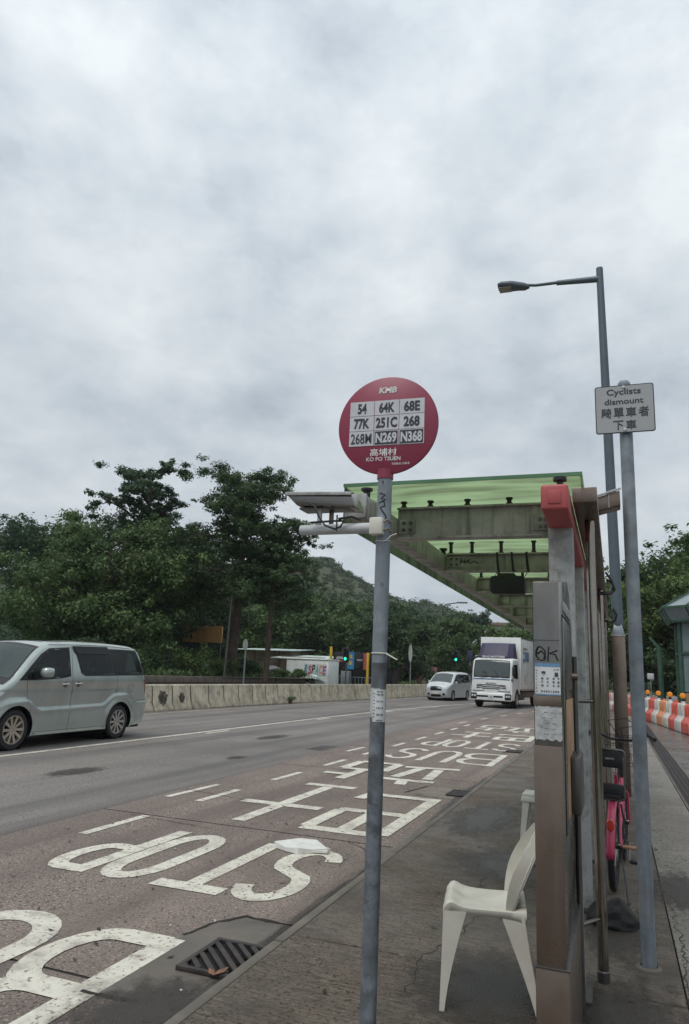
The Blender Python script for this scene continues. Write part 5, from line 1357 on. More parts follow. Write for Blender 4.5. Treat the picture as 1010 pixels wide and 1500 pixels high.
# lamps
VB.panel([(4.60, 1.22), (4.72, 1.20), (4.80, 0.93), (4.72, 0.92), (4.66, 1.05)], 0.006).build('tail_lamp', M['taillight'], van, smooth=40)
VB.panel([(0.16, 0.85), (0.42, 0.99), (0.62, 1.0), (0.40, 0.82), (0.2, 0.74)], 0.006).build('headlamp', M['lamplens'], van, smooth=40)
g = G(); VB.band(g, VB.idx(0.0, 0.62), VB.idx(0.07, 0.86), -0.55, 0.55, 0.006); g.build('grille', M['trimblack'], van)
for y, rm in ((WB0, M['alloybronze']), (WB1, M['alloy'])):
    for sg in (1, -1): wheel(van, sg * 0.775, y, WR, 0.215, sg, 10, rm)
van.location = (-10.72, 9.33, 0.002); van.rotation_euler = (0, 0, R_(0.6))

# ---------------------------------------------------------------- white MPV
mpv = empty('passenger_van', (0, 0, 0), 'small silvery white people carrier driving next to the lorry', 'van')
WR2 = 0.325
def arch2(c, r, z0):
    a0 = math.asin((z0 - WR2) / r); return [(c + r * math.cos(a), WR2 + r * math.sin(a)) for a in np.linspace(a0, math.pi - a0, 14)]
mt = Body.smooth([(0.10, 0.22), (0.0, 0.36), (0.0, 0.66), (0.06, 0.84), (0.30, 0.96), (0.72, 1.10), (1.15, 1.42), (1.60, 1.71), (2.0, 1.79), (3.0, 1.84), (4.0, 1.82), (4.45, 1.76), (4.62, 1.4), (4.70, 1.0), (4.70, 0.5), (4.62, 0.26)], 2)
mb = [(4.62, 0.26), (4.3, 0.22)] + arch2(3.75, 0.37, 0.20) + arch2(0.86, 0.37, 0.20) + [(0.44, 0.22), (0.10, 0.22)]
def mw(y, z):
    b = 0.845
    if z > 1.05: b -= 0.14 * ((z - 1.05) / 0.78) ** 1.2
    return b - 0.15 * max(0, (0.8 - y) / 0.8) ** 2.2 - 0.03 * max(0, (y - 4.2) / .5) ** 2
MB_ = Body(mt, mb, mw, 0.09, lambda y, z: 0.13 if y < 0.3 else (0.08 if y < 1.7 else 0.035))
g = G(); MB_.sides(g, MB_.top + mb[1:-1], 0, 0.06); MB_.band(g); g.build('body', M['mpvpaint'], mpv, smooth=50, merge=True)
G().bb(-0.74, 0.74, 0.2, 4.5, 0.16, 0.40).build('underbody', M['gap'], mpv)
for c in (0.86, 3.75): G().lathe([(0.38, -0.78), (0.38, 0.78)], (0, c, WR2), 'x', 20).build('wheel_well', M['gap'], mpv)
MB_.panel([(0.98, 1.12), (1.62, 1.62), (2.1, 1.70), (4.3, 1.70), (4.5, 1.2), (2.2, 1.10)], 0.004, gy=.15).build('side_glass', M['darkglass'], mpv, smooth=40)
seam(MB_, [(2.12, 1.72), (2.14, 1.1)], mpv, 0.05, 0.007, 'pillar', 'trimblack'); seam(MB_, [(3.3, 1.72), (3.34, 1.1)], mpv, 0.05, 0.007, 'pillar', 'trimblack')
seam(MB_, [(1.12, 1.1), (1.2, .25)], mpv); seam(MB_, [(2.14, 1.08), (2.1, .25)], mpv)
iA, iB = MB_.idx(0.80, 1.16), MB_.idx(1.55, 1.68)
g = G(); MB_.band(g, iA - 1, iB, -0.96, 0.96, 0.008); g.build('windscreen', M['glass2'] if 'glass2' in M else M['glass'], mpv, smooth=50)
iG0, iG1 = MB_.idx(0, 0.63), MB_.idx(0.045, 0.80)
g = G(); MB_.band(g, iG0, iG1, -0.62, 0.62, 0.006); g.build('grille', M['trimblack'], mpv)
g = G(); MB_.band(g, MB_.idx(0.03, 0.74), MB_.idx(0.05, 0.78), -0.66, 0.66, 0.016); g.build('grille_bar', M['chrome'], mpv)
g = G(); MB_.band(g, MB_.idx(0.0, 0.665), MB_.idx(0.0, 0.685), -0.60, 0.60, 0.014); g.build('grille_bar', M['chrome'], mpv)
for a, b in ((-1.0, -0.66), (0.66, 1.0)):
    g = G(); MB_.band(g, MB_.idx(0.02, 0.72), MB_.idx(0.12, 0.89), a, b, 0.008); g.build('headlamp', M['lamplens'], mpv)
MB_.panel([(0.05, 0.74), (0.10, 0.86), (0.5, 1.0), (0.5, 0.95), (0.25, 0.80)], 0.008).build('headlamp', M['lamplens'], mpv)
g = G(); MB_.band(g, MB_.idx(0.02, 0.30), MB_.idx(0.0, 0.40), -0.55, 0.55, 0.006); g.build('lower_grille', M['trimblack'], mpv)
for a, b in ((-0.97, -0.72), (0.72, 0.97)):
    g = G(); MB_.band(g, MB_.idx(0.02, 0.33), MB_.idx(0.0, 0.50), a, b, 0.007); g.build('fog_lamp_recess', M['trimblack'], mpv)
G().box((0, -0.145, 0.47), (0.42, 0.012, 0.12)).build('number_plate', M['plate'], mpv, bevel=0.003)
for sg in (1, -1):
    G().box((sg * 0.94, 1.18, 1.16), (0.16, 0.10, 0.13)).build('door_mirror', M['mpvpaint'], mpv, bevel=0.035)
    for y in (0.86, 3.75): wheel(mpv, sg * 0.745, y, WR2, 0.20, sg, 7, M['alloy'])
mpv.location = (-10.75, 46.6, 0.003); mpv.rotation_euler = (0, 0, R_(-7.5))

# ---------------------------------------------------------------- box lorry
trk = empty('box_lorry', (0, 0, 0), 'white box lorry with a navy blue wind deflector coming towards the bus bay', 'lorry')
TR = 0.48
ct_top = Body.smooth([(0.05, 0.62), (0.0, 0.75), (0.0, 1.35), (0.04, 1.58), (0.16, 2.10), (0.28, 2.48), (0.42, 2.60), (0.9, 2.66), (1.75, 2.66), (1.85, 2.60), (1.86, 1.2), (1.86, 0.75)], 1)
ct_bot = [(1.86, 0.75), (1.62, 0.75)] + [(1.12 + 0.55 * math.cos(a), TR + 0.55 * math.sin(a)) for a in np.linspace(0.55, math.pi - 0.35, 14)] + [(0.50, 0.42), (0.06, 0.42), (0.05, 0.62)]
def tw(y, z): return 1.13 - (0.05 * ((z - 1.5) / 1.1) ** 2 if z > 1.5 else 0) - 0.03 * max(0, (0.3 - y) / .3) ** 2
TB = Body(ct_top, ct_bot, tw, 0.10, lambda y, z: 0.07 if y < 0.35 else 0.03)
g = G(); TB.sides(g, TB.top + ct_bot[1:-1], 0, 0.08); TB.band(g); g.build('cab', M['truckpaint'], trk, smooth=45, merge=True)
# windscreen
i0, i1 = TB.idx(0.06, 1.66), TB.idx(0.26, 2.42)
g = G(); TB.band(g, i0 - 1, i1 + 1, -0.99, 0.99, 0.006); g.build('windscreen_surround', M['trimblack'], trk, smooth=50)
g = G(); TB.band(g, i0, i1, -0.95, 0.95, 0.012); g.build('windscreen', M['glass'], trk, smooth=50)
TB.panel([(0.30, 1.62), (0.42, 2.30), (1.30, 2.34), (1.30, 1.55)], 0.006, gy=.2).build('side_window', M['darkglass'], trk, smooth=40)
seam(TB, [(0.24, 1.55), (0.26, 1.0), (0.5, 0.9)], trk, 0.02); seam(TB, [(1.40, 2.4), (1.42, 1.0)], trk, 0.02)
g = G()
g.box((-0.35, -0.10, 1.86), (0.3, 0.02, 0.02)); 
for x in (-0.62, 0.0, 0.55): g.bar((x, -0.055, 1.60), (x + 0.42, -0.045, 1.66), 0.03, 0.02)
for x in (-0.62, 0.0): g.bar((x + 0.42, -0.05, 1.62), (x + 0.15, 0.03, 1.98), 0.014, 0.012)
g.build('wiper', M['trimblack'], trk)
G().box((-0.3, 0.12, 1.78), (0.5, 0.06, 0.24), rx=-0.2).build('windscreen_papers', M['paper'], trk)
# blue stripes, grille, bumper
for z0, z1, m_ in ((1.45, 1.51, 'stripe'), (1.40, 1.43, 'trimblack'), (1.53, 1.55, 'stripe')):
    g = G(); TB.band(g, TB.idx(0.02, z0), TB.idx(0.02, z1), -1, 1, 0.008); g.build('stripe', M[m_], trk)
    TB.panel([(0.05, z0), (0.05, z1), (0.24, z1), (0.24, z0)], 0.006).build('stripe', M[m_], trk)
for k, (z, hw) in enumerate(((1.20, 0.80), (1.10, 0.80), (1.01, 0.78), (0.88, 1.04))):
    g = G()
    if k < 3:
        g.box((0, -0.075, z), (hw * 2 * (0.62 if k else 0.98), 0.02, 0.035))
        if k: [g.box((sx_ * 0.66, -0.045, z + 0.03), (0.30, 0.02, 0.04)) for sx_ in (-1, 1)]
    else: g.box((0, -0.035, z), (hw * 2, 0.05, 0.03))
    g.build('grille_slot', M['trimblack'], trk)
text('ISUZU', 0.08, (0, -0.090, 1.285), (1, 0, 0), (0, 0, 1), M['ink'], trk, 'badge', bold=0.03, width=0.56, height=0.065)
G().box((0, 0.02, 0.58), (2.24, 0.30, 0.40)).build('bumper', M['truckpaint'], trk, bevel=0.05, segs=3)
for x in (-0.45, 0.40): G().box((x, -0.135, 0.60), (0.62 if x < 0 else 0.5, 0.012, 0.09)).build('bumper_slot', M['trimblack'], trk)
G().box((0.02, -0.145, 0.61), (0.26, 0.014, 0.19)).build('number_plate', M['plate'], trk, bevel=0.003)
for k, s_ in enumerate(('SJ', '7095')): text(s_, .05, (0.02, -0.154, 0.645 - 0.07 * k), (1, 0, 0), (0, 0, 1), M['ink'], trk, 'plate_number', bold=.03, height=0.05)
for sg in (-1, 1):
    G().box((sg * 0.93, -0.115, 0.60), (0.34, 0.05, 0.33)).build('headlamp_case', M['trimblack'], trk, bevel=0.02)
    for dx in (-0.07, 0.07): G().lathe([(0.0001, -0.02), (0.06, -0.014), (0.065, 0.0)], (sg * 0.93 + dx, -0.14, 0.62), 'y', 14).build('headlamp', M['lamplens'], trk)
    G().box((sg * 1.22, 0.05, 1.95), (0.18, 0.10, 0.46)).build('mirror', M['trimblack'], trk, bevel=0.03)
    g = G().tube([(sg * 1.10, 0.18, 2.2), (sg * 1.24, 0.08, 2.25), (sg * 1.24, 0.08, 1.65), (sg * 1.10, 0.15, 1.55)], 0.018, 6); g.build('mirror_arm', M['trimblack'], trk)
G().box((0, 0.25, 0.36), (1.9, 0.3, 0.14)).build('under_skirt', M['gap'], trk)
G().lathe([(0.0001, -0.02), (0.03, -0.015), (0.035, 0)], (0.1, 0.09, 0.36), 'y', 10).build('tow_eye', M['chrome'], trk)
# deflector
def dsec(z):
    t = (z - 2.66) / 0.86
    return [(1.02 - 0.10 * t, 1.70), (0.98 - 0.08 * t, 0.95 + 0.4 * t), (0.70 - .02 * t, 0.62 + 0.62 * t), (0, 0.50 + 0.66 * t), (-0.70 + .02 * t, 0.62 + 0.62 * t), (-0.98 + 0.08 * t, 0.95 + 0.4 * t), (-1.02 + 0.10 * t, 1.70)]
g = G(); zs = [2.62, 2.82, 3.05, 3.28, 3.44, 3.50]; secs = [dsec(z) for z in zs]; n = 7
vs = [(x, y + (0.10 if i == 5 else 0), zs[i]) for i, s_ in enumerate(secs) for x, y in s_]
g.add(vs, [(i * n + k, i * n + k + 1, (i + 1) * n + k + 1, (i + 1) * n + k) for i in range(5) for k in range(n - 1)] + [tuple(5 * n + k for k in range(n))])
g.build('wind_deflector', M['navy'], trk, smooth=15)
G().box((0, 0.47, 2.70), (1.9, 0.06, 0.10)).build('visor_board', M['navy'], trk, bevel=0.015)
text('SU-G MOTORS', .1, (0.0, 0.435, 2.715), (1, 0, 0), (0, 0.12, 1), M['pale'], trk, 'lettering', bold=0.04, width=1.25, height=0.11)
# box body
BX = 1.16
g = G().bb(-BX, BX, 2.0, 8.6, 0.98, 3.86); box_ = g.build('cargo_box', M['truckpaint'], trk, bevel=0.03)
for sg in (-1, 1):
    for z0, z1 in ((0.93, 1.02), (3.80, 3.88)): G().bb(sg * BX - 0.012, sg * BX + 0.012, 1.99, 8.61, z0, z1).build('box_rail', M['alloy'], box_, bevel=0.004)
    for y in (2.02, 3.6, 5.0, 6.6, 8.2): G().bb(sg * BX - 0.008, sg * BX + 0.008, y, y + 0.05, 1.02, 3.80).build('box_post', M['alloy'], box_, bevel=0.004)
    G().bb(sg * 1.06, sg * 1.14, 2.3, 5.6, 0.55, 0.88).build('side_guard', M['steeldark'], trk, bevel=0.01)
    G().bb(sg * 0.75, sg * 1.10, 2.1, 3.0, 0.42, 0.80).build('tank', M['steeldark'], trk, bevel=0.04)
g = G(); x = BX + 0.014
o = G().bb(x, x + 0.002, 2.95, 3.9, 2.55, 3.10).build('side_print', M['bluep'], box_, smooth=0)
for k, s_ in enumerate('搬屋'): text(s_, .3, (x + 0.003, 2.62, 2.95 - 0.42 * k), (0, 1, 0), (0, 0, 1), M['ink'], box_, 'side_print', bold=.03, height=0.36)
text('TRANSPORT', .1, (x + 0.003, 3.0, 3.25), (0, 1, 0), (0, 0, 1), M['ink'], box_, 'side_print', bold=.02, width=1.0, height=0.14)
for k in range(4): text('GVW 16t', .1, (x + 0.003, 3.0, 1.75 - .14 * k), (0, 1, 0), (0, 0, 1), M['inkgrey'], box_, 'side_print', bold=.02, width=0.6, height=0.07)
G().bb(-0.45, 0.45, 1.8, 8.5, 0.62, 0.96).build('chassis', M['gap'], trk)
for (y, dx) in ((1.12, 0.98), (6.7, 0.93)):
    for sg in (1, -1): wheel(trk, sg * dx, y, TR, 0.28 if y < 3 else 0.5, sg, 6, M['alloy'] if y < 3 else M['steeldark'], rr=0.58)
trk.location = (-6.25, 40.2, 0.003); trk.rotation_euler = (0, 0, R_(-6.5))
# ================================================================== bicycle seen from behind
bk = empty('bicycle', (0, 0, 0), 'pink bicycle with a black carrier parked behind the round steel post', 'bicycle')
M['pink'] = mat('pink_paint', (0.50, 0.045, 0.115), 0.35, var=0.06, vscale=6, coat=0.5)
M['reflector'] = mat('red_reflector', (0.55, 0.04, 0.02), 0.15, coat=1.0)
M['grip'] = mat('copper_pedal', (0.40, 0.20, 0.13), 0.5, var=0.2)
BR = 0.31
def bwheel(y):
    e = bpy.data.objects.new('wheel', None); scene.collection.objects.link(e); e.parent = bk; e.location = (0, y, BR)
    prof_ = [(BR - 0.023 + 0.023 * math.cos(a), 0.024 * math.sin(a)) for a in np.linspace(0, 2 * math.pi, 9)[:-1]]
    o = G().lathe(prof_, (0, 0, 0), 'x', 48, close=True).build('tyre', M['rubber'], None, smooth=60); o.parent = e
    o = G().lathe([(BR - .052, -.012), (BR - .036, -.013), (BR - .036, .013), (BR - .052, .012)], (0, 0, 0), 'x', 48, close=True).build('rim', M['chrome'], None); o.parent = e
    g = G()
    for k in range(24):
        a = 2 * math.pi * k / 24; g.tube([(0.02 * (-1) ** k, 0.02 * math.cos(a + .4), 0.02 * math.sin(a + .4)), (0, (BR - .05) * math.cos(a), (BR - .05) * math.sin(a))], 0.0013, 4)
    o = g.build('spokes', M['chrome'], None); o.parent = e; o['kind'] = 'stuff'
    o = G().tube([(-0.05, 0, 0), (0.05, 0, 0)], 0.022, 12).build('hub', M['steel'], None); o.parent = e
bwheel(0.0); bwheel(1.06)
def fender(y, a0, a1, name='mudguard'):
    g = G(); n = 18; vs = []
    for i in range(n + 1):
        a = R_(a0 + (a1 - a0) * i / n)
        for j in range(5):
            t = (j - 2) / 2; rr_ = BR + 0.022 - 0.012 * t * t; vs.append((0.030 * t, y + rr_ * math.cos(a), BR + rr_ * math.sin(a)))
    g.add(vs, [(i * 5 + j, i * 5 + j + 1, (i + 1) * 5 + j + 1, (i + 1) * 5 + j) for i in range(n) for j in range(4)])
    o = g.build(name, M['pink'], bk, smooth=60); m_ = o.modifiers.new('t', 'SOLIDIFY'); m_.thickness = 0.002
fender(0.0, 60, 186); fender(1.06, 20, 170)
G().tube([(0, 0.02, 0.33), (0, 0.42, 0.28)], 0.012, 10)
g = G()
for sg in (-1, 1):
    g.tube([(sg * 0.05, 0, BR), (sg * 0.035, 0.42, 0.27)], 0.011, 10); g.tube([(sg * 0.05, 0, BR), (sg * 0.02, 0.30, 0.66)], 0.010, 10)
g.build('stays', M['pink'], bk)
G().tube([(0, 0.42, 0.27), (0, 0.24, 0.80)], 0.017, 12).build('seat_tube', M['pink'], bk)
G().tube([(0, 0.42, 0.27), (0, 0.75, 0.38), (0, 0.96, 0.68)], 0.019, 12).build('down_tube', M['pink'], bk)
G().tube([(0, 0.27, 0.62), (0, 0.65, 0.45), (0, 0.955, 0.60)], 0.016, 12).build('top_tube', M['pink'], bk)
G().tube([(0, 0.96, 0.62), (0, 0.93, 0.98)], 0.016, 12).build('head_tube', M['black'], bk)
g = G()
for sg in (-1, 1): g.tube([(sg * 0.05, 1.06, BR), (sg * 0.045, 0.99, 0.55), (0, 0.97, 0.62)], 0.011, 10)
g.build('fork', M['pink'], bk)
G().tube([(0, 0.24, 0.78), (0, 0.225, 0.86)], 0.013, 10).build('seat_post', M['chrome'], bk)
g = G().box((0, 0.20, 0.885), (0.15, 0.25, 0.06), top=0.85); g.build('saddle', M['black'], bk, bevel=0.022, segs=3)
g = G().tube([(-0.27, 0.72, 1.05), (-0.22, 0.84, 1.06), (-0.08, 0.93, 1.00), (0.08, 0.93, 1.00), (0.22, 0.84, 1.06), (0.27, 0.72, 1.05)], 0.012, 10); g.build('handlebar', M['black'], bk)
for sg in (-1, 1):
    G().tube([(sg * 0.262, 0.74, 1.052), (sg * 0.275, 0.62, 1.045)], 0.018, 12).build('grip', M['black'], bk)
    G().tube([(sg * 0.24, 0.82, 1.04), (sg * 0.26, 0.70, 1.01), (sg * 0.262, 0.64, 1.0)], 0.006, 8).build('brake_lever', M['black'], bk)
G().tube([(sg * 0.0, 0.93, 1.0), (-0.1, 0.80, 1.16), (0.05, 0.75, 1.19), (0.2, 0.82, 1.10), (0.24, 0.82, 1.04)], 0.004, 6).build('brake_cable', M['black'], bk)
G().tube([(0.02, 0.93, 0.98), (0.0, 0.85, 1.10), (0.12, 0.80, 1.13), (0.22, 0.8, 1.05)], 0.004, 6).build('brake_cable', M['black'], bk)
# front basket of wire
fb = G()
for z in (0.78, 0.86, 0.94, 1.02):
    k = 0.12 + 0.03 * (z - .78) / .24; fb.tube([(-k, 1.0, z), (k, 1.0, z), (k, 1.22, z), (-k, 1.22, z), (-k, 1.0, z)], 0.003, 4)
for i in range(9):
    x = -0.12 + 0.03 * i; fb.tube([(x, 1.0, 0.78), (x * 1.25, 1.0, 1.02)], 0.002, 4); fb.tube([(x, 1.22, 0.78), (x * 1.25, 1.22, 1.02)], 0.002, 4)
o = fb.build('basket_wires', M['black'], bk); o['kind'] = 'stuff'
# rear carrier: child seat like rack frame
g = G()
def rr_tube(x0, x1, z0, z1, y, rad, rc=0.03):
    P = rrect(x0, x1, z0, z1, rc, 4); P = [(a, y + 0.05 * (b - z0), b) for a, b in P]; return P + [P[0]]
g.tube(rr_tube(-0.135, 0.085, 0.64, 0.99, -0.08, 0.01), 0.010, 8)
g.build('carrier_frame', M['steeldark'], bk)
G().box((-0.025, -0.055, 0.92), (0.19, 0.02, 0.12)).build('carrier_pad', M['black'], bk, bevel=0.012); G().box((-0.025, -0.07, 0.70), (0.20, 0.03, 0.10)).build('carrier_pad', M['black'], bk, bevel=0.012)
G().box((-0.02, 0.05, 0.665), (0.16, 0.32, 0.02)).build('rack', M['black'], bk, bevel=0.005)
text('SENTI', .02, (-0.02, -0.067, 0.925), (1, 0, 0), (0, 0, 1), M['pale'], bk, 'lettering', bold=.0, width=0.06, height=0.012)
g = G().lathe([(0.0001, -0.012), (0.028, -0.010), (0.034, 0.0)], (0, 0, 0), 'y', 20); g.xform(Matrix.Translation((-0.0, -0.315, 0.50)) @ Matrix.Diagonal((0.85, 1, 1.25, 1)))
g.build('reflector', M['reflector'], bk)
g = G().lathe([(0.0001, 0.05), (0.09, 0.05), (0.09, 0.058), (0.0001, 0.058)], (0, 0.42, 0.27), 'x', 24); g.build('chain_guard', M['black'], bk)
g = G().tube([(0.06, 0.42, 0.27), (0.085, 0.42, 0.27), (0.09, 0.32, 0.15)], 0.009, 8); g.build('crank', M['steeldark'], bk)
G().box((0.135, 0.32, 0.15), (0.08, 0.08, 0.025)).build('pedal', M['black'], bk, bevel=0.006)
G().tube([(0.06, 0.0, BR), (0.16, 0.0, BR)], 0.013, 12).build('foot_peg', M['grip'], bk)
G().tube([(0.05, 0.02, 0.60), (0.085, 0.05, 0.40), (0.05, -0.0, 0.25), (0.09, -0.2, 0.12), (0.12, -0.42, 0.03)], 0.006, 8).build('lock_cable', M['black'], bk)
bk.location = (-0.052, 6.06, PZ - 0.001); bk.rotation_euler = (0, R_(1.5), R_(-4))

# black bag slumped at its wheel
bag = G(); n = 18; vs = []; r = random.Random(8)
for i, (t, w, h) in enumerate([(0, .02, .02), (.1, .10, .07), (.22, .13, .10), (.36, .15, .07), (.5, .16, .11), (.64, .14, .13), (.78, .13, .08), (.9, .09, .06), (1, .02, .02)]):
    for k in range(n):
        a = 2 * math.pi * k / n; q = r.uniform(0.7, 1.25); s_ = math.sin(a)
        vs.append((-0.22 + 0.32 * t + r.uniform(-.012, .012), 5.28 + w * 1.2 * math.cos(a) * q, PZ + 0.004 + (max(0, h * q * (.25 + .95 * s_)) if s_ > -.3 else 0)))
fs = [(i * n + k, i * n + (k + 1) % n, (i + 1) * n + (k + 1) % n, (i + 1) * n + k) for i in range(8) for k in range(n)] + [tuple(range(n)), tuple(8 * n + k for k in range(n))]
bag.add(vs, fs)
bo = bag.build('black_bag', M['bagblack'], None, smooth=25); tag(bo, 'slumped black plastic bag on the pavement by the bicycle wheel', 'bag')
sv = bo.modifiers.new('s', 'SUBSURF'); sv.levels = 1; sv.render_levels = 1

# ================================================================== water barriers on the right
M['wbwhite'] = mat('barrier_white_plastic', (0.60, 0.58, 0.54), 0.45, var=0.06, vscale=3, dirt=((0.40, 0.35, 0.28), 0.6, 2.5))
M['wbred'] = mat('barrier_red_plastic', (0.62, 0.085, 0.055), 0.42, var=0.12, vscale=3, dirt=((0.55, 0.22, 0.17), 0.5, 3))
M['wborange'] = mat('barrier_orange_plastic', (0.66, 0.25, 0.10), 0.45, var=0.1, vscale=3, dirt=((0.6, 0.4, 0.28), 0.5, 3))
M['wbpink'] = mat('barrier_pink_plastic', (0.60, 0.27, 0.24), 0.5, var=0.08, vscale=3)
M['amber'] = mat('amber_lens', (0.85, 0.28, 0.01), 0.25, var=0.1, coat=0.6)
def water_barrier(m_, lab):
    e = empty('water_barrier', (0, 0, 0), lab, 'water barrier', 'plastic water barriers along the wet path')
    prof_ = [(-0.24, 0.05), (-0.22, 0.0), (0.22, 0.0), (0.24, 0.05), (0.235, 0.34), (0.15, 0.46), (0.11, 0.52), (0.10, 0.86), (0.06, 0.92), (-0.06, 0.92), (-0.10, 0.86), (-0.11, 0.52), (-0.15, 0.46), (-0.235, 0.34)]
    G().prism(prof_, -0.54, 0.54, 'y').build('shell', m_, e, bevel=0.03, segs=2, smooth=50)
    for y in (-0.25, 0.25):
        G().bb(-0.128, 0.128, y - 0.09, y + 0.09, 0.56, 0.84).build('rib', m_, e, bevel=0.02)
    G().lathe([(0.07, 0), (0.07, 0.05), (0.05, 0.06), (0.0001, 0.06)], (0, 0, 0.92), 'z', 14).build('cap', m_, e)
    return e
def warn_lamp(x, y, lab):
    e = empty('warning_lamp', (x, y, PZ + 0.98), lab, 'warning lamp', 'amber warning lamps on the water barriers')
    G().bb(x - .05, x + .05, y - .04, y + .04, PZ + .975, PZ + 1.06).build('battery_box', M['black'], e, bevel=0.01)
    G().lathe([(0.0001, -0.05), (0.075, -0.045), (0.095, -0.02), (0.095, 0.02), (0.075, 0.045), (0.0001, 0.05)], (x, y, PZ + 1.15), 'y', 22).build('lens', M['amber'], e)
WP = [(3.6, 15.0), (2.95, 19.0), (2.45, 22.6), (2.20, 24.6), (1.86, 27.6), (1.62, 29.9), (1.30, 32.6), (0.85, 36), (0.35, 39.5), (-0.2, 43), (-0.9, 47), (-1.8, 52)]
def along(d):
    for a, b in zip(WP, WP[1:]):
        L = math.hypot(b[0] - a[0], b[1] - a[1])
        if d <= L: t = d / L; return (a[0] + (b[0] - a[0]) * t, a[1] + (b[1] - a[1]) * t, math.atan2(-(b[0] - a[0]), b[1] - a[1]))
        d -= L
    return None
protos = {}
labs = {'wbwhite': 'white plastic water barrier in the row beside the wet path', 'wbred': 'red plastic water barrier in the row beside the wet path',
        'wborange': 'faded orange water barrier between two white ones in the row', 'wbpink': 'faded pink water barrier at the far end, seen past the shelter'}
d = 0.6; i = 0
far_n = 0; cnt = {}
while True:
    q = along(d)
    if q is None: break
    yv = q[1]
    m_ = 'wbwhite' if i % 2 == 0 else 'wbred'
    if yv > 29.2 and yv < 31.0 and m_ == 'wbred': m_ = 'wborange'
    if yv > 38: m_ = 'wbpink' if i % 3 else 'wbwhite'
    if m_ not in protos: protos[m_] = water_barrier(M[m_], labs[m_]); b = protos[m_]
    else: b = copy_tree(protos[m_])
    b.location = (q[0] + 0.22, q[1], PZ - 0.01 if yv < 60 else 0); b.rotation_euler = (0, 0, q[2] + random.uniform(-.03, .03))
    cnt[m_] = cnt.get(m_, 0) + 1
    if m_ in ('wbwhite', 'wbred'): b['label'] = '%s plastic water barrier, %s of its colour counted from the near end' % ({'wbwhite': 'white', 'wbred': 'red'}[m_], ordinal(cnt[m_]))
    if m_ == 'wbpink': b['label'] = 'faded pink water barrier past the shelter, %s of the pink ones' % ordinal(cnt[m_])
    if i % 2 == 0 and yv < 37:
        side = sum(1 for o in scene.objects if o.name.startswith('warning_lamp') and o.type == 'EMPTY')
        warn_lamp(q[0] + 0.22, q[1] + 0.1, 'amber round warning lamp, %s one along the row from the near end' % ordinal(side + 1))
    d += 1.16; i += 1
# white A-frame barrier behind
fr_ = empty('folding_fence', (2.9, 27.5, PZ), 'white metal crowd fence standing behind the water barriers', 'fence')
for k in range(2): G().tube([(2.75 + k * .7, 28.0, PZ), (2.95 + k * .7, 28.2, PZ + 1.25), (2.95 + (1 - k) * .7, 28.2, PZ + 1.25)], 0.02, 6).build('frame_tube', M['whitepipe'], fr_)
for z in (0.4, 0.8, 1.05): G().tube([(2.8, 28.1, PZ + z), (3.6, 28.1, PZ + z)], 0.015, 6).build('rail', M['whitepipe'], fr_)

# ================================================================== glazed green structure
M['greenpaint'] = mat('green_steel_paint', (0.035, 0.09, 0.06), 0.45, var=0.2, vscale=3, dirt=((0.08, 0.12, 0.09), 0.5, 2))
M['glz'] = mat('dirty_glazing', (0.20, 0.25, 0.265), 0.2, var=0.15, vscale=0.8, dirt=((0.20, 0.24, 0.23), 0.6, 1.2))
M['tanboard'] = mat('tan_board', (0.33, 0.24, 0.16), 0.8, var=0.2)
gs = empty('glazed_walkway', (4.6, 34, PZ), 'green steel walkway building with glass walls and a faceted glass roof at the right edge', 'building')
cxg, cyg, Rw, Rr = 5.05, 36.0, 2.45, 3.05
def ring(R, z, n=8, a0=22.5): return [(cxg + R * math.cos(R_(a0 + 360 / n * k)), cyg + R * math.sin(R_(a0 + 360 / n * k)), z) for k in range(n)]
w0, w1 = ring(Rw, PZ), ring(Rw, 4.75)
e0, e1, e2 = ring(Rr - .25, 4.35), ring(Rr + .12, 4.95), ring(Rw * .7, 5.75)
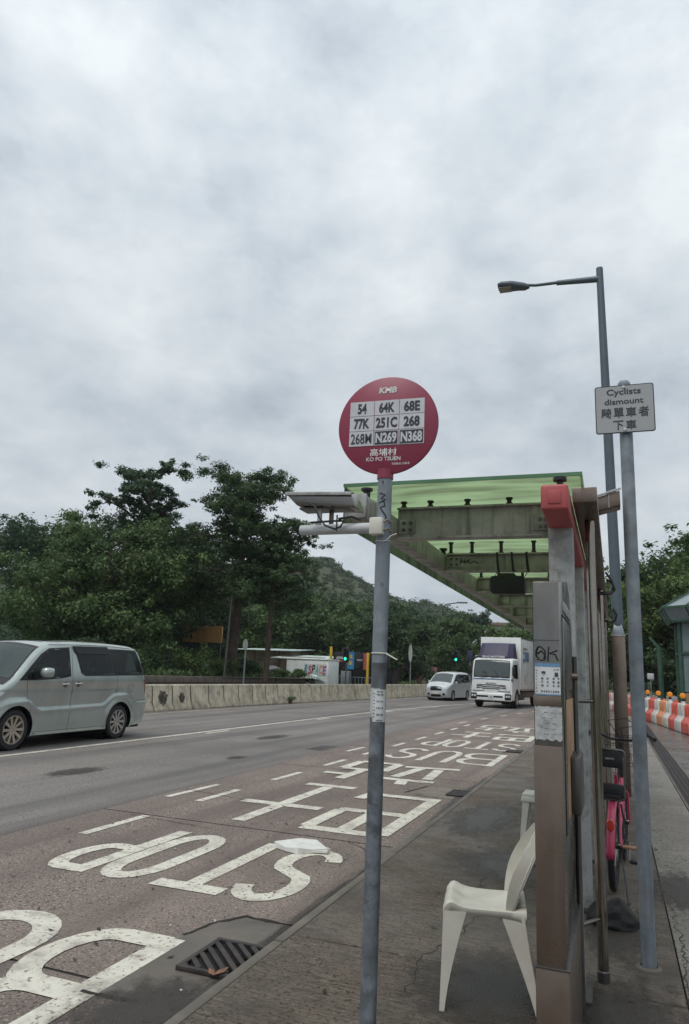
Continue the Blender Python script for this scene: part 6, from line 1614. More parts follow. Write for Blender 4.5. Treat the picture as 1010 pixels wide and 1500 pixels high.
for k in range(8):
    j = (k + 1) % 8
    G().tube([w0[k], w1[k]], 0.10, 8).build('column', M['greenpaint'], gs)
    for z in (0.5, 3.0, 4.6):
        a = ring(Rw, z)[k]; b = ring(Rw, z)[j]; G().bar(a, b, 0.12, 0.12).build('rail', M['greenpaint'], gs)
    for (za, zb, m_) in ((1.35, 2.95, 'glz'), (3.06, 4.54, 'glz'), (0.56, 1.30, 'tanboard')):
        a, b = ring(Rw - .02, za)[k], ring(Rw - .02, za)[j]; c, d_ = ring(Rw - .02, zb)[j], ring(Rw - .02, zb)[k]
        for q in range(2):
            t0, t1 = q / 2 + .02, (q + 1) / 2 - .02
            L = lambda p, s_, t: tuple(p[i] + (s_[i] - p[i]) * t for i in range(3))
            qa, qb, qc, qd = L(a, b, t0), L(a, b, t1), L(d_, c, t1), L(d_, c, t0)
            ctr = Vector((cxg, cyg, 0)); 
            inn = [(Vector(p) + (ctr - Vector((p[0], p[1], 0))).normalized() * 0.03) for p in (qa, qb, qc, qd)]
            G().add([qa, qb, qc, qd] + [tuple(v) for v in inn], [(0, 1, 2, 3), (7, 6, 5, 4), (0, 4, 5, 1), (1, 5, 6, 2), (2, 6, 7, 3), (3, 7, 4, 0)]).build('pane', M[m_], gs, smooth=0)
    for A, B in ((e0, e1), (e1, e2)):
        for q in range(2):
            t0, t1 = q / 2 + .015, (q + 1) / 2 - .015
            L = lambda p, s_, t: tuple(p[i] + (s_[i] - p[i]) * t for i in range(3))
            qs = [L(A[k], A[j], t0), L(A[k], A[j], t1), L(B[k], B[j], t1), L(B[k], B[j], t0)]
            G().add(qs + [(p[0], p[1], p[2] - 0.03) for p in qs], [(0, 1, 2, 3), (7, 6, 5, 4), (0, 4, 5, 1), (1, 5, 6, 2), (2, 6, 7, 3), (3, 7, 4, 0)]).build('roof_pane', M['glz'], gs, smooth=0)
    for A, B in ((e0, e1), (e1, e2)):
        G().bar(A[k], B[k], 0.09, 0.10).build('roof_rib', M['greenpaint'], gs)
        mA = tuple((A[k][i] + A[j][i]) / 2 for i in range(3)); mB = tuple((B[k][i] + B[j][i]) / 2 for i in range(3))
        G().bar(mA, mB, 0.06, 0.08).build('roof_rib', M['greenpaint'], gs)
    for E_ in (e0, e1, e2): G().bar(E_[k], E_[j], 0.09, 0.09).build('roof_ring', M['greenpaint'], gs)
    G().bar(w1[k], e0[k], 0.10, 0.10).build('bracket', M['greenpaint'], gs)
gp = empty('green_post', (2.3, 41, PZ), 'green steel post with an angled head beneath the dark trees', 'post')
G().tube([(2.28, 41, PZ), (2.25, 41, 3.5)], 0.13, 8).build('shaft', M['greenpaint'], gp)
G().bar((2.25, 41, 3.45), (1.8, 41, 4.0), 0.14, 0.14).build('head', M['greenpaint'], gp)
ps = empty('path_sign', (1.78, 41, PZ), 'tiny grey sign plate on a pole behind the far water barriers', 'sign')
G().tube([(1.78, 40.5, PZ), (1.74, 40.5, 2.1)], 0.03, 8).build('pole', M['galv'], ps)
G().bb(1.60, 1.90, 40.44, 40.46, 1.85, 2.15).build('plate', M['white'], ps, bevel=0.004)

# ================================================================== trees
def leaves_mesh(clumps, size, rngL, flat=0.75, soft=0.22):
    """clumps: (cx, cy, cz, rx, ry, rz, n); returns vertices and quads of small folded leaves"""
    V = []; 
    for cx, cy, cz, rx, ry, rz, n in clumps:
        d = rngL.normal(size=(n, 3)); d /= np.linalg.norm(d, axis=1)[:, None]
        rad = rngL.random(n) ** 0.5 * (1 + np.clip(rngL.normal(size=n), -1, 2.2) * soft)
        p = d * rad[:, None] * np.array([rx, ry, rz]) + np.array([cx, cy, cz])
        nrm = d * 0.9 + rngL.normal(size=(n, 3)) * 0.6 + np.array([0, 0, flat]); nrm /= np.linalg.norm(nrm, axis=1)[:, None]
        t = np.cross(nrm, rngL.normal(size=(n, 3))); t /= np.linalg.norm(t, axis=1)[:, None] + 1e-9
        b = np.cross(nrm, t)
        s = size * rngL.uniform(0.6, 1.35, n)[:, None]
        q = np.stack([p - t * s, p - b * s * 0.42 + nrm * s * .12, p + t * s, p + b * s * 0.42 + nrm * s * .12], 1)
        V.append(q.reshape(-1, 3))
    return np.concatenate(V)
def leaves_obj(name, V, material, parent=None, off=(0, 0, 0)):
    n = len(V) // 4; me = bpy.data.meshes.new(name)
    me.vertices.add(len(V)); me.vertices.foreach_set('co', (V - np.array(off)).astype(np.float32).ravel())
    me.loops.add(4 * n); me.loops.foreach_set('vertex_index', np.arange(4 * n, dtype=np.int32))
    me.polygons.add(n); me.polygons.foreach_set('loop_start', np.arange(0, 4 * n, 4, dtype=np.int32))
    me.update(calc_edges=True); me.materials.append(material)
    o = bpy.data.objects.new(name, me); scene.collection.objects.link(o); o.parent = parent
    return o
TOTAL = [0]
def tree(x, y, z0, H, R, label, seed, style='round', leaf='leafA', size=0.16, n=9000, trunk_h=0.35, lean=0.0, bark='bark', group=None, name='broadleaf_tree', tr=None, density=1.0):
    rs = random.Random(seed); rl = np.random.default_rng(seed)
    e = empty(name, (x, y, z0), label, 'tree', group)
    tr = tr or H * 0.022
    top = z0 + H
    # trunk with a slight bend
    TP = []
    for i in range(7):
        t = i / 6; TP.append(Vector((x + lean * t * H * .5 + rs.uniform(-.1, .1) * t * R * .4, y + rs.uniform(-.1, .1) * t * R * .3, z0 + t * H * (0.86 if style != 'layer' else 0.95))))
    G().tube(TP, [tr * (1.25 - 0.95 * i / 6) for i in range(7)], 9).build('trunk', M[bark], e)
    limbs = G(); clumps = []
    nl = {'round': 17, 'layer': 17, 'weep': 14, 'small': 9, 'sparse': 14}[style]
    for k in range(nl):
        t = trunk_h + (1 - trunk_h) * (k + rs.random()) / nl
        f = t * 6; i = min(5, int(f)); p0 = TP[i].lerp(TP[i + 1], f - i) if t < .97 else TP[6]
        a = k * 2.4 + rs.uniform(-.5, .5)
        u = (t - trunk_h) / (1 - trunk_h)
        if style in ('round', 'weep', 'small'): reach = R * (0.45 + 0.75 * math.sin(math.pi * min(1, 0.25 + 0.72 * u))) * rs.uniform(0.65, 1.05)
        elif style == 'layer': reach = R * (1.15 - 0.65 * u) * rs.uniform(0.55, 1.1)
        else: reach = R * (0.5 + 0.5 * math.sin(math.pi * u)) * rs.uniform(0.5, 1.2)
        rise = reach * {'round': 0.35, 'layer': 0.12, 'weep': 0.1, 'small': 0.4, 'sparse': 0.55}[style] * rs.uniform(0.4, 1.5)
        q = p0 + Vector((math.cos(a) * reach, math.sin(a) * reach, rise)); q.z = min(q.z, top - 0.3)
        m1 = p0.lerp(q, 0.5) + Vector((0, 0, reach * 0.08))
        limbs.tube([p0, m1, q], [tr * .38, tr * .24, tr * .08], 5)
        for b in range(5 if style != 'sparse' else 4):
            s = 0.40 + 0.62 * (b + rs.random()) / 5
            c = p0.lerp(q, min(1, s)); spread = reach * 0.22 + R * 0.08
            c2 = c + Vector((rs.uniform(-1, 1), rs.uniform(-1, 1), rs.uniform(-.35, .6))) * spread
            c2.z = min(c2.z, top - .15)
            limbs.tube([c, c2], [tr * .10, tr * .04], 4)
            cr = R * rs.uniform(0.15, 0.29) * (0.8 if style == 'layer' else 1)
            fl = {'round': 0.72, 'layer': 0.34, 'weep': 0.8, 'small': 0.75, 'sparse': 0.55}[style]
            if style in ('layer', 'sparse'):
                for _ in range(7):
                    k2 = cr * rs.uniform(.35, .68)
                    clumps.append((c2.x + rs.gauss(0, cr * .75), c2.y + rs.gauss(0, cr * .75), c2.z + rs.gauss(0, cr * .38), k2, k2, k2 * .55, k2 * k2))
                continue
            clumps.append((c2.x, c2.y, c2.z, cr * 1.1, cr * 1.1, cr * fl, 1.0 * cr * cr))
            for _ in range(2):
                k2 = cr * rs.uniform(.3, .5); clumps.append((c2.x + rs.gauss(0, cr * .9), c2.y + rs.gauss(0, cr * .9), c2.z + rs.gauss(0.1, cr * .6), k2, k2, k2 * .7, k2 * k2))
            if style == 'weep': clumps.append((c2.x, c2.y, c2.z - cr * .9, cr * .7, cr * .7, cr, .5 * cr * cr))
    o = limbs.build('limbs', M[bark], e)
    tot = sum(c[-1] for c in clumps)
    cl2 = [(*c[:6], max(12, int(n * density * (1.9 if y < 45 else 1.3) * c[6] / tot))) for c in clumps]
    V = leaves_mesh(cl2, size * (0.68 if y < 45 else 0.85), rl)
    V[:, 2] = np.maximum(V[:, 2], z0 + 0.02)
    TOTAL[0] += len(V) // 4
    o = leaves_obj('crown', V, M[leaf], e, (x, y, z0)); o['kind'] = 'stuff'
    return e
GB = 'trees beyond the median barrier'
# left masses
tree(-33, 37, 0.8, 9.3, 5.0, 'broad dark tree at the far left edge of the photo', 1, 'round', 'leafC', 0.19, 15000, .15, group=GB)
tree(-38, 41, 0.8, 10.6, 5.4, 'tall dark tree behind the one at the left edge', 2, 'round', 'leafA', 0.2, 14000, .15, group=GB)
tree(-27.5, 37, 0.8, 7.8, 4.4, 'dark round tree directly above the roof of the green van', 21, 'round', 'leafC', 0.18, 12000, .1, group=GB)
tree(-25.4, 31.5, 0.8, 7.9, 4.3, 'large bushy mid green tree with pale grey leaves above the van', 3, 'round', 'leafB', 0.17, 24000, .06, group=GB)
tree(-25.0, 36.0, 0.8, 7.8, 3.0, 'spreading green tree just right of the big bushy one', 23, 'round', 'leafB', 0.16, 12000, .38, group=GB)
tree(-26.6, 36.0, 0.8, 13.6, 2.8, 'tall open feathery tree rising highest above the others', 4, 'sparse', 'leafC', 0.15, 15000, .45, group=GB, lean=.03)
tree(-20.2, 36.5, 0.9, 12.2, 4.4, 'layered flame tree with a bare leaning trunk beside the orange board', 5, 'layer', 'leafA', 0.13, 27000, .36, lean=.05, tr=.24, group=GB)
tree(-17.5, 35.5, 0.9, 8.8, 3.1, 'smaller layered tree whose branches hang over the white pipe', 6, 'layer', 'leafA', 0.13, 14000, .46, lean=.04, tr=.14, group=GB)
tree(-28, 45, 0.9, 10.2, 4.6, 'dark full tree filling the gap behind the two feathery ones', 7, 'round', 'leafA', 0.2, 14000, .15, group=GB)
# middle wood
mids = [(-36, 64, 9.0, 4.6, 'leafD', 'round'), (-30.5, 66, 8.4, 4.4, 'leafB', 'round'), (-38, 72, 11.5, 5.2, 'leafA', 'round'), (-27.0, 70, 8.6, 4.4, 'leafB', 'weep'), (-24.0, 74, 8.8, 4.2, 'leafC', 'weep'),
        (-43, 62, 12, 5.6, 'leafC', 'round'), (-32, 80, 10.6, 4.8, 'leafA', 'weep'), (-26.0, 84, 9.4, 4.2, 'leafB', 'round'), (-40, 84, 13, 5.5, 'leafC', 'round'), (-27, 94, 11, 4.6, 'leafC', 'round')]
ml = ['pale green leafy tree behind the low sheds', 'dark tree behind the hoardings with banners', 'tall dark tree behind the pale green one', 'drooping mid green tree below the hill ridge', 'drooping blue green tree next to the hoarding',
      'tall dark tree farther back behind the feathery pair', 'feathery tall tree against the foot of the hill', 'mid green tree right of the bus stop pole, farther back', 'tallest dark tree at the back of the wood', 'dark tree at the back beside the hill slope']
for i, (a, b, h, r_, lf, sty) in enumerate(mids):
    tree(a, b, 0.3, h, r_, ml[i], 40 + i, sty, lf, 0.24, 8500, .08, group=GB)
tree(-19.3, 66, 0.2, 6.9, 3.9, 'round dense dark tree right of the bus stop pole, by the pink walls', 60, 'round', 'leafA', 0.2, 15000, .12, group=GB)
tree(-15.6, 78, 0.2, 7.4, 3.4, 'dark round tree behind the white people carrier', 61, 'round', 'leafB', 0.22, 9000, .15, group=GB)
tree(-13.0, 92, 0.2, 7.8, 3.6, 'green tree above the roof of the lorry cab', 62, 'round', 'leafD', 0.24, 7000, .15, group=GB)
tree(-6.5, 98, 0.2, 9.5, 4.2, 'dark tree behind the box of the lorry', 63, 'round', 'leafA', 0.26, 8000, .12, group=GB)
tree(-10.5, 112, 0.2, 9.8, 4.0, 'pale green tree at the bend behind the lorry', 64, 'round', 'leafD', 0.26, 6000, .15, group=GB)
tree(-20.5, 112, 0.2, 11.5, 4.2, 'thin open tree standing out on the low ridge', 65, 'sparse', 'leafC', 0.26, 3000, .4, group=GB)
# right side
GR = 'trees beyond the water barriers'
tree(7.6, 50, 0.1, 11.0, 5.6, 'tall full green tree at the right edge above the glazed building', 70, 'round', 'leafB', 0.19, 20000, .12, group=GR)
tree(3.6, 46, 0.1, 8.3, 3.4, 'overhanging green tree right of the sign pole', 71, 'round', 'leafD', 0.16, 14000, .35, group=GR)
tree(2.9, 53, 0.1, 10.2, 4.6, 'dark tree between the lamp post and the sign pole', 72, 'round', 'leafA', 0.2, 15000, .08, group=GR)
tree(0.6, 57, 0.1, 8.2, 3.4, 'dark leafy tree just right of the shelter frame', 73, 'round', 'leafA', 0.2, 9000, .08, group=GR)
tree(6.5, 43.5, 0.1, 7.2, 3.6, 'dark tree directly behind the glazed building', 74, 'round', 'leafA', 0.18, 11000, .05, group=GR)
tree(12, 44, 0.1, 9.0, 4.2, 'dark tree beyond the right edge of the photo', 75, 'round', 'leafA', 0.2, 7000, .08, group=GR)
def shrub(x, y, z0, r, h, label, seed, leaf='leafB', n=1600, size=0.07, grp='shrubs on the planting bed'):
    e = empty('shrub', (x, y, z0), label, 'shrub', grp); rs = random.Random(seed)
    g = G(); cl2 = []
    for k in range(9):
        a = rs.uniform(0, 6.28); q = r * rs.uniform(.1, .8); p = (x + q * math.cos(a), y + q * math.sin(a), z0 + h * rs.uniform(.35, .85))
        g.tube([(x, y, z0), p], [0.02, 0.008], 4); cl2.append((*p, r * .42, r * .42, h * .32, n // 9))
    g.build('stems', M['bark'], e)
    o = leaves_obj('foliage', leaves_mesh(cl2, size, np.random.default_rng(seed)), M[leaf], e, (x, y, z0)); o['kind'] = 'stuff'
    return e
shs = [(-20.6, 27.5, 1.0, 1.1, 'leafB'), (-21.2, 30.2, .9, 1.7, 'leafA'), (-20.4, 33.0, 1.2, 1.5, 'leafD'), (-20.5, 35.6, 1.2, 1.0, 'leafB'), (-20.2, 38.0, 1.0, 1.0, 'leafA'), (-20.4, 40.6, .9, .7, 'leafD'), (-20.3, 43.2, .8, .5, 'leafB'), (-20.6, 25.2, 1.0, 1.5, 'leafA'), (-19.9, 45.2, .6, .6, 'leafD')]
sl_ = ['low green bush right behind the van', 'dark upright bush on the bed near the van', 'bright green bush left of the tree trunk', 'mid green bush under the orange board', 'dark bush right of the bare trunk', 'bright low bush before the sheds', 'mid green bush near the sheds', 'dark bush hidden behind the van', 'bright tuft at the end of the stone wall']
for i, (a, b, r_, h, lf) in enumerate(shs): shrub(a, b, 1.0, r_, h, sl_[i], 200 + i, lf, 2200)
shrub(3.6, 33.0, PZ, 0.8, 1.2, 'green and yellow bush beside the glazed building', 230, 'leafD', 1800, .06, 'shrubs on the planting bed')
shrub(-14.2, 31.5, 0.0, 0.28, 0.32, 'small weed growing at the foot of the concrete barrier', 231, 'leafB', 350, .04, 'weeds by the barrier')
shrub(-19.5, 60.0, 0.0, 1.5, 1.2, 'low green hedge plant in front of the pink walls', 232, 'leafD', 1500, .1); shrub(-16.8, 62.0, 0.0, 1.6, 1.0, 'second low hedge plant in front of the pink walls', 233, 'leafD', 1500, .1)
# ground cover on the bed
rl = np.random.default_rng(5); n = 16000
P = np.stack([rl.uniform(-34, -19.6, n), rl.uniform(16, 47, n), rl.uniform(1.0, 1.28, n)], 1)
t = rl.normal(size=(n, 3)); t[:, 2] = np.abs(t[:, 2]) + .8; t /= np.linalg.norm(t, axis=1)[:, None]; b = np.cross(t, rl.normal(size=(n, 3))); b /= np.linalg.norm(b, axis=1)[:, None]
s = rl.uniform(.08, .2, n)[:, None]
V = np.stack([P - t * s, P - b * s * .25, P + t * s, P + b * s * .25], 1).reshape(-1, 3)
gc = leaves_obj('ground_cover', V, M['leafB']); tag(gc, 'rough grass and weeds covering the raised bed', 'ground cover'); gc['kind'] = 'stuff'

# ================================================================== hill
def ridge(x):
    # height of the ridge, in metres, over world X at Y about 300
    pts = [(-420, 30), (-330, 52), (-250, 44), (-190, 40), (-150, 46), (-128, 51.5), (-120, 52), (-108, 45), (-94, 38.5), (-82, 35), (-70, 30), (-58, 26), (-41, 21.5), (-20, 15), (10, 11), (60, 10), (140, 14), (300, 20)]
    for (a, za), (b, zb) in zip(pts, pts[1:]):
        if x <= b: t = max(0, (x - a) / (b - a)); t = t * t * (3 - 2 * t) * .5 + t * .5; return za + (zb - za) * t
    return 20
def hz(x, y):
    t = (y - 120) / 180.0
    if t < 0: return -0.3
    p = (ridge(x) - 3.6) * (math.sin(min(1.0, t) * math.pi / 2) ** 1.5 if t < 1 else max(0, 1 - ((t - 1) / .9) ** 2))
    return p + 1.3 * math.sin(x * .11 + y * .07) * min(1, t) + 0.9 * math.sin(x * .23 - y * .13) * min(1, t)
g = G(); xs = np.linspace(-420, 300, 150); ysv = np.linspace(118, 440, 70)
g.v = [(x, y, hz(x, y)) for y in ysv for x in xs]
m_ = len(xs); g.f = [(i * m_ + j, i * m_ + j + 1, (i + 1) * m_ + j + 1, (i + 1) * m_ + j) for i in range(len(ysv) - 1) for j in range(m_ - 1)]
structure(g.build('hill', M['hill'], None, smooth=80))
# scrub and wood on the hill: many leafy clumps
rl = np.random.default_rng(77); cl3 = []
for k in range(5200):
    x = rl.uniform(-210, 40); y = 300 - 170 * rl.random() ** 1.6
    if rl.random() < 0.25: y = rl.uniform(285, 305)
    u = (y - 120) / 180
    # grassy upper face of the peak is only thinly covered
    if -150 < x < -75 and y > 235 and rl.random() < 0.45: continue
    r_ = rl.uniform(1.6, 3.6) * (0.55 if (-150 < x < -75 and y > 235) else 1.0)
    cl3.append((x, y, hz(x, y) + r_ * .45, r_, r_, r_ * .75, 46))
V = leaves_mesh(cl3, 0.62, rl); TOTAL[0] += len(V) // 4
o = leaves_obj('hill_wood', V, M['leafH']); tag(o, 'dark wood and scrub covering the hillside', 'wood'); o['kind'] = 'stuff'
# belt of wood along the foot of the hill
cl3 = []
for k in range(700):
    x = rl.uniform(-150, -22); y = rl.uniform(88, 125)
    r_ = rl.uniform(1.6, 3.2); z = rl.uniform(1, 9.5)
    cl3.append((x, y, z, r_, r_, r_ * .8, 60))
for k in range(240):
    x = rl.uniform(4, 60); y = rl.uniform(62, 100); r_ = rl.uniform(1.5, 3); cl3.append((x, y, rl.uniform(1, 8), r_, r_, r_, 50))
V = leaves_mesh(cl3, 0.38, rl); TOTAL[0] += len(V) // 4
o = leaves_obj('woodland', V, M['leafC']); tag(o, 'belt of woodland at the foot of the hill', 'wood'); o['kind'] = 'stuff'

# ================================================================== things beyond the barrier
M['orangeboard'] = mat('orange_board', (0.78, 0.44, 0.16), 0.6, var=0.08, vscale=0.6, dirt=((0.45, 0.24, 0.09), 0.5, .8))
bb2 = empty('hoarding_board', (-23, 39.5, 1.0), 'blank orange board on a steel truss frame among the trees', 'billboard')
X0_, X1_ = -25.4, -22.6
G().bb(X0_, X1_, 39.4, 39.5, 2.95, 3.95).build('panel', M['orangeboard'], bb2, bevel=0.02)
g = G(); g.bar((X0_ - .2, 39.3, 2.85), (X1_, 39.3, 2.85), .06, .06); g.bar((X0_ - .2, 39.3, 2.6), (X1_, 39.3, 2.6), .06, .06); g.build('truss_chord', M['steeldark'], bb2)
for k in range(10): G().bar((X0_ - .2 + .3 * k, 39.3, 2.6 if k % 2 else 2.85), (X0_ + .1 + .3 * k, 39.3, 2.85 if k % 2 else 2.6), .035, .035).build('truss_web', M['steeldark'], bb2)
for x in (X0_ + .1, -24, X1_ - .1): G().bar((x, 39.45, 1.0), (x, 39.45, 2.9), .09, .09, (0, 1, 0)).build('leg', M['steeldark'], bb2)
# low sheds with flat pale roofs
M['roofpale'] = mat('shed_roof', (0.50, 0.60, 0.58), 0.6, var=0.25, vscale=.8, dirt=((0.15, .15, .13), .7, .7))
M['shedwall'] = mat('shed_wall', (0.24, 0.18, 0.12), 0.8, var=0.4, vscale=.7, dirt=((0.05, .05, .045), .8, .5))
def shed(x0, x1, y0, y1, h, lab, slope=.25):
    e = empty('low_shed', ((x0 + x1) / 2, y0, 0), lab, 'shed', 'low sheds beyond the barrier')
    g = G()
    for k in range(4):
        xa = x0 + (x1 - x0) * k / 4; g2 = G().bb(xa + .05, xa + (x1 - x0) / 4 - .05, y0, y1, 0, h - .15); g2.build('wall_bay', M['shedwall'], e, bevel=.02)
    n_ = 6
    for k in range(n_):
        xa = x0 - .5 + (x1 - x0 + 1) * k / n_; xb = x0 - .5 + (x1 - x0 + 1) * (k + 1) / n_
        G().add([(xa, y0 - .8, h - slope), (xb - .03, y0 - .8, h - slope), (xb - .03, y1, h), (xa, y1, h)] + [(xa, y0 - .8, h - slope + .06), (xb - .03, y0 - .8, h - slope + .06), (xb - .03, y1, h + .06), (xa, y1, h + .06)],
                [(3, 2, 1, 0), (4, 5, 6, 7), (0, 1, 5, 4), (1, 2, 6, 5), (2, 3, 7, 6), (3, 0, 4, 7)]).build('roof_sheet', M['roofpale'], e, smooth=0)
    return e
shed(-31.0, -26.2, 58, 62, 3.3, 'long low shed with a pale green sheet roof behind the bushes')
shed(-26.6, -22.6, 56.5, 60, 2.75, 'lower shed with a stained roof left of the painted container', .35)
# white container with painted side
M['contwhite'] = mat('container_white', (0.72, 0.75, 0.73), 0.5, var=0.08, vscale=1, dirt=((0.3, .3, .27), .5, 1.2))
ct2 = empty('painted_container', (-21.2, 50, 0), 'white container van with colourful lettering painted on its side', 'container')
G().bb(-23.0, -19.6, 50, 52.2, 0.35, 2.30).build('shell', M['contwhite'], ct2, bevel=.06)
G().bb(-23.05, -19.55, 49.95, 52.25, 2.30, 2.38).build('roof_cap', M['contwhite'], ct2, bevel=.03)
G().bb(-21.55, -19.75, 49.975, 49.99, 1.20, 2.0).build('artwork', M['paper'], ct2)
cols = [(0.05, .25, .45), (.5, .05, .08), (.05, .05, .06), (.1, .4, .35), (.55, .3, .05), (.35, .1, .35)]
for i in range(6): M['art%d' % i] = mat('art_paint_%d' % i, cols[i], .5)
for k, s_ in enumerate('RSPACE'):
    text(s_, .5, (-21.35 + .29 * k, 49.96, 1.6 + .03 * (-1) ** k), (1, 0, 0), (0.12, 0, 1), M['art%d' % k], ct2, 'painted_letter', bold=.03, width=.24, height=.62)
for x in (-22.4, -20.2): G().lathe([(0.001, 0), (.36, 0), (.36, .2)], (x, 49.98, 0.36), 'y', 16).build('wheel', M['rubber'], ct2)
# heap of panels
M['hoard_'] = mat('dark_scrap', (0.03, 0.03, 0.035), .6, var=.4)
hp = empty('scrap_heap', (-23.2, 46, 0), 'heap of grey sheets and a pale round tank leaning by the container', 'scrap heap')
G().add([(-22.6, 45, 1.62), (-19.0, 45.2, .85), (-19.1, 46.2, .8), (-22.3, 46.4, 1.75), (-22.6, 45, 1.56), (-19.0, 45.2, .79), (-19.1, 46.2, .74), (-22.3, 46.4, 1.69)], [(0, 1, 2, 3), (7, 6, 5, 4), (0, 4, 5, 1), (1, 5, 6, 2), (2, 6, 7, 3), (3, 7, 4, 0)]).build('sheet', M['steeldark'], hp, smooth=0)
G().lathe([(0.001, -.9), (.45, -.85), (.62, -.6), (.62, .6), (.45, .85), (.001, .9)], (-23.2, 46, 1.05), 'x', 18).build('tank', M['conc'], hp)
rq = random.Random(21)
for k in range(16):
    G().box((-24.6 + .38 * k, 46.9 + rq.uniform(-.6, .6), .55), (rq.uniform(.2, .7), rq.uniform(.2, .5), rq.uniform(.6, 1.35)), rz=rq.uniform(0, 2), rx=rq.uniform(-.25, .25)).build('scrap_piece', M[rq.choice(['steeldark', 'shedwall', 'conc', 'roofpale', 'hoard_', 'stone'])], hp, bevel=.02)
for k in range(5): G().box((-21.9 + .65 * k, 45.3, .5), (.4, .5, .9 - .1 * k), rz=.2 * k).build('crate', M['steeldark'] if k % 2 else M['conc'], hp, bevel=.03)
# dark hoardings with banners
hd = empty('banner_hoarding', (-19.3, 56, 0), 'black hoarding with a blue and a red banner between yellow posts', 'hoarding')
M['hoard'] = mat('black_hoarding', (0.022, 0.022, 0.028), 0.5, var=.4, vscale=1)
M['yellow'] = mat('yellow_paint', (0.55, 0.38, 0.03), .5, var=.15)
for k in range(4): G().bb(-21.6 + 1.22 * k, -20.42 + 1.22 * k, 56.1, 56.16, 1.9, 3.10).build('board', M['hoard'], hd, bevel=.01)
G().bb(-20.35, -19.75, 56.02, 56.06, 1.75, 3.12).build('blue_banner', M['bluebanner'], hd, smooth=0)
text('洗', .3, (-20.05, 56.0, 2.75), (1, 0, 0), (0, 0, 1), M['yellow'], hd, 'lettering', bold=.03, height=.35); text('車', .3, (-20.05, 56.0, 2.25), (1, 0, 0), (0, 0, 1), M['yellow'], hd, 'lettering', bold=.03, height=.35)
G().bb(-18.95, -18.65, 56.02, 56.06, 1.75, 3.05).build('red_banner', M['red'], hd, smooth=0)
text('ADVAN', .3, (-20.95, 56.08, 2.62), (1, 0, 0), (0, 0, 1), M['pale'], hd, 'lettering', bold=.05, width=.85, height=.24, shear=.2)
G().bb(-21.4, -20.5, 56.07, 56.09, 2.32, 2.42).build('red_line', M['red'], hd, smooth=0)
text('YOKO', .3, (-19.3, 56.08, 2.5), (1, 0, 0), (0, 0, 1), M['pale'], hd, 'lettering', bold=.03, width=.5, height=.14)
for k in range(4): G().bb(-21.5 + 1.2 * k, -20.5 + 1.2 * k, 57.5, 59, 0, 1.8).build('dark_opening', M['pit'], hd)
for x, m_, h in ((-21.7, 'yellow', 3.5), (-18.5, 'yellow', 3.1)):
    G().bb(x - .09, x + .09, 55.7, 55.9, 0, h).build('post', M[m_], hd, bevel=.02)
for k in range(16): G().bb(-21.5 + .28 * k, -21.47 + .28 * k, 55.0, 55.03, 0, 1.15).build('railing_bar', M['galv'], hd)
G().bar((-21.6, 55, 1.15), (-16.8, 55, 1.15), .05, .05).build('railing_top', M['galv'], hd)
G().bb(-20.6, -19.9, 55.3, 55.9, 0.3, 1.6).build('control_box', M['galv'], hd, bevel=.03)
# pink walls
M['pinkwall'] = mat('pink_wall', (0.42, 0.16, 0.20), 0.8, var=.12, vscale=1)
pw = empty('pink_wall', (-17.5, 72, 0), 'low pink wall pieces half hidden behind the round dark tree', 'wall')
for a, b in ((-20.6, -18.9), (-18.4, -17.6), (-16.7, -16.2), (-24.5, -23.8)): G().bb(a, b, 70, 70.3, 0, 2.3).build('wall_panel', M['pinkwall'], pw, bevel=.03)
# signs seen from the back, traffic lights, dark post
def back_sign(x, y, z, r, lab, k=0.22):
    e = empty('traffic_sign', (x, y, 0), lab, 'traffic sign', 'round traffic signs seen from the side')
    G().tube([(x, y, 0), (x, y, z + r)], 0.045, 8).build('pole', M['galv'], e)
    G().prism([(x + r * k * math.cos(a), z + r * math.sin(a)) for a in np.linspace(0, 2 * math.pi, 25)[:-1]], y - .09, y - .06, 'y').build('plate', M['greysteel'], e)
back_sign(-18.55, 35, 2.75, .30, 'grey back of a round sign near the orange board', .5); back_sign(-16.1, 60, 3.3, .75, 'grey back of a sign standing by the round dark tree')
dp = empty('dark_pole', (-19.5, 34.5, 0), 'slim dark post standing right of the bare trunk', 'post'); G().tube([(-19.5, 34.5, 0), (-19.35, 34.5, 5.4)], [.09, .06], 8).build('shaft', M['steeldark'], dp)
M['greenlight'] = mat('green_signal', (0.02, 0.5, 0.3), .3, emit=((0.03, 0.9, 0.5), 2.2))
def signal(x, y, z, lab):
    e = empty('traffic_light', (x, y, 0), lab, 'traffic light', 'traffic lights showing green')
    G().tube([(x, y + .15, 0), (x, y + .15, z)], .06, 8).build('pole', M['steeldark'], e)
    G().bb(x - .24, x + .24, y, y + .14, z - .65, z + .45).build('backboard', M['black'], e, bevel=.03)
    for k, m_ in enumerate(('greenlight', 'trimblack', 'trimblack')):
        G().lathe([(0.001, -.03), (.11, -.02), (.125, 0)], (x, y - .02, z - .42 + .32 * k), 'y', 16).build('lens', M[m_], e)
        G().lathe([(.135, -.16), (.135, 0), (.125, 0), (.125, -.16)], (x, y - .02, z - .42 + .32 * k), 'y', 16, close=True).build('hood', M['black'], e)
signal(-19.75, 54, 2.95, 'traffic light with green lit in front of the black hoarding'); signal(-14.25, 70, 3.55, 'traffic light with green lit left of the lorry')
e = empty('blue_sign', (-12.9, 70, 0), 'small blue sign post between the far traffic light and the lorry', 'sign')
G().tube([(-12.9, 70, 0), (-12.9, 70, 3.6)], .06, 8).build('pole', M['galv'], e); G().bb(-13.15, -12.65, 69.9, 69.95, 3.0, 4.0).build('plate', M['navy'], e, bevel=.01)
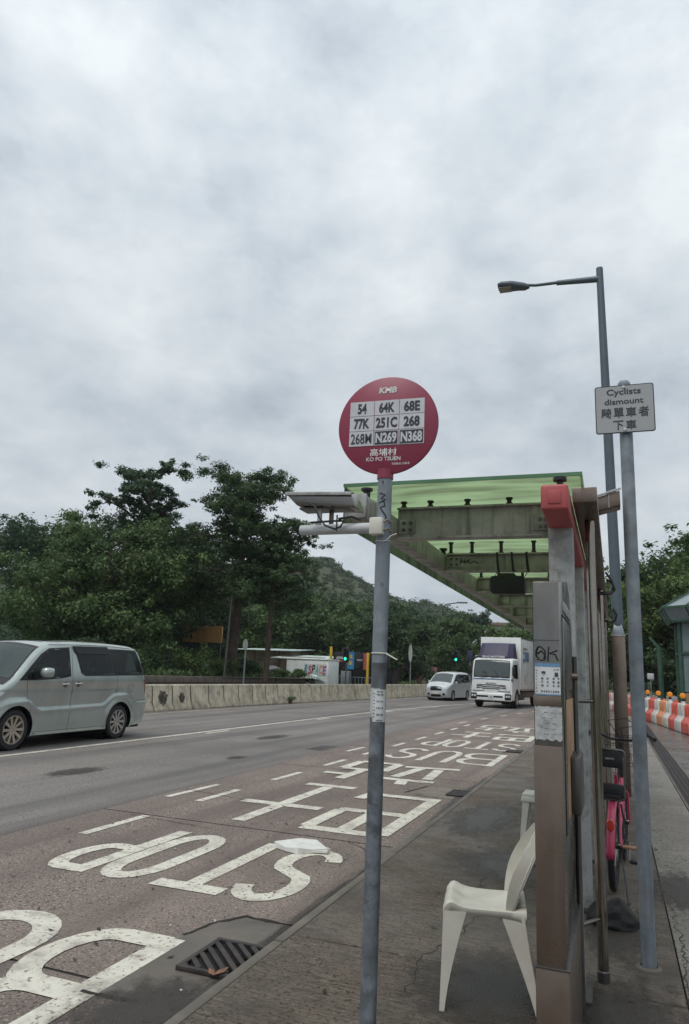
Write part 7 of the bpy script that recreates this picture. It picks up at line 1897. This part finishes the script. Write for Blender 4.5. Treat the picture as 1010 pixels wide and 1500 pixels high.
# low far building over the lorry, pylon
fb_ = empty('far_building', (-16, 165, 0), 'low pale building with a flat brown roof edge above the lorry', 'building')
G().bb(-36, -6, 165, 180, 0, 12.9).build('wall', M['contwhite'], fb_, bevel=.1)
G().bb(-37, -5, 164, 181, 12.92, 13.7).build('roof', M['pinkbrown'], fb_, bevel=.1)
for k in range(9): G().bb(-35 + 3.2 * k, -33.4 + 3.2 * k, 164.9, 164.99, 9.6, 11.2).build('window', M['darkglass'], fb_)
py_ = empty('power_pylon', (-36, 300, 18), 'faint lattice pylon on the ridge under the shelter roof edge', 'pylon')
g = G()
for sx_ in (-1, 1):
    for sy_ in (-1, 1): g.tube([(-36 + 3 * sx_, 300 + 3 * sy_, 14), (-36 + .5 * sx_, 300 + .5 * sy_, 36)], .14, 4)
for k in range(8):
    z0 = 14 + 2.75 * k; a = 3 - 2.5 * k / 8; b = 3 - 2.5 * (k + 1) / 8
    g.tube([(-36 - a, 297.5, z0), (-36 + b, 297.5, z0 + 2.75)], .09, 4); g.tube([(-36 + a, 297.5, z0), (-36 - b, 297.5, z0 + 2.75)], .09, 4)
g.build('lattice', M['lamp_grey'], py_)
for z in (28, 31.5, 35): G().tube([(-41, 300, z), (-31, 300, z)], .12, 4).build('cross_arm', M['lamp_grey'], py_)
print('LEAF QUADS', TOTAL[0])
# ------------------------------------------------------------------ thin haze over the valley
g = G(); g.bb(-960, 960, -960, 960, -1.2, 75)
hzo = g.build('haze', M['pit'], None, smooth=0)
hm = bpy.data.materials.new('haze'); hm.use_nodes = True; ht = hm.node_tree; ht.nodes.clear()
ho = ht.nodes.new('ShaderNodeOutputMaterial'); hv = ht.nodes.new('ShaderNodeVolumePrincipled')
hv.inputs['Color'].default_value = (0.86, 0.92, 1.0, 1); hv.inputs['Density'].default_value = 0.00028
ht.links.new(hv.outputs[0], ho.inputs['Volume'])
hzo.data.materials.clear(); hzo.data.materials.append(hm); hzo['kind'] = 'stuff'
tag(hzo, 'thin damp haze hanging over the road and the hillside', 'haze')
